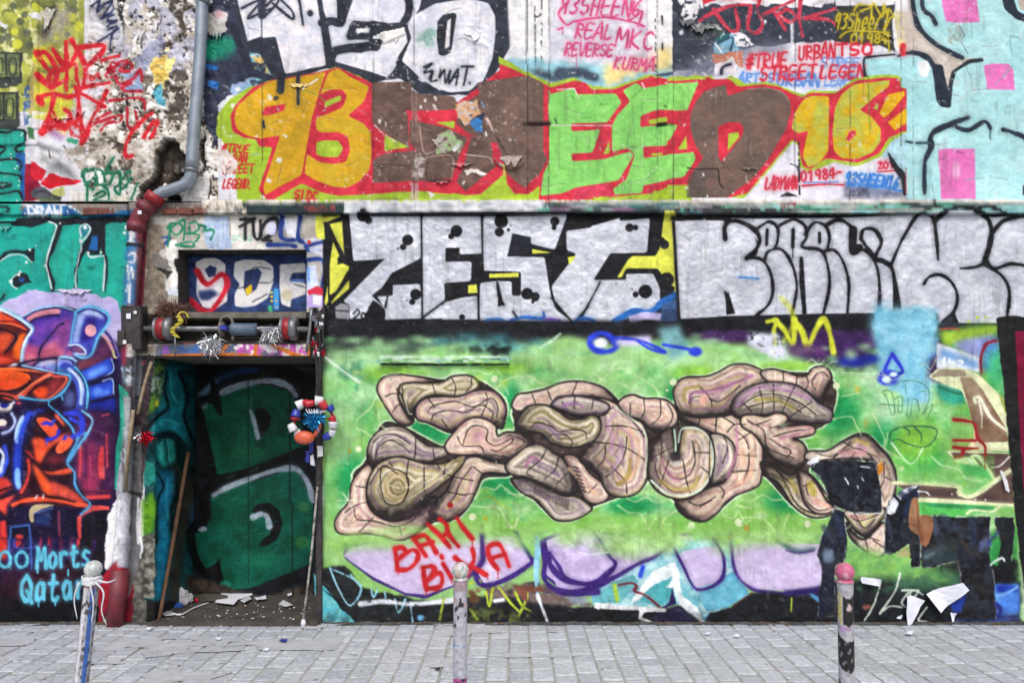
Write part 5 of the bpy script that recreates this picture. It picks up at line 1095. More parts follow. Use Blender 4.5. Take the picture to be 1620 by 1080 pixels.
F('1a2024', "280,690 860,690 860,640 780,650 560,690 420,680", soft=4, n=(14, .35, .4)); S('d6e8e0', 3, "285,712 500,716 700,712 850,716", n=(10, .25, .3), a=.9); S('2a3a34', 3, "290,742 600,745 850,742", n=(10, .2, .3)); F('16201e', "760,675 855,670 850,705 780,702", soft=2, jag=3)
for k in range(24): x = 290+k*24; S(r2.choice(['9fd0b0', '5aa04a', 'd8e8e0', '2f5a4c', '80b8c0']), (3, 6, 3), [[x-20, 724+r2.uniform(-6, 8)], [x+20, 724+r2.uniform(-6, 8)]], soft=2, a=.8, halo=False)
S('bfe0c8', 4, "990,670 1040,640 1080,608", soft=2, a=.8)
# ================= the snail-shell letters of the green mural
def shell(p, pal='rose', dark=(0, 1), dk=.75, off=0, o=None, wob=1.):
    pts = spline(P(p), True, 5)
    x0, y0 = np.maximum(pts.min(0).astype(int)-3, 0); x1, y1 = pts.max(0).astype(int)+4
    yy, xx = np.mgrid[y0:y1, x0:x1].astype(np.float32)+.5
    ins = np.zeros(xx.shape, bool); D = np.full(xx.shape, 1e9, np.float32)
    q = np.roll(pts, -1, 0)
    for a, b in zip(pts, q):
        d = b-a; dd = max(float(d@d), 1e-6)
        t = np.clip(((xx-a[0])*d[0]+(yy-a[1])*d[1])/dd, 0, 1)
        D = np.minimum(D, (xx-a[0]-t*d[0])**2+(yy-a[1]-t*d[1])**2)
        if (a[1] <= yy[:, 0]).any() or True:
            c = ((a[1] <= yy) != (b[1] <= yy))
            if abs(b[1]-a[1]) > 1e-6: ins ^= c & (xx < a[0]+(yy-a[1])*(b[0]-a[0])/(b[1]-a[1]))
    D = np.sqrt(D)
    sl = (slice(y0, y1), slice(x0, x1))
    m = np.clip(np.where(ins, D, -D)+.5, 0, 1)
    pals = {'rose': ['d8c4b4', 'b490a0', 'e4d8c4', 'a98a80', 'dcc8b0', 'c090a8', 'cdb684'],
            'olive': ['cfc8b0', '9a9068', 'e0d8c0', '8a8050', 'cdc2a4', '97808c', 'bcae6c'],
            'grey': ['c2bcb2', '8c8078', 'd4cabc', '94789a', 'b0a8a0', '86807a', 'c8bca8'],
            'pink': ['e2c8b6', 'd2a6a0', 'ead8c4', 'cc9ca4', 'e2cbb4', 'c89490', 'e4d2b4']}[pal]
    C = np.array([lin(c) for c in pals])
    mx = max(float(D[ins].max()) if ins.any() else 1, 1)
    f = D/5.2*wob+off+(nz(30, 61)[sl]-.5)*2.2
    i = np.floor(f).astype(int); t = f-i; t = np.clip((t-.3)/.7, 0, 1)[..., None]
    col = C[i % 7]*(1-t)+C[(i+1) % 7]*t
    fine = nz(9, 62)[sl][..., None]; col = col*(.82+.26*fine); rid = np.sin(D*1.75+nz(20, 66)[sl]*5)[..., None]; col = col*(1-.13*np.clip(rid, 0, 1))*np.array([.99, .975, .95]); col = col*.8+col.mean(2, keepdims=True)*np.array([1.03, .99, .93])*.2; col = np.clip(col*1.09, 0, 1)
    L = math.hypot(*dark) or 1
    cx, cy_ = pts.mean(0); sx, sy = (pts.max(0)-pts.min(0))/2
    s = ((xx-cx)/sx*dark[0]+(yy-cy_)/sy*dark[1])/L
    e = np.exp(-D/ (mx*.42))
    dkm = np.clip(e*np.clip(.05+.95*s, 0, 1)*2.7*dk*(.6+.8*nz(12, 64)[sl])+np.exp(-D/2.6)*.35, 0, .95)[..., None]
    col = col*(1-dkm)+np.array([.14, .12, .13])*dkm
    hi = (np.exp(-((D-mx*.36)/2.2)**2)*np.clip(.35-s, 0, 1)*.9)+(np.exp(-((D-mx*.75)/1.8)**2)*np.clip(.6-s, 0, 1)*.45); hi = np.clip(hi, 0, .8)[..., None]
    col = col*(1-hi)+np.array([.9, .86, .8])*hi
    I = IMG[sl]; IMG[sl] = I*(1-m[..., None])+col*m[..., None]
    o = CUR[0] if o is None else o
    if o: IDS[sl][m > .5] = o
    k = np.clip((1.6-D)/1.1+.5, 0, 1)[..., None]*.9
    IMG[sl] = IMG[sl]*(1-k)+np.array([.13, .11, .12])*k
A = (510, 560, 3.6); Bq = (800, 560, 3.6); Cq = (1040, 560, 3.6)
SH = [
 (A, "180,690 250,610 330,420 420,400 700,540 830,560 1040,640 1060,690 920,700 870,790 780,920 640,950 500,1035 300,1020 150,1000 90,960 170,840", None),
 (A, "450,170 700,150 860,140 1030,260 1020,400 900,430 730,440 560,370 480,330", None),
 (Bq, "60,300 300,180 600,240 800,450 810,700 700,790 500,860 370,940 240,900 60,700 10,620 60,420", None),
 (Bq, "660,280 790,250 960,330 1000,420 1160,460 1160,720 1020,810 840,740 760,400", None),
 (Cq, "110,230 200,150 600,110 980,140 970,380 760,480 860,560 880,600 1000,560 1010,640 860,640 900,780 1010,890 900,920 760,850 590,680 460,790 260,935 120,850 60,740 130,500 110,340", None),
 (A, "85,950 110,900 160,840 170,760 200,700 260,640 290,680 260,760 270,850 320,910 400,940 480,930 560,880 610,820 640,820 630,900 580,970 500,1030 430,1050 350,1030 260,1015 150,1020 95,1000", 'pink', (.6, -.2), 0),
 (A, "620,900 660,830 720,760 780,640 850,590 960,620 1050,640 1060,685 920,680 880,760 840,850 780,910 700,945", 'rose', (-1, .2), 2),
 (A, "350,140 420,122 520,130 640,150 660,160 600,165 500,170 450,190 440,230 460,300 490,350 520,370 500,395 460,395 410,360 350,270 320,200", 'pink', (1, .5), 0),
 (A, "450,185 500,165 600,165 680,160 740,130 820,125 870,150 880,185 840,215 760,245 680,235 620,235 560,265 520,320 515,345 480,320 445,250", 'olive', (.2, 1), 1),
 (A, "545,310 590,260 680,245 780,245 860,215 940,210 1000,240 1035,310 1030,370 1010,420 960,385 880,370 820,380 770,420 730,440 680,420 620,390 555,370", 'rose', (.3, 1), 4),
 (A, "265,580 280,500 330,440 400,415 480,430 540,480 600,520 690,530 700,570 640,600 560,620 500,600 420,590 350,610 290,630", 'grey', (-.2, 1), 0),
 (A, "265,760 290,680 340,620 430,590 500,605 600,630 700,620 760,590 800,580 780,640 700,720 600,800 540,880 460,930 380,935 310,900 270,840", 'olive', (.1, 1), 3),
 (A, "710,520 740,470 800,400 860,368 930,375 985,410 990,445 1000,465 1050,445 1130,455 1190,490 1180,540 1120,590 1040,610 980,600 900,570 800,570 730,560", 'pink', (.4, .3), 1),
 (Bq, "40,720 100,705 200,740 300,790 400,810 480,870 440,910 370,940 290,940 240,900 180,830 100,790", 'grey', (.3, -1), 1),
 (Bq, "10,630 60,580 130,530 200,520 280,570 350,610 380,680 400,760 360,800 300,790 220,740 130,700 60,690 20,670", 'grey', (1, .3), 5),
 (Bq, "330,590 380,580 430,610 480,680 560,740 585,790 560,830 500,845 450,820 420,760 390,690", 'pink', (-.8, .3), 0),
 (Bq, "50,280 80,230 140,220 230,200 300,170 380,158 460,165 540,190 600,240 620,270 560,265 480,245 400,238 300,245 270,290 200,300 100,320 60,310", 'pink', (1, .8), 2),
 (Bq, "430,600 450,560 500,490 540,420 530,340 490,300 540,265 620,290 700,350 770,400 800,480 810,580 800,680 760,760 690,795 600,790 560,740 540,690 480,640", 'rose', (-1, .3), 6),
 (Bq, "270,290 310,250 400,240 500,255 580,290 560,340 500,345 400,350 340,330", 'grey', (-.3, 1), 2),
 (Bq, "65,400 90,350 140,300 230,295 300,330 360,370 430,370 480,350 520,370 530,420 500,480 440,510 380,525 320,520 260,500 200,450 100,440", 'olive', (-1, .5), 0),
 (Bq, "650,290 680,250 730,235 790,255 860,255 920,270 965,320 970,380 930,420 870,440 820,420 770,380 700,350", 'pink', (-.4, 1), 1),
 (Cq, "130,370 200,340 300,350 380,340 440,350 470,390 540,410 580,480 590,560 580,700 550,750 450,790 390,830 340,890 270,935 190,920 130,870 120,820 200,790 300,750 380,720 430,640 440,560 400,490 330,460 230,420", 'pink', (-1, .1), 3),
 (Cq, "300,470 370,465 430,520 440,600 400,690 330,740 290,700 305,560", 'grey', (-1, .8), 0),
 (Bq, "820,500 860,480 900,440 950,430 965,540 985,560 1000,460 1020,425 1080,420 1140,450 1170,510 1180,600 1160,700 1110,770 1020,810 930,800 860,760 820,690 815,600", 'rose', (-1, -.4), 5),
 (Cq, "105,230 120,170 170,135 280,130 350,105 430,65 520,70 600,110 625,150 560,175 500,210 440,280 430,330 330,350 220,350 140,320", 'rose', (.5, 1), 2),
 (Cq, "600,105 660,88 740,105 800,125 850,120 880,85 930,72 970,95 985,140 960,200 930,285 880,250 840,220 780,180 700,165 630,150", 'pink', (.7, .9), 0),
 (Cq, "430,320 450,260 500,210 580,175 680,165 780,180 850,220 900,270 970,310 985,350 960,385 880,390 760,380 700,340 620,345 540,350 470,360", 'grey', (-.4, 1), 2),
 (Cq, "600,620 680,640 750,690 800,670 870,690 930,760 1000,880 930,920 850,910 770,850 700,740 620,690", 'olive', (-.2, -.7), 2),
 (Cq, "800,670 850,680 900,730 960,830 1010,880 930,905 860,870 825,800", 'pink', (-1, 0), 0),
 (Cq, "485,390 500,355 560,350 620,360 680,340 730,350 740,380 690,420 760,410 850,405 890,425 880,455 820,470 770,480 820,500 850,560 840,610 790,640 720,620 650,580 610,530 560,460 500,420", 'pink', (-.3, .9), 5),
 (Cq, "855,590 880,555 980,550 1060,500 1140,462 1200,470 1260,530 1320,600 1350,700 1330,820 1285,880 1240,800 1240,640 1180,600 1000,600 900,610", 'rose', (.2, -.3), 1),
 (Cq, "1080,890 1290,880 1260,960 1200,1030 1150,1020 1100,960", 'olive', (.2, 1), 3),
 (Cq, "1080,960 1120,1020 1190,1050 1290,960 1290,1120 1240,1150 1160,1100 1100,1040", 'pink', (-1, .2), 1),
]
for v, p, *r in SH:
    V(*v); S('bfdcb4', 9, p, closed=1, o=0, soft=1.5); F('bfdcb4', p, sm=1, o=0)
use(mu)
for v, p, *r in SH:
    V(*v); S('1a191b', 3.6, p, closed=1, o=0)
    if r[0] is None: F('2c2524', p, sm=1, c2='4a3e3a', ns=10)
names = ['curled pink shell band', 'ribbed shell band', 'snail-like shell curl']
use(0)
for k, (v, p, *r) in enumerate(SH):
    if r[0] is None: continue
    V(*v); i = piece('shell_band', None, mu); p = P(p); c_ = p.mean(0); p = ((p-c_)*1.055+c_-[VT[0]+OX, VT[1]+OY])*VT[2]
    shell(p, r[0], r[1], .62, r[2], o=i, wob=1.15)
V(*A)
for x, y, r, c in ((425, 750, 110, 'c9b08a'), (425, 750, 96, '8f8452'), (425, 750, 84, 'cdbb9a'), (425, 752, 62, '6d6240'), (428, 755, 44, 'c3b58c'), (430, 760, 30, '7d7258'), (425, 756, 16, 'b3a98a')): B(c, x, y, r*.8, r*.9, soft=.15, jag=1, a=.85)
F('d8b4a6', "810,510 830,430 880,405 950,430 930,490 960,510 1060,480 1080,500 1020,545 950,560 900,520", a=.7, soft=1); F('b88a9c', "850,490 860,450 910,440 930,470 900,500", soft=2, a=.7)
LN = '262022'
for p in ("600,160 650,155 680,160", "420,200 440,215 490,330 515,340", "455,190 460,260 500,330", "600,330 640,290 760,270 860,300 960,250 1000,300 990,360", "620,380 640,340 720,320 820,330 900,290 970,330 960,380", "360,240 400,225 440,225", "400,330 430,290 460,295", "625,165 640,215 640,240", "740,140 760,190 750,240", "850,140 845,185 820,210", "600,250 640,300", "930,220 940,270 900,360", "680,370 720,430", "290,500 350,460 420,460 500,510", "300,600 320,530 380,490 440,510 500,560", "530,470 530,560 520,600", "630,540 640,600", "800,515 830,430 880,405 940,430 935,490 990,520 1080,480 1070,510 1000,550 960,545", "770,470 800,520 900,525 930,570 1040,580", "1060,460 1130,480 1150,510 1100,550", "490,610 480,700 490,760 460,840", "270,740 340,640 430,680", "330,720 340,640 400,650 480,690 490,780 440,850 370,850 340,790 330,720", "400,640 380,610", "580,640 580,780", "700,630 690,700", "340,920 380,870", "190,750 250,760", "130,900 190,860 260,840", "180,880 200,940 300,950 420,980 520,940 540,900", "210,1010 290,930", "440,980 450,1030", "640,600 700,680 860,720", "700,780 800,800 860,790", "850,640 780,740 760,800 720,850", "860,640 910,680"):
    S(LN, 1.8, p, soft=1)
for p in ("380,745 460,760 600,720 750,600", "500,820 620,740 740,660"): S('d9d6b0', 1.8, p, a=.8)
S('dfe6e0', 2, "290,560 300,520 340,470", a=.8); S('e8ece6', 2, "470,250 490,330 510,340", a=.7)
for k in range(14): S('6a4a58', 1.6, [[470+k*12, 1000-k*6], [480+k*12, 900-k*3]], a=.45, soft=2)
V(*Bq)
for p in ("150,230 170,280", "240,210 260,260", "405,160 380,230", "320,270 340,300", "395,240 390,310", "500,260 490,310", "570,410 680,410 780,440", "500,500 600,510 700,540 790,600", "570,520 560,600 520,640", "690,470 680,560 640,640 570,700", "600,640 680,720 690,790", "620,300 550,340", "700,360 740,400 790,470", "240,480 260,460 340,460 380,500 370,520", "140,420 180,390 260,410 300,440 380,430 450,440 460,480", "230,540 200,600 120,670 160,700", "300,590 280,660 220,710", "350,680 290,740", "360,640 390,700", "470,790 520,740", "710,280 710,340", "785,250 790,330 750,380", "880,260 880,350 830,400", "920,280 950,340 930,400 870,420", "830,590 950,530", "890,500 890,600 930,680 990,710 1050,680 1080,600 1060,490", "930,600 870,780", "1010,600 1030,720 1050,790", "1070,560 1160,560", "1110,640 1160,680", "850,620 870,700 950,780 1040,780"):
    S(LN, 1.8, p, soft=1)
B('1c1b1e', 968, 580, 60, 50, soft=.7, a=.85); B('c0c0c0', 975, 622, 30, 20, soft=.6, a=.7)
S('bfe0c8', 2.6, "960,430 968,500 968,550", sm=0)
S('cfe6d0', 3, "985,500 1000,430 1060,418 1120,440 1165,500 1180,600 1160,700 1100,775 1020,805 920,795 830,720", a=.9); S('cfe0cc', 2.6, "620,300 720,370 790,440 805,560 790,700", a=.8)
for p, c, w in (("600,560 610,480 580,400 620,340", 'b58aa8', 6), ("700,420 760,520 740,660 660,740", 'd6a890', 6), ("640,470 660,560 600,680", 'b092b0', 5), ("710,600 700,690 640,740", '9c8a3c', 6), ("170,410 240,420 300,470", '8d6f94', 7), ("330,290 400,280 440,300", '8d6090', 6), ("110,640 150,590 190,600", '9c5a88', 5), ("880,720 960,770 1060,760 1100,700", 'a08a44', 7), ("890,600 920,680 990,720", 'b47890', 5), ("360,650 450,740 520,800", 'd8b090', 5)): S(c, w, p, soft=3, a=.7)
for k in range(7): S('2a2226', 3, [[385+k*8, 640+k*22], [410+k*8, 650+k*22]], a=.8, soft=1.5)
for k in range(12): S('241f22', 4, [[170+k*17, 745+k*8], [165+k*17, 790+k*8]], a=.5, soft=3)
V(*Cq)
for p in ("230,175 300,250 310,300", "180,280 200,220 280,210 400,180 500,140", "190,290 200,250 260,240 340,270 400,240 470,180", "715,100 720,160", "795,130 790,170", "850,130 860,170 840,210", "900,200 880,170 900,120 940,100 970,130", "580,190 600,280 590,340", "660,170 665,330", "780,185 710,330", "880,270 750,360", "480,270 540,330", "470,300 560,240 680,230 800,270 900,340", "520,300 600,280 700,270 820,330", "245,360 230,410", "330,410 350,350 440,400", "340,360 330,450", "400,440 440,400 500,400", "540,440 460,490", "560,580 440,570", "560,660 440,670 360,700", "380,470 400,540 370,620", "440,430 500,480 520,540", "520,560 520,640 490,730", "340,740 380,780 370,820", "180,840 240,860 330,810", "240,870 310,830", "510,370 560,400 650,370", "560,400 610,440 620,520 680,560 780,590", "640,420 720,400", "660,470 760,440 870,425", "640,480 700,520 760,550 740,590", "660,640 700,680 760,740", "680,660 740,750 800,860 900,910", "830,750 900,730", "860,800 850,750 900,720 960,820", "850,840 920,890 1000,870", "900,560 1000,580 1100,500", "1060,500 1110,530", "1000,590 1090,540 1180,550 1230,600", "1100,590 1130,560", "1290,620 1290,720 1250,780", "1300,700 1340,720", "1100,920 1150,950 1260,910", "1120,900 1180,990 1240,940", "1110,1010 1260,1060", "1230,1060 1290,1100", "1180,1040 1200,1120", "300,465 295,740"):
    S(LN, 1.8, p, soft=1)
B('e0b0a0', 265, 260, 36, 44, soft=.4)
for p, c, w in (("190,270 200,220 300,210 450,160 540,120", 'a86a98', 6), ("150,260 160,200 240,180", 'a89a54', 6), ("460,290 560,200 680,195 790,220 870,260", 'a878a4', 6), ("560,260 680,260 780,310", 'a09448', 6), ("450,420 450,560 400,700", 'b07894', 6), ("540,560 530,680 460,740", 'dcae96', 8), ("480,560 490,620", 'dcae96', 10), ("700,480 800,450 860,430", 'b07890', 5), ("870,740 890,790", 'b8ac3c', 12), ("900,830 980,870", 'd89a86', 6), ("1130,490 1200,510", 'b49a48', 6), ("1040,560 1180,560", 'c78a94', 8), ("760,720 790,780", 'a89a48', 7), ("1100,920 1180,930", 'c07c80', 5)): S(c, w, p, soft=3, a=.7)
F('d98a2a', "1245,620 1275,610 1285,650 1260,680 1240,665", jag=2)
S('cfd8d0', 1.5, "880,340 885,365"); S('cfd8d0', 1.5, "870,350 895,352")
# sparkles, squiggles and planets on the green
use(0)
PL = 'c8dca6'
V(*A)
for p in ("310,240 270,310 200,370 195,420 240,440 280,470", "320,330 330,400 370,430", "990,200 1060,140 1180,125 1230,160 1300,170", "1010,200 1040,190 1060,230", "870,820 920,760 980,770 1020,745 1060,790 1140,800", "840,860 920,870 1000,870 1050,950 1090,990 1130,900 1200,850", "120,790 150,830 185,830"): S(PL, 2.4, p, soft=2, a=.75, n=(20, .15, .3))
for x, y, r in ((205, 540, 20), (980, 140, 22), (855, 925, 24), (930, 160, 12)): B('d2dfb4', x, y, r, soft=.3)
for x, y, r in ((155, 550, 14), (930, 935, 18)): B('a8a838', x, y, r, soft=.5)
for a in range(6): S('e0ecd0', 1.6, [[140, 832], [140+60*math.cos(a*1.05), 832+50*math.sin(a*1.05)]], soft=1.5, a=.6)
B('d8284c', 468, 995, 14, 9, soft=.2); B('a02020', 728, 858, 20, soft=.3)
S('a8a83c', 3, "890,830 960,810 1010,850 1070,880", soft=3, a=.6)
V(*Bq)
for p in ("530,160 600,100 660,80 720,110 790,150 850,190 880,240", "590,180 640,160 700,190 750,220", "690,820 740,840 800,815 860,845 920,830", "640,860 700,900 770,910 820,1000 870,1030 900,940 970,890", "0,760 60,810 100,800", "0,980 50,980 80,900 140,880"): S(PL, 2.4, p, soft=2, a=.7, n=(20, .15, .3))
for x, y, r in ((955, 158, 22), (918, 205, 10), (1055, 975, 24), (1325, 955, 24)): B('d2dfb4', x, y, r, soft=.3)
for x, y, r in ((1375, 990, 20), (1280, 1040, 12)): B('b09a38', x, y, r, soft=.5)
V(*Cq)
for p in ("480,830 540,835 600,800 660,830 720,825", "480,930 580,930 640,970 700,1035 730,950 750,910", "450,860 530,875", "1000,370 1100,355 1130,400 1160,460", "1230,340 1290,470 1300,540 1430,620", "1310,450 1300,520", "1050,240 1150,220"): S(PL, 2.4, p, soft=2, a=.7, n=(20, .15, .3))
for x, y, r in ((1020, 180, 24), (1390, 650, 20), (855, 965, 24), (465, 960, 24), (90, 160, 22), (195, 975, 22)): B('d2dfb4', x, y, r, soft=.3)
B('b09a38', 505, 990, 20, soft=.5); B('b09a4c', 1185, 390, 14, 40, soft=.8, a=.6); B('c9b43c', 1140, 200, 30, soft=.8, a=.6)
V(0, 0, 1)
for k in range(34):
    x = r2.uniform(530, 1560); y = r2.choice([r2.uniform(572, 600), r2.uniform(812, 850), r2.uniform(600, 830)])
    if IDS[int(y)+OY, int(x)+OX] != mu: continue
    p_ = [[x+i*9, y+r2.uniform(-9, 9)] for i in range(r2.randint(4, 7))]; S('cfe4bc', 2, p_, soft=2, a=.55)
for k in range(40):
    x = r2.uniform(530, 1560); y = r2.uniform(575, 845)
    if IDS[int(y)+OY, int(x)+OX] == mu: B(r2.choice(['b4cc58', 'cfe6c4', '5fae50', 'a8c840']), x, y, r2.uniform(8, 22), r2.uniform(6, 16), soft=1, a=.5)
r_ = random.Random(5); V(0, 0, 1)
for k in range(260): B('d6ead0' if k % 3 else '1e7a48', r_.uniform(520, 1570), r_.uniform(575, 915), r_.uniform(.8, 1.7), soft=.6, a=.8)
# green mist rising over the lilac letters
for x, y, rx, ry in ((600, 855, 60, 22), (720, 850, 50, 20), (830, 850, 40, 26), (900, 850, 36, 24), (985, 860, 45, 28), (1060, 850, 60, 36), (1150, 856, 50, 34), (1240, 850, 70, 20), (640, 838, 80, 14), (760, 836, 80, 14), (900, 838, 60, 16), (970, 834, 80, 16), (1100, 838, 60, 16), (1230, 840, 80, 14), (560, 850, 30, 14)): B('97c672', x, y, rx, ry, soft=1, a=.85, n=(22, .25, .6))
V(500, 800, 3.682)
# red BAKI BIXA
ba = piece('graffiti_tag', 'red sprayed words BAKI BIXA across the lilac letters'); use(ba)
RB = 'b82226'
for p in ("460,245 475,370", "460,250 500,240 520,270 480,310", "490,300 560,255 595,280 580,330 530,370 475,370", "570,190 620,170 650,185 700,270", "570,190 640,290", "610,230 680,210", "650,105 720,170 780,240", "720,75 760,110 770,160 830,235", "820,70 860,130 910,190", "760,160 730,180",
          "625,360 630,420 645,490", "620,360 670,350 690,370 650,430", "640,440 710,390 735,420 720,470 660,480", "740,335 790,420", "730,290 735,300", "810,300 860,340 920,360 990,400", "910,250 920,310 890,370 870,410", "1000,240 1040,220 1080,240 1125,350", "1000,240 1010,300 1060,370", "1030,300 1100,280"):
    S(RB, 7, p, soft=2)
use(0)
for x, y in ((480, 370), (640, 490), (700, 470), (1000, 400)): drip(RB, x, y, 30, 1.2)
B(RB, 690, 800-800, 1, 1) if 0 else None
# left edge marks of the mural
V(510, 560, 3.6)
F('3f8f70', "95,70 225,30 235,140 100,150", soft=2, a=.6, n=(10, .3, .3)); S('cfe6d0', 4, "20,20 110,90 210,160", soft=2); F('4a9a70', "180,180 210,170 200,230", soft=2, n=(7, .4, .3))
# ================= brown letters, posters and the black frame at the right
V(1260, 500, 3.6)
F('7fb84a', "820,80 1150,60 1180,300 1170,620 900,560 960,380", soft=8, jag=3, c2='5aa850', ns=12, o=mu); F('9aa4dc', "900,120 1130,90 1080,200 1030,260 900,180", soft=5); F('4a86d0', "1060,150 1150,110 1170,300 1120,330 1050,300", soft=6); F('3fb070', "1100,200 1180,200 1190,440 1080,380", soft=8)
F('9cc23c', "820,90 1150,50 1150,90 950,130 840,170", soft=4); B('c8d844', 980, 30, 10); B('c8d844', 1030, 8, 12); B('c8d844', 1080, 8, 10)
F('2c3038', "800,60 870,0 930,60 870,75", soft=1); S('b05040', 2, "820,75 900,68 930,80")
br_ = piece('graffiti_piece', 'brown block letters edged in cream at the right end of the green mural')
use(br_)
F('dfe8f4', "800,150 1050,240 1040,320 900,290 800,300", soft=1); F('7aa8e0', "820,180 1040,260 1030,300 820,250", soft=3); T('e8f0f8', 4, "ueZ", 840, 240, 40, ex=960, ey=260)
F('2a9a80', "780,380 960,420 970,490 900,510 820,480", soft=4); F('8ac87a', "740,400 800,440 790,430", soft=2); S('1d6a50', 4, "810,400 920,440 960,430", soft=2)
CRM = 'd9dfb4'; BRW = '86705c'
F(CRM, "750,345 800,300 880,290 960,300 1040,330 1190,480 1200,660 1210,770 960,760 1010,700 1010,600 940,420 870,400")
F('9a8c7a', "780,335 820,300 960,305 970,340 900,345 860,340 760,350"); F(BRW, "930,345 1000,350 1060,420 1195,640 1205,715 1040,720 1010,640 970,480", c2='7a5c48', ns=14); F('b4a488', "930,345 1000,350 1060,420 1080,480 990,450", soft=4, a=.7)
S('e8ead0', 5, "1020,490 1015,465 1050,470 1100,570 1195,650", soft=1.5); S('e8ead0', 3, "1040,480 1055,560", soft=1.5); F('9cae5a', "1150,440 1195,480 1190,560")
F(CRM, "850,765 1210,775 1210,880 1120,940 1100,900 980,850 900,820"); F('4f3a38', "880,775 1215,782 1220,870 1130,930 1100,880 1050,860 1010,800 900,805", c2='5e4844', ns=10)
F('3f9a5a', "930,830 1080,860 1130,930 960,900", soft=2); S(CRM, 5, "910,820 990,830 1000,800 1040,800 1100,880 1130,935", soft=1.5)
F('4a3a38', "560,950 900,965 940,1010 1020,1030 1160,920 1225,870 1240,1075 700,1050", c2='5a4640', ns=10); S(CRM, 7, "550,948 900,962 930,1010 1000,1025 1100,960 1220,875", soft=1.5); S(CRM, 4, "640,1045 1240,1075", soft=1.5)
S('e0dcd4', 2.4, "1165,885 1205,990", jag=1); S('e0e6e0', 2, "1110,860 1160,850 1210,800")
use(piece('graffiti_tag', 'dark red marker strokes beside the brown letters'))
for p in ("895,588 960,595 1015,615 1030,690 1075,740 1075,800", "895,706 1020,708", "895,745 950,752 1035,752", "950,760 940,795 900,805"): S('8e1a22', (5, 4), p)
S('7a1c30', (3, 6, 3), "1140,140 1080,160 1050,240 1055,320", soft=1.5)
use(piece('graffiti_tag', 'thin dark green outlined tag with a small bubble throw below it'))
for p in ("490,430 520,420 545,440 560,540 540,560 520,480 500,440", "560,470 600,460 600,540 580,540 580,480", "640,470 630,570 650,570 660,480 690,480 700,540", "700,430 750,430 750,490 720,560 760,510 775,510 740,590", "560,400 600,370 680,370 740,400 760,440", "480,500 600,510", "620,390 625,440"): S('3f7a58', 1.6, p, a=.8)
for p in ("530,700 540,660 600,630 700,625 790,640 795,680 760,730 720,745 680,740 620,720 580,700 535,712", "600,630 640,650 640,680", "670,630 710,670 710,720"): S('2a5a44', (2.4, 1.6), p)
use(0)
S('cfe8c8', 2.4, "540,720 650,840 720,750", soft=1.5); S('cfe8c8', 2.4, "770,800 830,850 920,870 960,920 1060,940", soft=1.5); B('cfe0b4', 597, 868, 18, soft=.3)
V(1240, 720, 3)
F('5fb84e', "520,0 1000,0 1000,120 960,160 860,190 820,145 560,130", soft=1, a=.35)
F('4fb052', "640,220 1010,240 970,270 870,275 860,290 640,280"); F('2a8050', "660,225 1000,245 990,255 700,245", soft=1); S(CRM, 3, "640,205 850,215 1090,235"); S(CRM, 3, "870,275 900,260 990,265 1030,235", soft=1)
F('4fa84a', "980,360 1110,340 1110,620 980,600", soft=2, c2='3a8a48', ns=10)
F('14141a', "170,600 600,560 900,480 1110,500 1120,840 170,840", soft=4, jag=3, c2='20262c', ns=12)
F('7eb85c', "290,420 600,500 820,560 800,620 600,600 300,560", soft=7, c2='5f9c58', ns=14); F('3f6a50', "340,600 700,560 960,560 900,640 500,640 300,650", soft=7, n=(14, .35, .4))
F('2a1c60', "0,640 180,620 180,660 0,660", soft=2); F('4a86b4', "120,650 190,680 180,710 130,670", soft=1); F('5aa0b0', "780,560 800,640", soft=2) if 0 else None
F('3f5ac4', "840,610 1115,610 1115,760 840,740", soft=2, c2='5a9ae0', ns=9); F('6ab0f0', "1020,630 1110,620 1110,680 1000,720", soft=3); F('3a4a90', "780,780 1110,760 1120,820 800,830", soft=3, c2='5a6ab0', ns=8)
po = 'torn_poster'
for lab, col, q in (('black square of torn poster over the shell lettering', '12141c', "155,20 300,22 430,30 450,120 465,180 470,275 370,270 260,250 225,230 170,100 130,70"),
    ('dark blue torn poster of a standing coat figure', '161c2e', "240,250 290,265 295,400 285,510 250,520 240,600 250,760 160,770 180,520 150,470 180,380 215,310"),
    ('black torn poster strip with a dark figure', '111319', "480,290 500,220 560,160 640,140 640,230 600,260 600,330 640,370 650,430 645,530 600,530 600,420 540,460 475,465"),
    ('large black torn poster at the right', '15161a', "650,370 710,285 850,290 860,290 980,292 980,480 1000,600 1005,780 880,795 840,740 840,560 820,500 700,530 650,530"),
    ('dark torn poster of a bent arm', '181a1e', "1000,292 1095,292 1090,420 1080,500 1040,525 1015,490 1040,440 1010,360")):
    use(piece(po, lab)); F(col, q, jag=2, h=.003, c2='2a2e38', ns=8); S('c8ccd4', 1.3, q, sm=0, closed=1, n=(9, .5, .15), a=.8, o=0, halo=False)
    for kk in range(9): qq = P(q); a0 = qq[r2.randrange(len(qq))]*.5+qq.mean(0)*.5-[VT[0]+OX, VT[1]+OY]; a0 = a0*VT[2]; S(r2.choice(['3a4458', '20242c', '4a4440', '0c0e12']), (2, 5, 2), [a0, a0+[r2.uniform(-20, 20), r2.uniform(10, 60)]], soft=2.5, a=.6, halo=False, o=0)
use(0)
F('1c1f2c', "170,40 440,40 450,200 250,200", soft=6, a=.5, n=(9, .4, .4)); F('dfe4f0', "520,200 560,160 640,142 620,160 560,180 520,270 490,270", jag=2); F('dde2ee', "135,20 160,5 165,30 120,50", jag=1)
F('7a5540', "600,210 630,195 640,230 645,290 700,285 710,300 700,370 680,430 650,425 640,380 600,350 590,300", jag=1, c2='8c6650', ns=8); S('5a3a2c', 2, "600,300 650,330 660,390"); F('6a7a92', "180,460 230,440 240,500 190,510", soft=2)
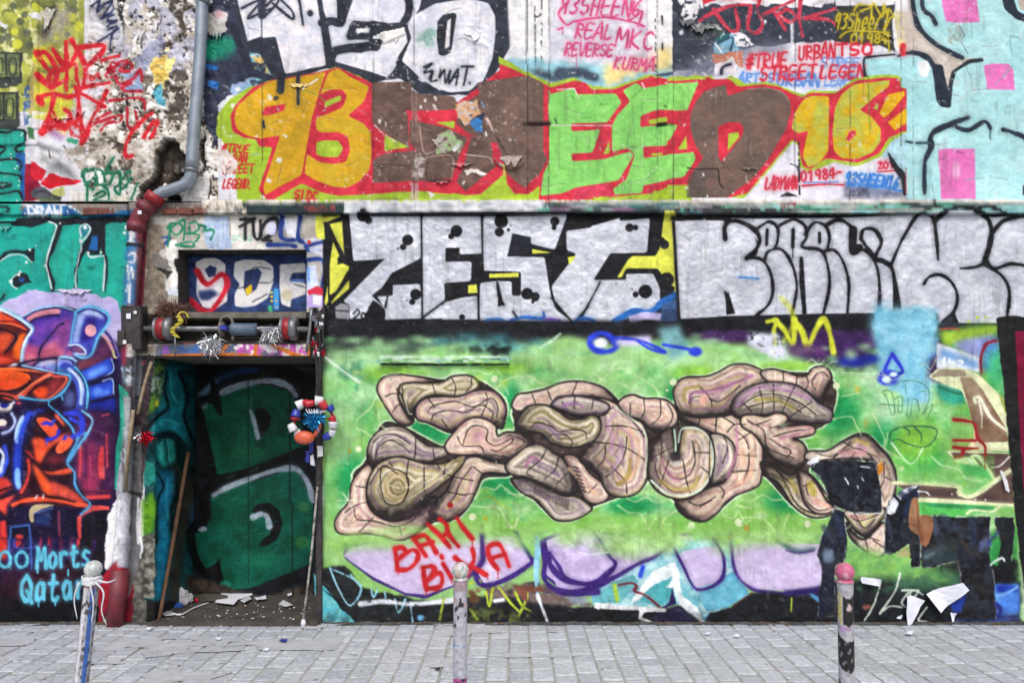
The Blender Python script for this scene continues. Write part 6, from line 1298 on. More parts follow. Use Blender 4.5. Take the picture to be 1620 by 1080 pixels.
F('c88088', "530,470 590,430 600,480 560,480", soft=2, a=.5); F('303c3a', "660,440 830,400 830,500 680,520", soft=5, a=.7); F('8a9ad0', "930,420 980,360 970,460", soft=4, a=.6); S('d8dee6', 3, "980,520 1020,490 1040,485", n=(7, .2, .3)); S('d8dee6', 2, "880,20 890,30"); 
F('8a5044', "370,715 400,700 420,720 380,735", soft=1); F('1c1f24', "370,610 420,600 430,700 380,710", soft=2)
for p in ("550,560 530,640 490,700 455,750 500,715 560,720", "590,650 560,700 600,720 600,650 640,640 620,670", "560,640 620,640 660,660", "460,600 430,700 385,780", "680,720 640,780 680,790 670,815"): S('c9d6cc', (3, 2.4), p, n=(9, .1, .3))
F('e6ebef', "530,770 560,755 555,775", jag=1); F('5a7a80', "360,800 400,780 380,830 350,830", soft=3, a=.6)
V(1270, 700, 3.6)
F('dfe4ee', "480,370 520,300 580,265 660,240 640,262 560,300 540,360 520,400 480,405", jag=2, n=(9, .2, .3))
for c, w, p in (('1c2a48', 10, "560,290 600,330 580,400"), ('1a2440', 9, "610,270 650,300"), ('3a4458', 7, "480,440 500,520"), ('4a5468', 12, "740,440 760,500"), ('303a4c', 14, "800,430 860,480"), ('24304a', 12, "960,440 970,560"), ('5a6aa0', 5, "1020,570 1015,610"), ('2a6ad0', 4, "1060,570 1070,580"), ('38444e', 12, "700,640 800,600"), ('6a8088', 5, "700,650 740,630"), ('2a3a44', 12, "760,660 860,640"), ('3c4a5c', 9, "120,480 170,560"), ('6a7a92', 8, "130,610 150,670"), ('283450', 10, "200,430 220,520"), ('22283a', 12, "900,600 980,700"), ('24201f', 12, "960,760 1040,860"), ('3a2c28', 6, "900,560 960,640")): S(c, w, p, soft=5, a=.7)
S('10131c', 4, "520,300 560,360 540,480 560,560", soft=2); FF('8f6448', "620,330 645,310 660,340 665,440 650,520 610,480 605,420"); FF('84583e', "665,420 700,410 735,430 740,480 720,560 700,585 670,570 660,500"); S('6a4430', 2, "655,360 662,500 680,560"); S('6a4430', 1.6, "610,460 650,475"); FF('a47a5a', "630,340 645,330 645,420 625,430", soft=2); FF('9a6e50', "680,430 710,430 700,500 680,500", soft=2)
F('3aa04c', "1060,620 1110,520 1130,600 1110,700 1070,690", soft=1, c2='2f8a44', ns=8); FF('1c2024', "1110,430 1190,440 1200,560 1190,640 1150,700 1115,660 1130,540"); S('dfe8ea', 3, "1070,690 1130,655 1145,670", n=(6, .2, .3)); S('2a4070', 3, "1060,570 1110,510")
S('e8ecf0', 2.4, "660,280 700,285 720,300", jag=1); S('e6eaf2', 3, "30,120 60,95 90,80", jag=1); S('d8dcec', 2, "330,135 380,140", n=(5, .3, .2)); S('e0e4ee', 2.4, "240,205 255,240", jag=1); S('d0d4dc', 1.8, "335,200 345,215"); S('c8d0dc', 2, "310,245 314,258")
S('e8eaee', 3.4, "1130,165 1160,220 1172,275", n=(6, .15, .2)); S('cfd8d0', 1.8, "240,400 340,405 450,400", n=(8, .3, .2))
S('4a3c38', 2, "200,870 180,960 100,1000", soft=2)
for x, y in ((985, 322), (1040, 325), (848, 292), (800, 330), (870, 340)): B('e8e6e2', x, y, 7, soft=.2)
F('203a9c', "840,920 935,860 900,960 860,975", soft=1); F('4a80dc', "1110,880 1230,840 1230,960 1120,980", soft=3); F('1c3ab0', "1100,810 1230,812 1225,850 1110,860", soft=2); S('7ab0f0', 4, "1110,870 1170,850 1220,820", soft=2); S('24308c', 6, "1100,910 1125,950 1115,980", soft=2); F('3a4a90', "820,1030 1230,990 1230,1040 830,1050", soft=4, n=(12, .3, .4))
fr = piece('painted_frame', 'tall black painted frame with a dark red inside at the right edge'); use(fr)
V(1260, 500, 3.6)
F('1a1c1e', "1140,15 1160,2 2000,-10 2000,1850 1330,1850 1240,1080 1200,640 1170,330", jag=1)
F('7c0f38', "1245,85 2000,80 2000,1000 1300,1080 1270,600", c2='6c0c30', ns=20)
use(0)
# ================= ageing over everything
V(0, 0, 1)
def age():
    g = nz(70, 77)[..., None]; f = nz(5, 78)[..., None]; m2 = nz(14, 79)[..., None]
    IMG[:] = IMG*(.93+.11*g)*(.95+.10*m2)*(.965+.07*f)
    ch = np.clip((nz(5, 80)-.82)/.05, 0, 1)*np.clip((nz(60, 81)-.42)/.2, 0, 1)
    ch[330+OY:] *= .3; ch[560+OY:, 245+OX:511+OX] *= .2
    k = (ch*.6)[..., None]; IMG[:] = IMG*(1-k)+np.array([.84, .83, .82])*k
    st = np.clip((nz(4, 82, 60)-.60)/.15, 0, 1)*np.clip((nz(50, 83)-.5)/.2, 0, 1)*.16
    IMG[:] = IMG*(1-st[..., None])+np.array([.25, .24, .22])*st[..., None]
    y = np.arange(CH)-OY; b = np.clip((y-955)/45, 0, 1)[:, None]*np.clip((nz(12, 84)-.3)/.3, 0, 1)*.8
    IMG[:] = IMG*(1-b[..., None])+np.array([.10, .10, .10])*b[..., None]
age()
# ---------------------------------------------------------------- helpers
COL = SC.collection
def wpt(px, py, Y=0.): d = (CAM_D+Y)/FPX; return ((px-810)*d, Y, CAM_H+(HOR-py)*d)
def lincol(c):
    c = np.clip(np.asarray(c, np.float32), 0, 1)
    return np.where(c <= .04045, c/12.92, ((c+.055)/1.055)**2.4)
def link(name, me, parent=None, **pr):
    o = bpy.data.objects.new(name, me); COL.objects.link(o)
    if parent is not None: o.parent = parent
    for k, v in pr.items(): o[k] = v
    return o
def thing(name, label, cat, loc=(0, 0, 0), group=None):
    o = bpy.data.objects.new(name, None); COL.objects.link(o); o.location = loc; o.empty_display_size = .1
    o['label'] = label; o['category'] = cat
    if group: o['group'] = group
    bpy.context.view_layer.update()
    return o
def tag(o, label, cat, group=None):
    o['label'] = label; o['category'] = cat
    if group: o['group'] = group
    return o
def rel(parent, v):
    if parent is None: return v
    l = parent.location
    return [(a-l.x, b-l.y, c-l.z) for a, b, c in v]
def mesh(name, v, f, mat, parent=None, smooth=False, cols=None, **pr):
    me = bpy.data.meshes.new(name); me.from_pydata(rel(parent, v), [], f); me.materials.append(mat)
    if smooth: me.polygons.foreach_set('use_smooth', [True]*len(me.polygons))
    if cols is not None:
        a = me.color_attributes.new('Col', 'FLOAT_COLOR', 'POINT'); c = np.ones((len(v), 4), np.float32); c[:, :3] = cols; a.data.foreach_set('color', c.ravel())
    me.update()
    return link(name, me, parent, **pr)
def box(name, a, b, mat, parent=None, jit=0, bev=0, **pr):
    x0, y0, z0 = a; x1, y1, z1 = b
    bm = bmesh.new(); r = bmesh.ops.create_cube(bm, size=1)
    for v_ in bm.verts:
        v_.co = ((x0+x1)/2+v_.co.x*(x1-x0)+random.uniform(-jit, jit), (y0+y1)/2+v_.co.y*(y1-y0)+random.uniform(-jit, jit), (z0+z1)/2+v_.co.z*(z1-z0)+random.uniform(-jit, jit))
    if bev: bmesh.ops.bevel(bm, geom=bm.edges[:], offset=bev, segments=2, affect='EDGES')
    if parent is not None:
        for v_ in bm.verts: v_.co -= parent.location
    bmesh.ops.recalc_face_normals(bm, faces=bm.faces)
    me = bpy.data.meshes.new(name); bm.to_mesh(me); bm.free(); me.materials.append(mat)
    return link(name, me, parent, **pr)
def tube(name, pts, rad, mat, parent=None, seg=14, colf=None, caps=True, n=5, **pr):
    p = np.array(pts, float)
    if len(p) > 2 and n > 1:
        q = spline(p.astype(np.float32)[:, :2], False, n); zz = spline(np.stack([p[:, 2], p[:, 2]], 1).astype(np.float32), False, n)[:, :1]
        p = np.concatenate([q, zz], 1).astype(float)
    L = len(p); R = np.interp(np.linspace(0, 1, L), np.linspace(0, 1, len(rad)), rad) if hasattr(rad, '__len__') else np.full(L, rad)
    t = np.gradient(p, axis=0); t /= np.linalg.norm(t, axis=1)[:, None]+1e-9
    up = np.array([0, 1., 0]) if abs(t[0][1]) < .9 else np.array([1., 0, 0])
    v = []; f = []
    for i in range(L):
        u = np.cross(t[i], up); u /= np.linalg.norm(u)+1e-9; w_ = np.cross(u, t[i]); up = w_
        for k in range(seg):
            a = 2*math.pi*k/seg; v.append(tuple(p[i]+R[i]*(math.cos(a)*u+math.sin(a)*w_)))
    for i in range(L-1):
        for k in range(seg):
            f.append((i*seg+k, i*seg+(k+1) % seg, (i+1)*seg+(k+1) % seg, (i+1)*seg+k))
    if caps: f.append(tuple(range(seg))[::-1]); f.append(tuple((L-1)*seg+k for k in range(seg)))
    cols = colf(np.array(v)) if colf else None
    return mesh(name, v, f, mat, parent, True, cols, **pr)
def lathe(name, c, prof, mat, parent=None, axis='z', seg=24, colf=None, **pr):
    v = []; f = []
    for r, h in prof:
        for k in range(seg):
            a = 2*math.pi*k/seg; x, y = r*math.cos(a), r*math.sin(a)
            q = (x, y, h) if axis == 'z' else (h, x, y) if axis == 'x' else (x, h, y)
            v.append((c[0]+q[0], c[1]+q[1], c[2]+q[2]))
    n_ = len(prof)
    for i in range(n_-1):
        for k in range(seg): f.append((i*seg+k, i*seg+(k+1) % seg, (i+1)*seg+(k+1) % seg, (i+1)*seg+k))
    f.append(tuple(range(seg))[::-1]); f.append(tuple((n_-1)*seg+k for k in range(seg)))
    cols = colf(np.array(v)) if colf else None
    o = mesh(name, v, f, mat, parent, True, cols, **pr)
    return o
# ---------------------------------------------------------------- materials
def mat(name, col, rough=.6, metal=0, c2=None, scale=20, bump=.0, bscale=60, attr=False, paint=False, spec=.5, thr=None, c3=None):
    m = bpy.data.materials.new(name); m.use_nodes = True; n = m.node_tree; b = n.nodes['Principled BSDF']
    b.inputs['Roughness'].default_value = rough; b.inputs['Metallic'].default_value = metal
    b.inputs['Specular IOR Level'].default_value = spec
    tc = n.nodes.new('ShaderNodeTexCoord')
    def noise(s, d=5, r=.6):
        t = n.nodes.new('ShaderNodeTexNoise'); t.inputs['Scale'].default_value = s; t.inputs['Detail'].default_value = d; t.inputs['Roughness'].default_value = r
        n.links.new(tc.outputs['Object'], t.inputs['Vector']); return t
    def lc(h): return tuple(float(x) for x in lincol(lin(h)))+(1,)
    if attr:
        a = n.nodes.new('ShaderNodeAttribute'); a.attribute_name = 'Col'; 
        if paint: n.links.new(a.outputs['Color'], b.inputs['Base Color'])
        else:
            t = noise(38, 6, .7); r = n.nodes.new('ShaderNodeValToRGB'); r.color_ramp.elements[0].position = .35; r.color_ramp.elements[0].color = (.45, .42, .4, 1); r.color_ramp.elements[1].position = .55
            x = n.nodes.new('ShaderNodeMix'); x.data_type = 'RGBA'; x.blend_type = 'MULTIPLY'; x.inputs[0].default_value = .75
            n.links.new(t.outputs['Fac'], r.inputs['Fac']); n.links.new(a.outputs['Color'], x.inputs[6]); n.links.new(r.outputs['Color'], x.inputs[7]); n.links.new(x.outputs[2], b.inputs['Base Color'])
        if paint:
            g = n.nodes.new('ShaderNodeAttribute'); g.attribute_name = 'gloss'
            for sock, lo, hi in (('Roughness', rough, .4), ('Metallic', 0., .25)):
                mr = n.nodes.new('ShaderNodeMapRange'); mr.inputs['To Min'].default_value = lo; mr.inputs['To Max'].default_value = hi
                n.links.new(g.outputs['Fac'], mr.inputs['Value']); n.links.new(mr.outputs[0], b.inputs[sock])
    elif c2:
        t = noise(scale); r = n.nodes.new('ShaderNodeValToRGB'); r.color_ramp.elements[0].color = lc(col); r.color_ramp.elements[1].color = lc(c2)
        lo, hi = thr or (.35, .65); r.color_ramp.elements[0].position = lo; r.color_ramp.elements[1].position = hi
        if c3: e = r.color_ramp.elements.new(min(hi+.12, 1)); e.color = lc(c3)
        n.links.new(t.outputs['Fac'], r.inputs['Fac']); n.links.new(r.outputs['Color'], b.inputs['Base Color'])
    else: b.inputs['Base Color'].default_value = lc(col)
    if bump:
        t = noise(bscale, 6, .65); bp = n.nodes.new('ShaderNodeBump'); bp.inputs['Strength'].default_value = bump*(.6 if paint else 1); bp.inputs['Distance'].default_value = .01
        n.links.new(t.outputs['Fac'], bp.inputs['Height'])
        if paint:
            t2 = noise(11, 5, .6); b2 = n.nodes.new('ShaderNodeBump'); b2.inputs['Strength'].default_value = bump*.5; b2.inputs['Distance'].default_value = .03
            n.links.new(t2.outputs['Fac'], b2.inputs['Height']); n.links.new(bp.outputs[0], b2.inputs['Normal']); n.links.new(b2.outputs[0], b.inputs['Normal'])
        else: n.links.new(bp.outputs[0], b.inputs['Normal'])
    return m
M_paint = mat('sprayed_wall', '888888', .6, bump=.32, bscale=48, attr=True, paint=True, spec=.16)
M_door = mat('sprayed_door', '888888', .5, bump=.12, bscale=25, attr=True, spec=.15)
M_attr = mat('painted_metal', '888888', .45, bump=.15, bscale=70, attr=True)
M_plas = mat('old_plaster', 'b0aca4', .85, c2='8f8a82', scale=5, bump=.5, bscale=30)
M_dark = mat('dark_masonry', '2a2826', .9, c2='3c3935', scale=8, bump=.4)
M_iron = mat('grimy_iron', '2b2c30', .55, .4, c2='4a4344', scale=14, bump=.3)
M_zinc = mat('zinc_pipe', '7d8896', .42, .35, c2='95a0ac', scale=9, bump=.08)
M_steel = mat('worn_steel', '8c8f94', .4, .6, c2='6c6e72', scale=20, bump=.15)
M_redp = mat('red_iron_paint', '7c2c38', .5, c2='5e2630', scale=14, bump=.25)
M_red = mat('red_enamel', 'a01f2a', .45, c2='7c1a22', scale=25, bump=.15)
M_blue = mat('grey_blue_motor', '46586c', .5, c2='5a6b7c', scale=20, bump=.2)
M_wood = mat('weathered_wood', '9b8a72', .8, c2='7c6b55', scale=18, bump=.3)
M_handle = mat('broom_handle', '6b4c36', .8, c2='4c3628', scale=12, bump=.2)
M_grey = mat('grey_timber', '77736a', .85, c2='58544c', scale=14, bump=.4)
M_white = mat('white_paper', 'e6e8f2', .8, c2='d4d8e6', scale=6)
M_plastic = mat('thin_white_plastic', 'd8dae2', .4, c2='c4c8d0', scale=20)
M_bluep = mat('blue_plastic', '2a5cb4', .4); M_orange = mat('orange_plastic', 'd8674a', .45, c2='c85a40', scale=20)
M_redpl = mat('red_plastic', 'b42838', .35); M_whpl = mat('white_plastic', 'dcdfe6', .35, c2='c8ccd6', scale=30); M_navy = mat('navy_plastic', '2a3a9a', .35)
M_rod = mat('stained_rod', 'b0aca6', .7, c2='5c5854', scale=16, thr=(.4, .6))
M_rope = mat('yellow_cord', 'd8cc50', .7, c2='c2b440', scale=40)
M_silv = mat('silver_tinsel', 'd6dade', .18, .9); M_redt = mat('red_tinsel', 'b8102c', .2, .7); M_bluet = mat('blue_tinsel', '2a8ac0', .2, .7)
M_brush = mat('rusty_bristles', '5c4038', .9, c2='7a5a4c', scale=40); M_rub = mat('trodden_dirt', '4e4944', .95, c2='37332f', scale=7, bump=1., bscale=32, c3='7a736a')
M_brick = mat('old_brick', '7d4c42', .9, c2='5f3a34', scale=20, bump=.6)
# pavers: warm and cool greys with grime and traces of spray that run across the joints
def paver_mat():
    m = mat('granite_pavers', '9a9a9e', .72, bump=.3, bscale=38); n = m.node_tree; b = n.nodes['Principled BSDF']
    geo = n.nodes.new('ShaderNodeNewGeometry'); oi = n.nodes.new('ShaderNodeObjectInfo')
    def nzn(s, d=5): t = n.nodes.new('ShaderNodeTexNoise'); t.inputs['Scale'].default_value = s; t.inputs['Detail'].default_value = d; n.links.new(geo.outputs['Position'], t.inputs['Vector']); return t
    def ramp(src, stops):
        r = n.nodes.new('ShaderNodeValToRGB'); n.links.new(src, r.inputs['Fac'])
        while len(r.color_ramp.elements) < len(stops): r.color_ramp.elements.new(.5)
        for e, (p, c) in zip(r.color_ramp.elements, stops): e.position = p; e.color = tuple(float(x) for x in lincol(lin(c)))+(1,)
        return r
    def mix(fac, a, b_, mode='MIX'):
        x = n.nodes.new('ShaderNodeMix'); x.data_type = 'RGBA'; x.blend_type = mode
        if isinstance(fac, float): x.inputs[0].default_value = fac
        else: n.links.new(fac, x.inputs[0])
        for s, q in ((6, a), (7, b_)):
            if isinstance(q, str): x.inputs[s].default_value = tuple(float(t) for t in lincol(lin(q)))+(1,)
            else: n.links.new(q, x.inputs[s])
        return x.outputs[2]
    base = ramp(oi.outputs['Random'], [(0, 'b4bbc4'), (.5, 'c4cad2'), (1, 'd4dae2')]).outputs[0]
    c = mix(.8, base, ramp(nzn(28, 7).outputs[0], [(.3, 'b4b4b4'), (.7, 'ffffff')]).outputs[0], 'MULTIPLY')
    c = mix(ramp(nzn(.9, 7).outputs[0], [(.44, '000000'), (.6, 'a0a0a0')]).outputs[0], c, 'b0b4ba'); c = mix(ramp(nzn(7.5, 5).outputs[0], [(.60, '000000'), (.68, '8c8c8c')]).outputs[0], c, '8a8886'); c = mix(ramp(nzn(19, 3).outputs[0], [(.70, '000000'), (.73, '9a9a9a')]).outputs[0], c, '6c6a68')
    c = mix(ramp(nzn(2.1).outputs[0], [(.42, '000000'), (.66, '909090')]).outputs[0], c, '9c9fa2')
    t = nzn(3.3, 3); c = mix(ramp(t.outputs[0], [(.66, '000000'), (.74, '707070')]).outputs[0], c, 'cc9a9e')
    t = nzn(2.7, 4); t.inputs['Distortion'].default_value = .6; c = mix(ramp(t.outputs[0], [(.67, '000000'), (.75, '606060')]).outputs[0], c, '8fb8b0')
    t = nzn(70, 2); c = mix(ramp(t.outputs[0], [(.72, '000000'), (.75, 'a0a0a0')]).outputs[0], c, 'e0e0e0')
    n.links.new(c, b.inputs['Base Color']); return m
M_pav = paver_mat()
M_joint = mat('joint_sand', 'a6a8a4', .95, c2='8e928a', scale=12, bump=.5); M_gutter = mat('cement_strip', '56575a', .9, c2='2c2d2e', scale=14, bump=.7, bscale=30, c3='9a9b9c')
M_ground = mat('street_ground', '8a8a88', .9, c2='7a7a78', scale=3, bump=.4)
# ---------------------------------------------------------------- sampling the paint field
def bil(A, px, py):
    x = np.clip(px+OX-.5, 0, CW-2.001); y = np.clip(py+OY-.5, 0, CH-2.001)
    xi = x.astype(int); yi = y.astype(int); fx = x-xi; fy = y-yi
    if A.ndim == 3: fx = fx[..., None]; fy = fy[..., None]
    return (A[yi, xi]*(1-fx)+A[yi, xi+1]*fx)*(1-fy)+(A[yi+1, xi]*(1-fx)+A[yi+1, xi+1]*fx)*fy
def paintcol(v):                                   # colour for points of something that stands on the wall
    d = CAM_D+v[:, 1]; px = 810+v[:, 0]*FPX/d; py = HOR-(v[:, 2]-CAM_H)*FPX/d
    return lincol(bil(IMG, px, py))
ROUGH = (nz(26, 101)-.5)*.010+(nz(6, 102)-.5)*.0035
RPL = (nz(9, 103)-.5)*.014                         # broken plaster
rmask = np.zeros((CH, CW), np.float32); rmask[:, 230+OX:345+OX] = 1; rmask[:OY+325, 130+OX:230+OX] = .6; rmask[330+OY:560+OY, 205+OX:290+OX] = .5; rmask[OY+900:, 500+OX:] = .4; rmask = blur(rmask, 8)
HTOT = HGT+ROUGH+RPL*rmask
def sheet(root, x0, y0, x1, y1, Y=0., step=1.36, hole=None, name='wall_surface', gain=1., m=None, kmul=1., cut_ids=True, xmax=None, plane=None, root_is_piece=None):
    """one front of painted wall as a fine relief mesh, divided into the painted pieces on it"""
    nx = int((x1-x0)/step)+1; ny = int((y1-y0)/step)+1
    px, py = np.meshgrid(np.linspace(x0, x1, nx), np.linspace(y0, y1, ny))
    sx = np.minimum(px, xmax) if xmax else px
    h = bil(HTOT, sx, py)*kmul; col = np.minimum(lincol(bil(IMG, sx, py))*gain, .85); gl = bil(GLO, sx, py)
    ed = np.minimum(np.minimum(px-x0, x1-px), np.minimum(py-y0, y1-py)); h = h*np.clip(ed/6, 0, 1)
    if plane is None:
        d = (CAM_D+Y)/FPX; X = (px-810)*d; Z = CAM_H+(HOR-py)*d; YY = Y-h
    else: X, YY, Z = plane(px, py, h)
    co = np.stack([X, YY, Z], -1).reshape(-1, 3)-np.array(root.location)[None]; col = col.reshape(-1, 3); gl = gl.ravel()
    cx = ((px[:-1, :-1]+px[1:, 1:])/2); cy2 = ((py[:-1, :-1]+py[1:, 1:])/2)
    ids = IDS[np.clip((cy2+OY).astype(int), 0, CH-1), np.clip((np.minimum(cx, xmax or 1e9)+OX).astype(int), 0, CW-1)]
    keep = np.ones(ids.shape, bool)
    for a, b, c, d2 in (hole or []): keep &= ~((cx > a) & (cx < c) & (cy2 > b) & (cy2 < d2))
    base = (np.arange(ny-1)[:, None]*nx+np.arange(nx-1)[None])
    M = m or M_paint; made = {}
    def build(sel, nm, parent):
        b = base[sel]; q = np.stack([b, b+nx, b+nx+1, b+1], 1)
        u, inv = np.unique(q, return_inverse=True)
        me = bpy.data.meshes.new(nm); v = co[u]
        me.vertices.add(len(u)); me.vertices.foreach_set('co', v.astype(np.float32).ravel())
        nf = len(q); me.loops.add(nf*4); me.loops.foreach_set('vertex_index', inv.astype(np.int32).ravel())
        me.polygons.add(nf); me.polygons.foreach_set('loop_start', np.arange(0, nf*4, 4, dtype=np.int32)); me.polygons.foreach_set('loop_total', np.full(nf, 4, np.int32)); me.polygons.foreach_set('use_smooth', np.ones(nf, bool))
        a = me.color_attributes.new('Col', 'FLOAT_COLOR', 'POINT'); c = np.ones((len(u), 4), np.float32); c[:, :3] = col[u]; a.data.foreach_set('color', c.ravel())
        g = me.attributes.new('gloss', 'FLOAT', 'POINT'); g.data.foreach_set('value', gl[u].astype(np.float32))
        me.materials.append(M); me.update(calc_edges=True); me.validate()
        o = link(nm, me, parent); return o
    small = np.zeros(ids.shape, bool)
    cnt = {int(i): int(n_) for i, n_ in zip(*np.unique(ids[keep], return_counts=True))} if cut_ids else {}
    live = {i for i, n_ in cnt.items() if i and n_ >= 40}
    sub = {}
    for i in live:
        nm, pa, lab = OBJ[i]; 
        if pa: sub.setdefault(pa, []).append(i)
    roots = {i for i in live if not OBJ[i][1]}|set(sub)
    surf = keep & ~np.isin(ids, [i for i in live])
    build(surf, name, root)
    for i in sorted(roots):
        nm, _, lab = OBJ[i]; sel = keep & (ids == i)
        ch_ = sub.get(i, [])
        if sel.sum() < 12:
            if not ch_: continue
            po_ = root
        else: po_ = build(sel, nm, root); 
        if po_ is not root and lab: po_['label'] = lab
        for j in ch_:
            n2, _, l2 = OBJ[j]; oc_ = build(keep & (ids == j), n2, po_)
            if l2: oc_['label'] = l2
    return root
# panel seams and raised battens of the upper wall
def hrect(a, b, c, d, h): HTOT[int(b+OY):int(d+OY), int(a+OX):int(c+OX)] += h
hrect(835, -130, 869, 197, .014); hrect(845, -130, 858, 197, .006); hrect(1040, -130, 1065, 197, .016); hrect(1048, -130, 1056, 197, -.006)
hrect(415, -130, 590, 318, .003); hrect(590, -130, 655, 318, .010); hrect(606, -130, 610, 318, .004); hrect(655, -130, 834, 318, -.003); hrect(1065, -130, 1258, 318, -.004); hrect(1425, -130, 1445, 318, .008)
hrect(-160, -130, 62, 230, .012); hrect(53, -130, 63, 205, .012); hrect(868, 197, 970, 318, -.004)
hrect(205, 195, 208, 330, 0)
# ---------------------------------------------------------------- the ground
mesh('ground', [(-60, 3, -.05), (60, 3, -.05), (60, -90, -.05), (-60, -90, -.05)], [(3, 2, 1, 0)], M_ground, kind='structure')
pave = mesh('pavement', [(-9, .02, -.0065), (9, .02, -.0065), (9, -8, -.0065), (-9, -8, -.0065)], [(3, 2, 1, 0)], M_joint, kind='structure')
gv = []; gf = []
rg = random.Random(3)
N = 220
for i in range(N+1):
    x = -6.5+13*i/N
    for k, (y, z) in enumerate(((.01, .012), (-.012, .006), (-.03, .001), (-.045, -.008))): gv.append((x, y+rg.uniform(-.012, .012) if k < 3 else y+rg.uniform(-.02, .015), z+rg.uniform(-.004, .006)))
for i in range(N):
    for k in range(3): a = i*4+k; gf.append((a, a+4, a+5, a+1))
mesh('cement_strip', gv, gf, M_gutter, pave, True)
# pavers
def paver_mesh(k):
    r = random.Random(k); wx, wy = .0665, .0965
    v = []; f = []
    rings = [(1., -.016), (.98, -.004), (.90, .001)]
    for s, z in rings:
        for sx, sy in ((-1, -1), (1, -1), (1, 1), (-1, 1)):
            for t in (0, 1):
                ax = sx*wx*(1 if t == 0 else .86); ay = sy*wy*(.9 if t == 0 else 1)
                if (sx*sy > 0) == (t == 1): pass
                v.append((ax*s+r.uniform(-.0025, .0025), ay*s+r.uniform(-.0025, .0025), z+r.uniform(-.0012, .0012)))
    order = [0, 1, 3, 2, 4, 5, 7, 6]
    order = sorted(range(8), key=lambda i: math.atan2(v[i][1], v[i][0]))
    for a in range(2):
        for i in range(8):
            p, q = order[i], order[(i+1) % 8]; f.append((a*8+p, a*8+q, a*8+8+q, a*8+8+p))
    f.append(tuple(16+i for i in order))
    me = bpy.data.meshes.new('paver'); me.from_pydata(v, [], f); me.materials.append(M_pav); me.update(); return me
PM = [paver_mesh(k) for k in range(9)]
spots = []
rp = random.Random(9); col_w = .142
for i in range(-39, 40):
    x = i*col_w+.05; off = rp.uniform(0, .2); y = -.035-off*.2; first = True
    while y > -2.7:
        L = rp.uniform(.15, .27) if not first else rp.uniform(.10, .2); first = False
        spots.append((x+rp.uniform(-.003, .003), y-L/2, L)); y -= L+.011
def seen(s):
    d = CAM_D+s[1]; return abs(s[0])*FPX/d < 840 and HOR+CAM_H*FPX/d < 1105
inview = sorted([s for s in spots if seen(s)], key=lambda s: s[1]); rest = [s for s in spots if not seen(s)]
for x, y, L in inview[:300]:
    o = bpy.data.objects.new('paver', PM[rp.randrange(9)]); COL.objects.link(o); o.parent = pave
    o.location = (x, y, rp.uniform(-.004, .002)); o.scale = (rp.uniform(.97, 1.01), L/.2, 1); o.rotation_euler = (rp.uniform(-.012, .012), rp.uniform(-.012, .012), rp.uniform(-.01, .01)+(math.pi if rp.random() < .5 else 0))
bm = bmesh.new()
from mathutils import Matrix
for x, y, L in inview[300:]+rest:
    k0 = len(bm.verts); bm.from_mesh(PM[rp.randrange(9)]); bm.verts.ensure_lookup_table()
    for v_ in bm.verts[k0:]: v_.co = (v_.co.x+x, v_.co.y*L/.2+y, v_.co.z)
me = bpy.data.meshes.new('paver_field'); bm.to_mesh(me); bm.free(); me.materials.clear(); me.materials.append(M_pav)
link('paver_field', me, pave, kind='stuff')
# ---------------------------------------------------------------- the walls
DX0, DX1, DY0 = 245, 500, 567          # doorway
NX0, NY0, NX1, NY1 = 282, 395, 485, 492   # niche
up = thing('painted_wall', 'upper wall of peeling panels covered by the orange and green 93 SHEED 16 lettering', 'wall', wpt(700, 320))
sheet(up, -160, -130, 1780, 319, 0.)
zt_ = wpt(0, -130)[2]; zl = wpt(0, 319)[2]; zb = wpt(0, 341)[2]; xl = wpt(-160, 0)[0]; xr = wpt(1780, 0)[0]
box('wall_core', (xl, .17, zb+.01), (xr, .45, zt_), M_dark, up)
box('plaster_panel', (-12, 0, zb+.01), (xl, .45, 8), M_plas, up); box('plaster_panel', (xr, 0, zb+.01), (12, .45, 8), M_plas, up)
box('plaster_panel', (xl, 0, zt_), (xr, .45, 8), M_plas, up)
# ledge
def ledge(root, x0, x1, Y, name, ya=318, yb=341):
    a = wpt(x0, ya, 0); b = wpt(x1, yb, 0); n_ = max(int((x1-x0)/5), 2)
    r = random.Random(int(x0)); v = []; f = []
    for i in range(n_+1):
        x = a[0]+(b[0]-a[0])*i/n_
        w1 = r.uniform(-.008, .008); w2 = r.uniform(-.006, .006)
        for y, z in ((.02, a[2]), (Y*.55, a[2]-.004+w2), (Y*.95+w1, a[2]-.016+w2), (Y+w1*.6, (a[2]+b[2])/2), (Y*.96+w2, b[2]+.012+w1*.5), (Y*.8, b[2]), (.02, b[2]-.002)): v.append((x, y, z))
    for i in range(n_):
        for k in range(6): p = i*7+k; f.append((p, p+7, p+8, p+1))
    f.append(tuple(range(7))); f.append(tuple(n_*7+k for k in range(7))[::-1])
    return mesh(name, v, f, M_paint, root, False, paintcol(np.array(v)))
M_paint.node_tree.nodes['Principled BSDF']
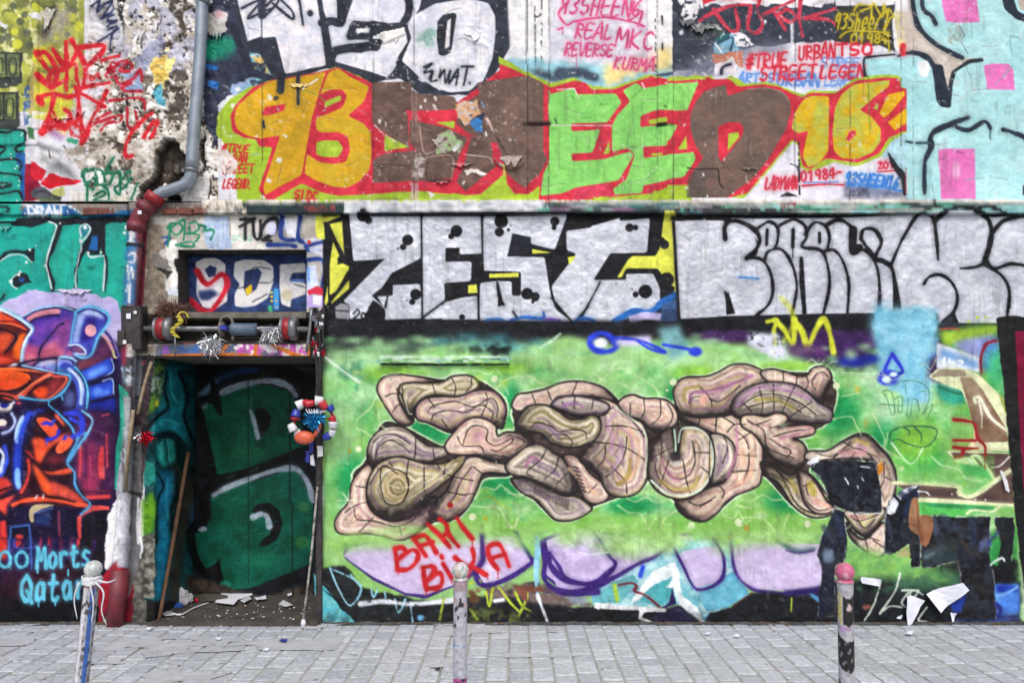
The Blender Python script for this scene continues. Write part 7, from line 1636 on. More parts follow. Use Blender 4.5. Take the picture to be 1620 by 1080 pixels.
def ledge_fine(root, x0, x1, Y, name, ya, yb):
    # finer version so that the painted colours stay crisp on its front
    nx = int((x1-x0)/1.6); prof = [(0.0, .02), (0.03, Y*.5), (.08, Y*.9), (.3, Y), (.5, Y), (.7, Y), (.9, Y*.98), (.97, Y*.8), (1., .02)]
    r = random.Random(int(x0)+5); v = []; f = []; n7 = len(prof)
    wob = [r.uniform(-1, 1) for _ in range(nx//6+3)]
    for i in range(nx+1):
        px = x0+(x1-x0)*i/nx; t = i/6; k = int(t); ww = wob[k]*(1-t+k)+wob[k+1]*(t-k)
        for q, (s, y) in enumerate(prof):
            py = ya+(yb-ya)*s; X, _, Z = wpt(px, py, 0.); jj = 0
            v.append((X, y+(ww*.008+jj if 0 < q < n7-1 else 0), Z+(ww*.004+jj if q in (1, 2, 6, 7) else 0)))
    for i in range(nx):
        for k in range(n7-1): p = i*n7+k; f.append((p, p+n7, p+n7+1, p+1))
    f.append(tuple(range(n7))); f.append(tuple(nx*n7+k for k in range(n7))[::-1])
    o = mesh(name, v, f, M_paint, root, False, paintcol(np.array(v)))
    return o
lg = ledge_fine(up, 322, 1780, -.05, 'plaster_ledge', 318, 341)
lg['label'] = 'rough painted plaster ledge running between the upper and lower walls'
ledge_fine(up, -160, 205, -.03, 'plaster_ledge', 323, 342)['label'] = 'thin blue edged ledge carrying the word DRAW'
ledge_fine(up, 205, 322, -.012, 'broken_ledge', 320, 341)
for bx0, bx1, by0, by1 in ((132, 156, 331, 340), (157, 181, 330, 339), (256, 280, 330, 339), (282, 306, 331, 340), (308, 328, 329, 338)):
    a = wpt(bx0, by1, -.02); b = wpt(bx1, by0, -.02); box('brick', (a[0], -.035, a[2]), (b[0], .02, b[2]), M_brick, up, .004, .003)
# lower wall, left of the drain pipe
ll = thing('painted_wall', 'left lower wall with turquoise letters above a red and blue painted figure', 'wall', wpt(20, 985))
sheet(ll, -160, 341, 204, 985, 0.)
box('wall_core', (-12, .17, -.02), (wpt(204, 0)[0], .95, zb), M_dark, ll); box('plaster_panel', (-12, 0, -.02), (xl, .168, zb), M_plas, ll)
# doorway front
dw = thing('painted_wall', 'grey plaster doorway surround between the drain pipe and the silver lettering', 'wall', wpt(370, 985))
sheet(dw, 204, 341, 511, 985, 0., hole=[(NX0, NY0, NX1, NY1), (DX0, 494, DX1, 990)])
for i, (a, b, c, d) in enumerate(((204, 341, DX0-9, 985), (DX0-9, 341, 511, 388))):
    p = wpt(a, d); q = wpt(c, b)
    box('wall_core', (p[0], .17 if i == 0 else .17, p[2]), (q[0], .95 if i == 0 else .30, q[2]), M_dark, dw)
p = wpt(505, 985); q = wpt(511, 500); box('door_pier', (p[0], .012, -.02), (q[0]+.004, .95, zb), M_dark, dw)
# niche
nk = wpt(NX0, NY1); nk2 = wpt(NX1, NY0)
def nich(px, py, h): d = (CAM_D+.2)/FPX; return (px-810)*d, .2-h+(py-440)*.0003, CAM_H+(HOR-py)*d
sheet(dw, 296, 400, 492, 500, .2, m=M_paint, name='torn_panel', gain=1.5, plane=nich, kmul=.6)
Zn0, Zn1 = nk[2], nk2[2]
box('niche_lining', (nk[0]-.03, .012, Zn0-.05), (nk[0], .3, Zn1+.02), M_dark, dw); box('niche_lining', (nk2[0], .012, Zn0-.05), (nk2[0]+.03, .3, Zn1), M_dark, dw)
box('niche_back', (nk[0]-.03, .26, Zn0-.05), (nk2[0]+.03, .34, Zn1+.03), M_dark, dw); box('niche_lintel', (nk[0]-.001, .012, Zn1), (nk2[0]+.03, .3, Zn1+.025), M_dark, dw)
ax = wpt(DX0-6, 492)
# back board behind the roller, timber sill under the niche
a = wpt(226, 562); b = wpt(508, 494); box('recess_back', (a[0], .16, a[2]), (b[0]+.06, .3, b[2]+.02), M_dark, dw)
a = wpt(285, 504); b = wpt(485, 494); box('timber_sill', (a[0], -.02, a[2]), (b[0], .16, b[2]), M_grey, dw, .003, .004)
# reveals, ceiling and floor of the doorway
LX = wpt(DX0, 0)[0]; RX = wpt(DX1, 0)[0]; ZD = wpt(0, DY0)[2]; DEP = .8
def rev(px, py, h):
    d = LX*FPX/(px-810.); d = np.clip(d, CAM_D, CAM_D+DEP+.05)
    return LX+h*.8, d-CAM_D, CAM_H+(HOR-py)*d/FPX
sheet(dw, DX0, 560, 310.3, 1012, plane=rev, m=M_paint, name='door_reveal', gain=1.7, step=1.3)
box('door_reveal', (RX, 0.012, 0), (RX+.035, DEP+.05, ZD+.1), M_iron, dw)
box('lintel', (LX-.05, .03, ZD+.01), (RX+.05, DEP+.1, ZD+.14), M_grey, dw)
dor = thing('door', 'dark metal door covered with green bubble letters, set back in the doorway', 'door', wpt(410, 940, DEP))
sheet(dor, 307, 566, 538, 968, DEP, m=M_door, name='door_leaf', gain=1.3, kmul=.15, xmax=507)
p0 = wpt(300, 970, DEP); p1 = wpt(545, 560, DEP); box('door_core', (p0[0]-.02, DEP+.01, -.02), (p1[0], DEP+.12, ZD+.2), M_iron, dor)
# floor of the recess
fv = []; ff = []
nfx, nfy = 46, 30; rf = random.Random(8)
for j in range(nfy+1):
    for i in range(nfx+1):
        y = -.10+(DEP+.1)*j/nfy; e = 1 if 0 < j else 0
        fv.append((LX-.02+(RX-LX+.05)*i/nfx, y, .002+e*(.018+rf.uniform(-.006, .006)+.02*(j/nfy)+0)))
for j in range(nfy):
    for i in range(nfx): a_ = j*(nfx+1)+i; ff.append((a_, a_+1, a_+nfx+2, a_+nfx+1))
mesh('doorway_floor', fv, ff, M_rub, None, True, kind='structure')
# lower wall, right
lr = thing('painted_wall', 'right lower wall with silver ZEST letters above the green mural', 'wall', wpt(1060, 985))
sheet(lr, 511, 341, 1780, 987, 0.)
box('wall_core', (wpt(511, 0)[0], .17, -.02), (xr, .95, zb), M_dark, lr); box('plaster_panel', (xr, 0, -.02), (12, .95, zb), M_plas, lr)
ledge_fine(lr, 602, 806, -.045, 'plaster_ledge', 561, 576)['label'] = 'short green and white smeared ledge above the mural'
box('door_iron_edge', (wpt(500.5, 0)[0], -.02, .0), (wpt(510, 0)[0], .012, wpt(0, 494)[2]), M_iron, dw, .002, .003)
# ---------------------------------------------------------------- pipes
pipe = thing('drain_pipe', 'grey zinc drain pipe that bends into a red cast iron one, left of the doorway', 'pipe', (wpt(185, 985, -.06)[0], -.06, 0))
PY = -.07
def W(x, y, Y=PY): return wpt(x, y, Y)
tube('pipe', [W(323, -140), W(318, 60), W(309, 180), W(302.5, 268)], .046, M_zinc, pipe, 20, n=4)
tube('pipe_bend', [W(302.5, 266), W(301, 280), W(292, 292), W(275, 299), W(257, 305), W(243, 314)], [.043, .044, .044, .043, .044], M_zinc, pipe, 20, n=5)
for x, y, r in ((303, 270, .056), (322.5, 4, .052)):
    c = W(x, y); o = lathe('pipe_clamp', (0, 0, 0), [(r*.9, -.012), (r, -.010), (r, .010), (r*.9, .012)], M_steel, None, 'z', 20); o.location = c; o.rotation_euler = (0, math.radians(4), 0); o.parent = pipe; o.location = [c[i]-pipe.location[i] for i in range(3)]
    box('clamp_ear', (c[0]+r*.9, c[1]-.01, c[2]-.012), (c[0]+r*1.35, c[1]+.01, c[2]+.012), M_steel, pipe, 0, .002)
    box('clamp_ear', (c[0]-r*1.3, c[1]-.01, c[2]-.012), (c[0]-r*.9, c[1]+.01, c[2]+.012), M_steel, pipe, 0, .002)
tube('red_coupling', [W(248, 308), W(240, 320)], [.07, .072], M_red, pipe, 22, n=1)
tube('red_pipe_bend', [W(243, 315), W(232, 330), W(221, 343), W(215.5, 356), W(214.5, 368)], [.056, .062, .062, .058, .058], M_redp, pipe, 22, n=4)
tube('pipe_collar', [W(234, 323), W(227, 333)], .072, M_redp, pipe, 22, n=1); tube('pipe_collar', [W(216.5, 352), W(215.5, 366)], .070, M_redp, pipe, 22, n=1); tube('pipe_collar', [W(214, 386), W(214, 390)], .066, M_iron, pipe, 22, n=1)
pipc = tube('painted_pipe', [W(214.5, 360), W(213, 400), W(209, 440), W(206, 486)], .056, M_attr, pipe, 24, colf=paintcol, n=14)
pipc['label'] = 'straight cast iron length sprayed blue on one side and dull red on the other'
tube('painted_pipe', [W(206, 545), W(203, 620), W(201, 700), W(196, 800), W(188, 900), W(182, 988)], .052, M_attr, pipe, 20, colf=paintcol, n=30)['label'] = 'lower length of the pipe streaked with white, teal and dark paint'
tube('pipe_foot', [W(190, 900), W(182, 990)], .064, M_redp, pipe, 20, n=1)
a = W(221, 336, PY-.075); box('sticker', (a[0]-.014, a[1]-.002, a[2]-.014), (a[0]+.014, a[1]+.002, a[2]+.014), M_white, pipe)
# ---------------------------------------------------------------- roller gear above the door
rol = thing('shutter_roller', 'old roller shutter shaft with red ended drums and motor above the doorway', 'roller shutter', wpt(350, 560, -.05))
RY = -.06
def Wr(x, y, Y=RY): return wpt(x, y, Y)
c = Wr(193, 520); tube('shaft', [Wr(205, 520), Wr(350, 520), Wr(492, 521)], .021, M_steel, rol, 16, n=2)
a = Wr(196, 553); b = Wr(228, 484); box('wall_bracket', (a[0], -.11, a[2]), (b[0], .0, b[2]), M_iron, rol, .004, .006)
a = Wr(192, 548); b = Wr(204, 524); box('wall_bracket', (a[0], -.125, a[2]), (b[0], -.05, b[2]), M_iron, rol, .002, .004)
for x, y, s in ((203, 500, .028), (214, 494, .018), (197, 541, .02)):
    q = wpt(x, y, -.118 if x > 198 else -.128); box('sticker', (q[0]-s*.6, q[1]-.0015, q[2]-s*.7), (q[0]+s*.6, q[1]+.0015, q[2]+s*.7), M_white if s > .021 else M_plastic, rol, .002)
for x0 in (247, 445):
    q = Wr(x0, 520); D_ = .105 if x0 < 300 else .1; L_ = (28 if x0 < 300 else 26)*.0049
    dr_ = lathe('drum', q, [(.05, 0), (.086, .003), (.09, .008), (.09, .016), (.078, .022), (.078, L_*.55), (.09, L_*.6), (.092, L_*.95), (.05, L_)], M_steel, rol, 'x', 28)
    lathe('drum_band', (q[0]+.024, q[1], q[2]), [(.079, 0), (.083, .002), (.083, L_*.42), (.079, L_*.45)], M_red, rol, 'x', 28)
    for k in range(6):
        an = k*math.pi/3+.3; lathe('bolt', (q[0]-.004, q[1]+.06*math.cos(an), q[2]+.06*math.sin(an)), [(.006, 0), (.006, .006)], M_iron, rol, 'x', 8)
q = Wr(365, 521); lathe('motor_body', q, [(.03, 0), (.046, .004), (.048, .02), (.048, .20), (.03, .205)], M_blue, rol, 'x', 24)
q = Wr(348, 521); tube('motor_bracket', [Wr(349, 540), Wr(348, 515), Wr(352, 502), Wr(364, 502), Wr(369, 515), Wr(368, 538)], .012, M_grey, rol, 8, n=4); lathe('motor_flange', q, [(.03, 0), (.058, .002), (.058, .03), (.03, .034)], M_grey, rol, 'x', 20)
q = Wr(349, 519, -.11); box('blue_cap', (q[0], q[1]-.03, q[2]-.016), (q[0]+.055, q[1]+.03, q[2]+.02), M_navy, rol, .002, .003)
tube('wire', [Wr(360, 536, -.02), Wr(400, 534, -.02), Wr(445, 536, -.02)], .0025, M_steel, rol, 6, n=3)
tube('front_rod', [Wr(493, 487, -.13), Wr(490, 520, -.13), Wr(485, 556, -.13)], .012, M_steel, rol, 12, n=2); tube('hook_rod', [Wr(277, 532, -.13), Wr(277, 562, -.13)], .006, M_steel, rol, 8, n=1)
bd = thing('painted_board', 'narrow board above the doorway sprayed blue, pink and orange', 'board', wpt(370, 567, -.035))
def brd(px, py, h): d = (CAM_D-.04)/FPX; return (px-810)*d, -.04-h*.3, CAM_H+(HOR-py)*d
sheet(bd, 243, 542, 491, 567, plane=brd, name='board_face', step=1.2, cut_ids=False)
a = wpt(243, 567, -.04); b = wpt(491, 542, -.04); box('board_body', (a[0]+.003, -.036, a[2]+.003), (b[0]-.003, .0, b[2]-.003), M_grey, bd)
# yellow cord wound over the shaft
yc = []
for i in range(150):
    t = i/149; a_ = t*2*math.pi*11; q = Wr(281+6*math.sin(t*7)-4*t, 500+34*t, -.115); yc.append((q[0]+.018*math.cos(a_), q[1]+.012*math.sin(a_), q[2]+.002*math.sin(a_*.5)))
o = tube('cord', yc, .0048, M_rope, None, 6, n=1); tag(o, 'yellow coiled plastic cord hanging over the roller shaft', 'cord')
tube('cord_tail', [Wr(281, 500, -.1), Wr(286, 494, -.09), Wr(294, 495, -.07), Wr(298, 503, -.06)], .007, M_rope, o, 6, n=4)
def tuft(name, c, r, n_, m, label, cat, w_=.003, sq=1., seed=1, fall=0):
    R = random.Random(seed); v = []; f = []
    for i in range(n_):
        d = np.array([R.gauss(0, 1), R.gauss(0, .7), R.gauss(0, sq)]); d /= np.linalg.norm(d); L = r*R.uniform(.25, 1.1)
        s = np.array([R.gauss(0, 1), R.gauss(0, 1), R.gauss(0, 1)]); s = np.cross(d, s); s /= np.linalg.norm(s)+1e-6
        u = np.array(c)+np.array([R.gauss(0, .3), R.gauss(0, .15), R.gauss(0, .2)])*r; k = len(v); t_ = np.cross(d, s)*w_*.5
        mid = u+d*L*.6+np.array([R.gauss(0, .16), R.gauss(0, .1), R.gauss(0, .16)])*L+np.array([0, 0, -fall*L*.1]); e = u+d*L+np.array([0, 0, -fall*L*.35])
        for q, ww in ((u, w_), (mid, w_*1.1), (e, w_*.5)): v += [tuple(q-s*ww), tuple(q+s*ww), tuple(q+t_)]
        for a_ in (0, 3): f += [(k+a_, k+a_+1, k+a_+4, k+a_+3), (k+a_+1, k+a_+2, k+a_+5, k+a_+4), (k+a_+2, k+a_, k+a_+3, k+a_+5)]
    o = mesh(name, v, f, m); return tag(o, label, cat)
tuft('tinsel', Wr(333, 543, -.13), .078, 900, M_silv, 'silver tinsel bunch hanging below the middle of the roller shaft', 'tinsel', .0016, .8, 3, 1.2)
tuft('tinsel', Wr(428, 526, -.14), .07, 800, M_silv, 'silver tinsel bunch beside the right drum of the roller', 'tinsel', .0016, .8, 4, 1.2)
tuft('tinsel', Wr(232, 692, -.10), .055, 150, M_redt, 'small red tinsel bow hanging by the pier left of the door', 'tinsel', .0045, 1, 5); tuft('tinsel', Wr(221, 690, -.10), .04, 60, M_silv, 'little pale tinsel twist beside the red bow', 'tinsel', .004, 1, 6)
tuft('worn_brush', Wr(270, 492, -.03), .115, 900, M_brush, 'bushy rust brown brush head lying on top of the roller drum', 'brush', .0022, .55, 7, .6)
# ---------------------------------------------------------------- wreath and the hanging cables
WC = wpt(496, 668, -.14)
wr = thing('wreath', 'ring of red, white and blue plastic cups hanging at the right of the doorway', 'wreath', WC)
R0 = .150
rz0 = random.Random(31)
def cup(ang, m, big=1.):
    r = R0; c = np.array([WC[0]+r*math.cos(ang), WC[1], WC[2]+r*1.05*math.sin(ang)]); t = np.array([-math.sin(ang), 0, math.cos(ang)*1.05]); t /= np.linalg.norm(t)
    L = .052*big*rz0.uniform(.8, 1.2); big *= rz0.uniform(.82, 1.12); c = c+np.array([rz0.uniform(-.012, .012), rz0.uniform(-.02, .01), rz0.uniform(-.012, .012)]); t = t+np.array([rz0.uniform(-.35, .35), rz0.uniform(-.3, .3), rz0.uniform(-.35, .35)]); t /= np.linalg.norm(t)
    pts = [tuple(c-t*L/2), tuple(c-t*L*.3), tuple(c+t*L*.3), tuple(c+t*L/2)]
    tube('cup', pts, [.020*big, .026*big, .031*big, .032*big], m, wr, 12, n=1)
seqc = [M_redpl, M_whpl, M_whpl, M_navy, None, None, M_redpl, M_whpl, M_whpl, M_redpl, M_navy, M_whpl, M_redpl, M_whpl]
angs = np.radians([12, -8, -28, -50, 0, 0, 125, 100, 78, 58, 36, 150, 163, 190]); ms = [M_redpl, M_whpl, M_whpl, M_navy, None, None, M_whpl, M_redpl, M_whpl, M_redpl, M_navy, M_navy, M_redpl, M_whpl]
for a_, m_ in zip(angs, ms):
    if m_: cup(float(a_), m_, 1.12)
cup(math.radians(210), M_whpl, 1.1); cup(math.radians(228), M_navy, 1.15); cup(math.radians(112), M_redpl, .9)
tube('wreath_ring', [(WC[0]+R0*math.cos(t), WC[1]+.02, WC[2]+R0*1.05*math.sin(t)) for t in np.linspace(-.9, 4.1, 40)], .012, M_redpl, wr, 8, n=1)
v = []; f = []
for i in range(13):
    for k in range(20):
        th = math.pi*i/12; ph = 2*math.pi*k/20; rr = 1+.10*math.cos(ph*7); v.append((WC[0]-.062+.072*math.sin(th)*math.cos(ph)*rr, WC[1]-.03+.045*math.sin(th)*math.sin(ph)*rr, WC[2]-.115+.052*math.cos(th)))
for i in range(12):
    for k in range(20): f.append((i*20+k, i*20+(k+1) % 20, (i+1)*20+(k+1) % 20, (i+1)*20+k))
mesh('orange_shell', v, f, M_orange, wr, True)
tube('orange_strip', [(WC[0]+.01, WC[1]-.02, WC[2]-.10), (WC[0]+.045, WC[1]-.03, WC[2]-.05), (WC[0]+.05, WC[1]-.02, WC[2]+.0)], .016, M_orange, wr, 10, n=4)
t_ = tuft('tinsel_strip', (WC[0]+.02, WC[1]-.05, WC[2]+.02), .07, 260, M_bluet, 'x', 'x', .004, 1.6, 9); del t_['category']; del t_['label']; t_.parent = wr; t_.location = [-x for x in wr.location]
for k in range(5): a_ = WC; tube('white_tie', [(a_[0]-.05+.02*k, a_[1]-.03, a_[2]+.10), (a_[0]-.02+.02*k, a_[1]-.06, a_[2]+.07), (a_[0]+.02+.02*k, a_[1]-.04, a_[2]+.09)], .004, M_whpl, wr, 6, n=4)
cb = thing('hanging_cable', 'dark cables and dangling scraps on the right edge of the doorway', 'cable', wpt(503, 520, -.05))
for pts, r in ((((497, 494), (506, 540), (503, 600), (498, 630)), .007), (((512, 488), (510, 560), (504, 620)), .005), (((503, 500), (500, 560), (501, 620), (497, 640)), .005), (((506, 630), (512, 660), (508, 720), (502, 760)), .006)):
    tube('cable', [wpt(x, y, -.06) for x, y in pts], r, M_iron, cb, 8, n=5)
rz = random.Random(4)
for k in range(30):
    q = wpt(rz.uniform(494, 514), rz.uniform(500, 560), -.07); s = rz.uniform(.008, .024); box('scrap', (q[0]-s*.4, q[1]-.004, q[2]-s), (q[0]+s*.4, q[1]+.004, q[2]+s), rz.choice([M_plastic, M_steel, M_redt, M_iron, M_zinc, M_whpl]), cb, .006)
for x, y, m_ in ((486, 722, M_navy), (492, 708, M_navy), (494, 728, M_whpl), (506, 714, M_whpl)): q = wpt(x, y, -.07); box('ribbon', (q[0]-.012, q[1]-.004, q[2]-.04), (q[0]+.014, q[1]+.004, q[2]+.04), m_, cb, .009)
# poles, sticks
o = tube('wooden_batten', [wpt(211, 648, -.11), wpt(203, 710, -.11), wpt(198, 774, -.11)], .016, M_wood, None, 4, n=1); tag(o, 'flat pale wooden lath leaning against the drain pipe', 'batten')
o = tube('wooden_stick', [wpt(240, 572, -.10), wpt(228, 610, -.10), wpt(218, 655, -.11)], .013, M_wood, None, 8, n=2); tag(o, 'short weathered stick hanging below the left end of the board', 'stick')
a = wpt(298, 715, .5); b = (LX+.025, .02, 0)
o = tube('broom_handle', [a, ((a[0]+b[0])/2, .26, (a[2]+b[2])/2), (b[0], b[1], .02)], .016, M_handle, None, 10, n=3); tag(o, 'brown wooden broom handle leaning inside the doorway on the left', 'handle')
o = tube('metal_rod', [wpt(502, 770, -.05), wpt(492, 880, -.05), (wpt(480, 990, -.06)[0], -.08, .01)], .009, M_rod, None, 8, n=4); tag(o, 'thin paint stained rod leaning at the right side of the doorway', 'rod')
lathe('rubber_foot', (wpt(480, 990, -.08)[0], -.08, .0), [(.02, 0), (.022, .02), (.014, .05)], M_plastic, o, 'z', 10)
# ---------------------------------------------------------------- bollards
def bollard(px, topy, d, lean, label, kind):
    Y = d-CAM_D; k = d/FPX; X = (px-810)*k; ztop = CAM_H-(topy-HOR)*k
    b = thing('bollard', label, 'bollard', (X-lean*ztop, Y, 0), 'bollards along the pavement')
    R = random.Random(int(px)); def_ = {}
    def C(c): return lincol(lin(c))
    def noise_at(v, s, o): 
        x = (v[:, 2]*s+o)*1.7; y = np.arctan2(v[:, 1]-Y, v[:, 0]-X)*s*.12*2
        return np.array([grid_s[int(abs(a)*1.) % 64, int(abs(b_)*1.) % 64] for a, b_ in zip(x, y)])
    def colf(v):
        c = np.zeros((len(v), 3)); h = ztop-v[:, 2]
        base = C({'mid': 'b4b4c2', 'right': 'b2b2bc', 'left': 'a9abb4'}[kind]); c[:] = base
        th = np.arctan2(v[:, 1]-Y, v[:, 0]-(X-(h)*lean))
        f1 = np.sin(th*3+h*31)+np.sin(th*5-h*57+1)+np.sin(h*83+th*2)
        f2 = np.sin(th*2+h*140)+np.sin(th*7+h*90+2)
        fr_ = -np.cos(th+math.pi/2)   # not used for light, only to vary chips round the pole
        if kind == 'mid':
            c[(h > .09) & (h < .14)] = C('a8949e'); m = (h > .14) & (h < .32) & (f1+f2 > 1.5); c[m] = C('2c2a30'); m = (h > .14) & (h < .22) & (f1 < -1.2); c[m] = C('c4a0a8'); c[h > .57] = C('b0549a'); m = (h > .57) & (f1 > 1.2); c[m] = C('2c2a30'); m = (h > .40) & (h < .42) & (f2 > .2); c[m] = C('4a88c0')
            m = (h < .09) & (f1 > .8); c[m] = C('c8b8a8'); m = (h < .09) & (f2 > 1.1); c[m] = C('8fb0a0'); c[(h < .09) & (f1 <= .8) & (f2 <= 1.1)] = C('cfccd2')
        elif kind == 'right':
            s_ = h+.04*np.sin(th); c[(h < .09)] = C('c8688c'); c[(h < .09) & (f1 > 1.3)] = C('d8a0b4')
            c[(s_ > .115) & (s_ < .24) & (th > -2.2)] = C('1d1e24'); c[(s_ > .115) & (s_ < .25) & (th < -2.4)] = C('c8c27c'); c[(s_ > .115) & (s_ < .17) & (f1 > 1.1)] = C('c4b8b8'); c[(s_ > .25) & (s_ < .28) & (f1 > 0)] = C('b08ac0')
            c[(s_ > .31) & (s_ < .45)] = C('1b1c20'); c[(s_ > .31) & (s_ < .45) & (f2 > 1.4)] = C('8a8a90'); c[(s_ > .52) & (s_ < .58)] = C('1b1c20'); c[s_ >= .58] = C('c06c9c'); c[(s_ > .7)] = C('a8a8b0')
        else:
            c[(f1+f2 > 1.8) & (h > .1)] = C('3c3438'); c[(f1 < -1.4) & (h > .1)] = C('6d6468'); m = (np.abs(th+.9) < .35) & (h > .12); c[m] = C('3a62b0'); m = (np.abs(th+1.9) < .3) & (h > .1); c[m] = C('d4d6de'); c[h < .1] = C('c2cac8'); c[(h < .1) & (f1 > 1)] = C('d8dcdc')
            c[(h > .2) & (h < .26) & (f2 > 0)] = C('4a4444'); c[(h > .1) & (h < .13)] = C('b0828a')
        return c
    s = 1.
    rb = .0425; seg = 40
    def ring(name, prof):      # profile of (radius, height below the top)
        v = []; f = []
        for r, h in prof:
            for q in range(seg):
                a = 2*math.pi*q/seg; z = ztop-h; v.append((X-h*lean*1.0+r*math.cos(a), Y+r*math.sin(a), z))
        n_ = len(prof)
        for i in range(n_-1):
            for q in range(seg): f.append((i*seg+q, (i+1)*seg+q, (i+1)*seg+(q+1) % seg, i*seg+(q+1) % seg))
        f.append(tuple(range(seg))); f.append(tuple((n_-1)*seg+q for q in range(seg))[::-1])
        return mesh(name, v, f, M_attr, b, True, colf(np.array(v)))
    ring('knob', [(max(rb*math.sin(t), .002), rb*(1-math.cos(t))) for t in np.linspace(.05, 2.55, 22)])
    ring('collar', [(.020, .074), (.036, .080), (.038, .084), (.038, .092), (.035, .094)])
    pr = [(.035, .092)]; h = .095
    while h < .135: pr.append((.0355, h)); h += .008
    while h < ztop: pr.append((.0345, h)); h += .008
    pr.append((.0345, ztop+.02))
    ring('post', pr)
    ring('base_ring', [(.036, ztop-.05), (.05, ztop-.04), (.055, ztop-.004), (.055, ztop)])
    return b, X, Y, ztop
bollard(728.5, 888.5, 3.97, 0.004, 'whitish bollard flecked with black and pink, centre of the picture', 'mid')
bollard(1336, 889.5, 3.60, -.02, 'bollard with a pink knob and black and white bands', 'right')
b3, BX, BY, BZ = bollard(149, 886, 3.97, .105, 'leaning blue and white bollard with torn plastic tied round its top', 'left')
rw = random.Random(12)
for k in range(7):
    a0 = rw.uniform(0, 6.28); z = BZ-.085-rw.uniform(0, .03)
    tube('tape', [(BX-.01+.044*math.cos(a0+t), BY+.044*math.sin(a0+t), z+rw.uniform(-.008, .008)) for t in np.linspace(0, 4.5, 9)], .0055, M_plastic, b3, 6, n=2)
for p in (((.04, -.09), (.09, -.10), (.13, -.085)), ((.03, -.1), (.07, -.15), (.06, -.24), (.085, -.31)), ((-.05, -.1), (-.075, -.18), (-.06, -.28)), ((.0, -.1), (.02, -.2), (.01, -.3))):
    tube('tape_end', [(BX+x, BY-.045, BZ+z) for x, z in p], [.006, .004, .002], M_plastic, b3, 6, n=4)
# ---------------------------------------------------------------- torn paper on the wall and litter
def paper(name, pts, Y, m, label, cat, curl=.06, seed=1, flat=None, th=.0015):
    """an irregular piece of paper with real thickness: grid warped inside the outline"""
    R = random.Random(seed); p = np.array([wpt(x, y, Y) if flat is None else (x, y, flat) for x, y in pts]); bm = bmesh.new()
    vs = [bm.verts.new(q) for q in p]; bm.faces.new(vs); bmesh.ops.triangulate(bm, faces=bm.faces); bmesh.ops.subdivide_edges(bm, edges=bm.edges[:], cuts=3, use_grid_fill=True)
    c = p.mean(0); S_ = np.abs(p-c).max()
    ph = R.uniform(0, 6)
    for v_ in bm.verts:
        q = np.array(v_.co)-c; u = (q[0]+(q[2] if flat is None else q[1])*.7)/S_
        b_ = curl*(u*u*.6+.25*math.sin(u*4+ph))
        if flat is None: v_.co.y -= b_+.004
        else: v_.co.z += abs(b_)+.006
    bmesh.ops.recalc_face_normals(bm, faces=bm.faces)
    r = bmesh.ops.solidify(bm, geom=bm.faces[:], thickness=th)
    me = bpy.data.meshes.new(name); bm.to_mesh(me); bm.free(); me.materials.append(m)
    for q in me.polygons: q.use_smooth = False
    return tag(link(name, me), label, cat)
def g(s): v = [float(t) for t in s.replace(',', ' ').split()]; return [(1240+v[i]/3, 720+v[i+1]/3) for i in range(0, len(v), 2)]
paper('torn_paper', g("663,652 840,600 870,635 800,700 735,742"), -.03, M_white, 'large white sheet of torn paper curling off the wall at the lower right', 'paper', .05, 2)
paper('torn_paper', g("582,665 600,662 662,685 600,810 585,800 580,740"), -.03, M_white, 'narrow white torn paper hanging left of the large curled sheet', 'paper', .04, 3)
paper('torn_paper', g("362,585 368,574 458,586 452,620 370,605"), -.03, M_white, 'small white strip of paper right of the pink knobbed bollard', 'paper', .03, 4)
paper('torn_paper', g("790,745 815,745 805,785 795,788"), -.03, M_white, 'tiny white paper scrap under the large curled sheet', 'paper', .015, 5)
paper('torn_paper', g("530,770 560,755 555,776"), -.03, M_white, 'tiny white paper flake low on the black wall', 'paper', .01, 6)
paper('torn_paper', g("1028,80 1040,75 1068,165 1052,168"), -.02, M_plastic, 'short white torn strip beside the black frame', 'paper', .015, 7)
def fl(px, py, dz=0): d = CAM_H*FPX/(py-HOR); return ((px-810)*d/FPX, d-CAM_D)
def fpaper(pts, label, seed, m=M_white, z=.03, curl=.02, nm='paper_sheet'):
    return paper(nm, [fl(x, y) for x, y in pts], 0, m, label, 'paper', curl, seed, flat=z)
fpaper([(340, 963), (352, 946), (398, 946), (400, 950), (376, 958), (370, 967)], 'white sheet of paper lying in the middle of the doorway floor', 11, z=.045)
fpaper([(402, 956), (420, 952), (422, 957), (406, 960)], 'small white scrap right of the paper sheet in the doorway', 12, z=.05, nm='paper_scrap')
fpaper([(380, 960), (395, 953), (398, 958), (386, 964)], 'cream scrap touching the paper sheet in the doorway', 13, M_plastic, z=.05, nm='paper_scrap')
fpaper([(440, 964), (448, 958), (464, 966), (450, 968)], 'greyish scrap at the right of the doorway floor', 14, M_plastic, .04, nm='paper_scrap')
fpaper([(454, 950), (461, 946), (462, 951), (456, 953)], 'tiny white scrap near the door foot at the right', 15, M_white, .05, nm='paper_scrap')
fpaper([(250, 968), (282, 978), (262, 982), (240, 974)], 'pale crushed strip at the left of the doorway step', 16, M_plastic, .03, nm='paper_scrap')
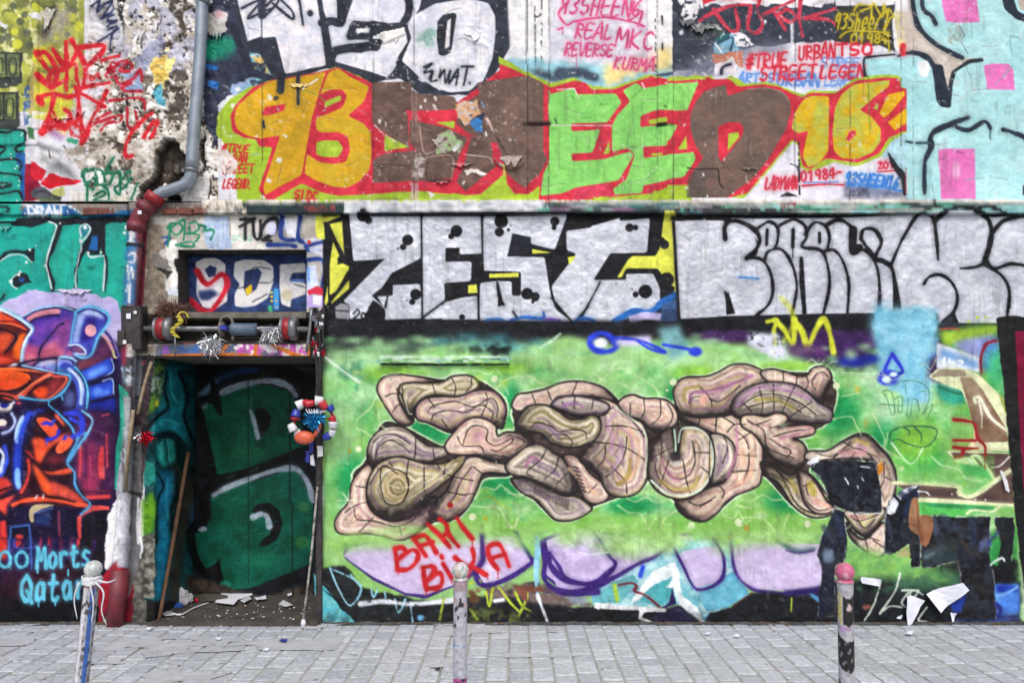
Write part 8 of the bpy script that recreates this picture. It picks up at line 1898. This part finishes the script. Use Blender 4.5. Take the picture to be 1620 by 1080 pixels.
def crumple(name, c, s, m, label, cat, seed, n_=3, amp=.45):
    bm = bmesh.new(); bmesh.ops.create_icosphere(bm, subdivisions=n_, radius=1); R = random.Random(seed)
    D = [(np.array([R.gauss(0, 1) for _ in range(3)]), R.uniform(.3, 1)) for _ in range(22)]; D = [(d/np.linalg.norm(d), a) for d, a in D]
    for v_ in bm.verts:
        q = np.array(v_.co); r = 1-amp*max(0, max(a*abs(float(q@d))**6 for d, a in D))+R.uniform(-.06, .06)
        v_.co = (c[0]+q[0]*r*s[0], c[1]+q[1]*r*s[1], max(c[2]+q[2]*r*s[2], .012))
    me = bpy.data.meshes.new(name); bm.to_mesh(me); bm.free(); me.materials.append(m); return tag(link(name, me), label, cat)
def fc(px, py, z): x, y = fl(px, py); return (x, y, z)
crumple('plastic_bag', fc(287, 961, .09), (.075, .07, .11), M_whpl, 'crumpled white plastic bag standing in the left corner of the doorway', 'bag', 1)
crumple('plastic_bag', fc(300, 958, .06), (.05, .05, .06), M_plastic, 'smaller white crumpled bag right of the tall white one', 'bag', 2)
crumple('plastic_bag', fc(276, 965, .04), (.10, .06, .035), M_bluep, 'flattened blue plastic bag under the white bags in the doorway', 'bag', 3)
crumple('rubble_heap', fc(330, 956, .05), (.20, .10, .06), M_rub, 'low heap of grey rubble and dirt against the door', 'rubble', 4)
crumple('can_piece', fc(312, 958, .05), (.03, .03, .03), M_redt, 'small crushed red wrapper beside the white bags', 'wrapper', 5, 2)
o = tube('hoop', [(*fl(238, 974), .03), (*fl(262, 973), .035), (*fl(284, 979), .035), (*fl(306, 969), .04), (*fl(330, 962), .05)], .006, M_plastic, None, 8, n=4); tag(o, 'bent white plastic strip on the doorway floor', 'strip')
rl = random.Random(21)
v = []; f = []
for k in range(170):
    if k < 90: px, py = rl.uniform(250, 495), rl.uniform(958, 992)
    else: px, py = rl.uniform(-20, 1640), rl.uniform(990, 1000) if k < 135 else rl.uniform(995, 1079)
    x, y = fl(px, py); s = rl.uniform(.003, .011); z = .03 if k < 90 and y > 0 else .004
    k0 = len(v); a = rl.uniform(0, 3)
    for t in range(5): v.append((x+s*math.cos(a+t*1.256)*rl.uniform(.6, 1.3), y+s*math.sin(a+t*1.256)*rl.uniform(.6, 1.3), z))
    v.append((x, y, z+s*.7)); f += [(k0+t, k0+(t+1) % 5, k0+5) for t in range(5)]
mesh('litter_crumbs', v, f, M_plastic, None, False, kind='stuff')
for k, (x, y, m_, lb) in enumerate(((448, 1015, M_navy, 'small dark blue wrapper on the pavers before the doorway'), (421, 1029, M_white, 'white paper scrap on the pavers below the doorway'), (235, 996, M_white, 'white scrap on the pavers left of the doorway'), (1438, 1004, M_white, 'white curl of paper on the ground below the torn sheets'), (692, 1060, M_iron, 'dark leaf on the pavers left of the middle bollard'), (345, 1012, M_white, 'pale scrap on the pavers before the paper sheet'), (1119, 1004, M_plastic, 'cream scrap at the wall foot under the white paint splash'), (1165, 1008, M_white, 'little white scrap at the wall foot under the last lilac letter'))):
    w_ = 7 if k in (0, 3) else 5
    fpaper([(x-w_, y+1), (x-w_*.3, y-2), (x+w_, y-1), (x+w_*.6, y+2.5), (x-w_*.4, y+2)], lb, 30+k, m_, .006, .01, 'paper_scrap')
# old cement smeared over the stones on the left
M_cem = mat('cement_film', 'b8bbc1', .85, c2='a4a7ab', scale=6, bump=.5, bscale=40)
gx, gy = 330, 120; R9 = np.random.RandomState(4); A_ = sum(w9*np.kron(R9.rand(gy//q+2, gx//q+2), np.ones((q, q)))[:gy+1, :gx+1] for q, w9 in ((30, 1.), (12, .7), (5, .5)))/2.2
A_ = blur(A_.astype(np.float32), 2)
X9, Y9 = np.meshgrid(np.linspace(-4.5, 1.6, gx+1), np.linspace(-.02, -1.5, gy+1)); fall = np.clip((-X9-.3)/2.2, 0, 1)*.17+.0
on = A_ < (.25+fall); v = [(float(x), float(y), .0026+.0012*float(a)) for x, y, a in zip(X9.ravel(), Y9.ravel(), A_.ravel())]
f = [(j*(gx+1)+i, (j+1)*(gx+1)+i, (j+1)*(gx+1)+i+1, j*(gx+1)+i+1) for j in range(gy) for i in range(gx) if on[j, i] and on[j+1, i] and on[j, i+1] and on[j+1, i+1]]
if f: mesh('cement_film', v, f, M_cem, pave, True, kind='stuff')
# weeds and grit along the foot of the wall and in the joints
M_weed = mat('weeds', '6c7f4a', .8, c2='4c5c34', scale=30); M_leaf = mat('dry_leaf', '6a5238', .8, c2='4a3a2a', scale=40)
v = []; f = []; rl = random.Random(5)
for k in range(520):
    if k < 300: x = rl.uniform(-4.3, 4.3); y = rl.uniform(-.035, -.005)
    else: s_ = inview[rl.randrange(len(inview))]; x = s_[0]+rl.choice([-.071, .071]); y = s_[1]+rl.uniform(-.1, .1)
    if LX-.05 < x < RX+.02 and k < 300: continue
    if math.sin(x*5.1+1)+math.sin(x*1.7) < .3 and k < 300: continue
    for b_ in range(3):
        a = rl.uniform(0, 6.28); L = rl.uniform(.006, .022) if k < 300 else rl.uniform(.004, .009); k0 = len(v)
        dx, dy = math.cos(a)*L*.6, math.sin(a)*L*.6; v += [(x-dy*.25, y+dx*.25, -.002), (x+dy*.25, y-dx*.25, -.002), (x+dx, y+dy, L)]; f.append((k0, k0+1, k0+2))
mesh('weeds', v, f, M_weed, None, False, kind='stuff')
v = []; f = []
for k in range(520):
    x = rl.uniform(-4.3, 4.3)+.25*math.sin(k); y = -abs(rl.gauss(0, .028))-.002 if k < 460 else -rl.uniform(0, 1.5); s_ = rl.uniform(.003, .017) if k < 460 else rl.uniform(.003, .008); k0 = len(v); a = rl.uniform(0, 3)
    for t in range(5): v.append((x+s_*math.cos(a+t*1.256)*rl.uniform(.5, 1.3), y+s_*math.sin(a+t*1.256)*rl.uniform(.5, 1.), .003+rl.uniform(0, .004)))
    v.append((x, y, .006+s_*.5)); f += [(k0+t, k0+(t+1) % 5, k0+5) for t in range(5)]
mesh('leaf_litter', v, f, M_leaf, None, False, kind='stuff')
# peeling flakes of paint that stand off the wall
def flake(parent, px, py, wpx, hpx, seed, colpx=None, lift=.02):
    """a torn lip of paint: its ragged top edge stays on the wall, the lower edge curls outward"""
    R = random.Random(seed); nx, ny = 9, 5; v = []; f = []
    top = [R.uniform(-.18, .18) for _ in range(nx+1)]; bot = [R.uniform(.25, 1.)*(1-abs(2*i/nx-1)**3*.8) for i in range(nx+1)]; sk = R.uniform(-.25, .25)
    lf = [lift*R.uniform(.5, 1.)*b_ for b_ in bot]
    for layer in (0, 1):
        for j in range(ny+1):
            t = j/ny
            for i in range(nx+1):
                x = px+wpx*(i/nx-.5)+sk*wpx*t; y = py+hpx*(-.5+top[i]*(1-t)*.5+t*bot[i])
                q = wpt(x, y, 0); v.append((q[0], -.004-lf[i]*t*t-(.0018 if layer else 0), q[2]))
    n1 = (nx+1)*(ny+1)
    for layer in (0, 1):
        for j in range(ny):
            for i in range(nx):
                a = layer*n1+j*(nx+1)+i; q = (a, a+1, a+nx+2, a+nx+1); f.append(q if layer == 0 else q[::-1])
    c = paintcol(np.array(v)) if colpx is None else np.repeat(lincol(lin(colpx))[None], len(v), 0)
    mesh('paint_flake', v, f, M_attr, parent, False, c)
for k, (x, y, w_, h_, c, l) in enumerate(((810, 258, 34, 22, 'a08f8b', .05), (625, 62, 40, 22, 'cfcfd2', .025), (80, 30, 22, 30, 'b4b2a6', .02), (50, 32, 20, 22, None, .02), (750, 60, 26, 18, None, .02), (690, 230, 14, 20, 'a9a39c', .02), (470, 138, 30, 10, 'c9b060', .02), (120, 180, 20, 14, None, .02), (100, 190, 30, 10, None, .03), (1110, 50, 40, 22, None, .03), (1085, 40, 24, 16, None, .03), (222, 60, 18, 22, None, .02), (345, 60, 24, 20, None, .03), (355, 270, 16, 22, None, .02), (610, 190, 22, 6, None, .015), (1405, 60, 16, 10, None, .015), (735, 262, 34, 8, None, .02), (600, 263, 24, 6, None, .012), (250, 40, 14, 24, None, .02), (245, 140, 14, 20, None, .02), (700, 290, 20, 8, None, .02), (1180, 268, 26, 6, None, .015))):
    flake(up, x, y, w_, h_, k, c, l)
for k, (x, y, w_, h_, c, l) in enumerate(((110, 463, 50, 10, 'c9c2e0', .03), (12, 364, 16, 14, None, .03), (130, 474, 12, 5, None, .015))): flake(ll, x, y, w_, h_, 40+k, c, l)
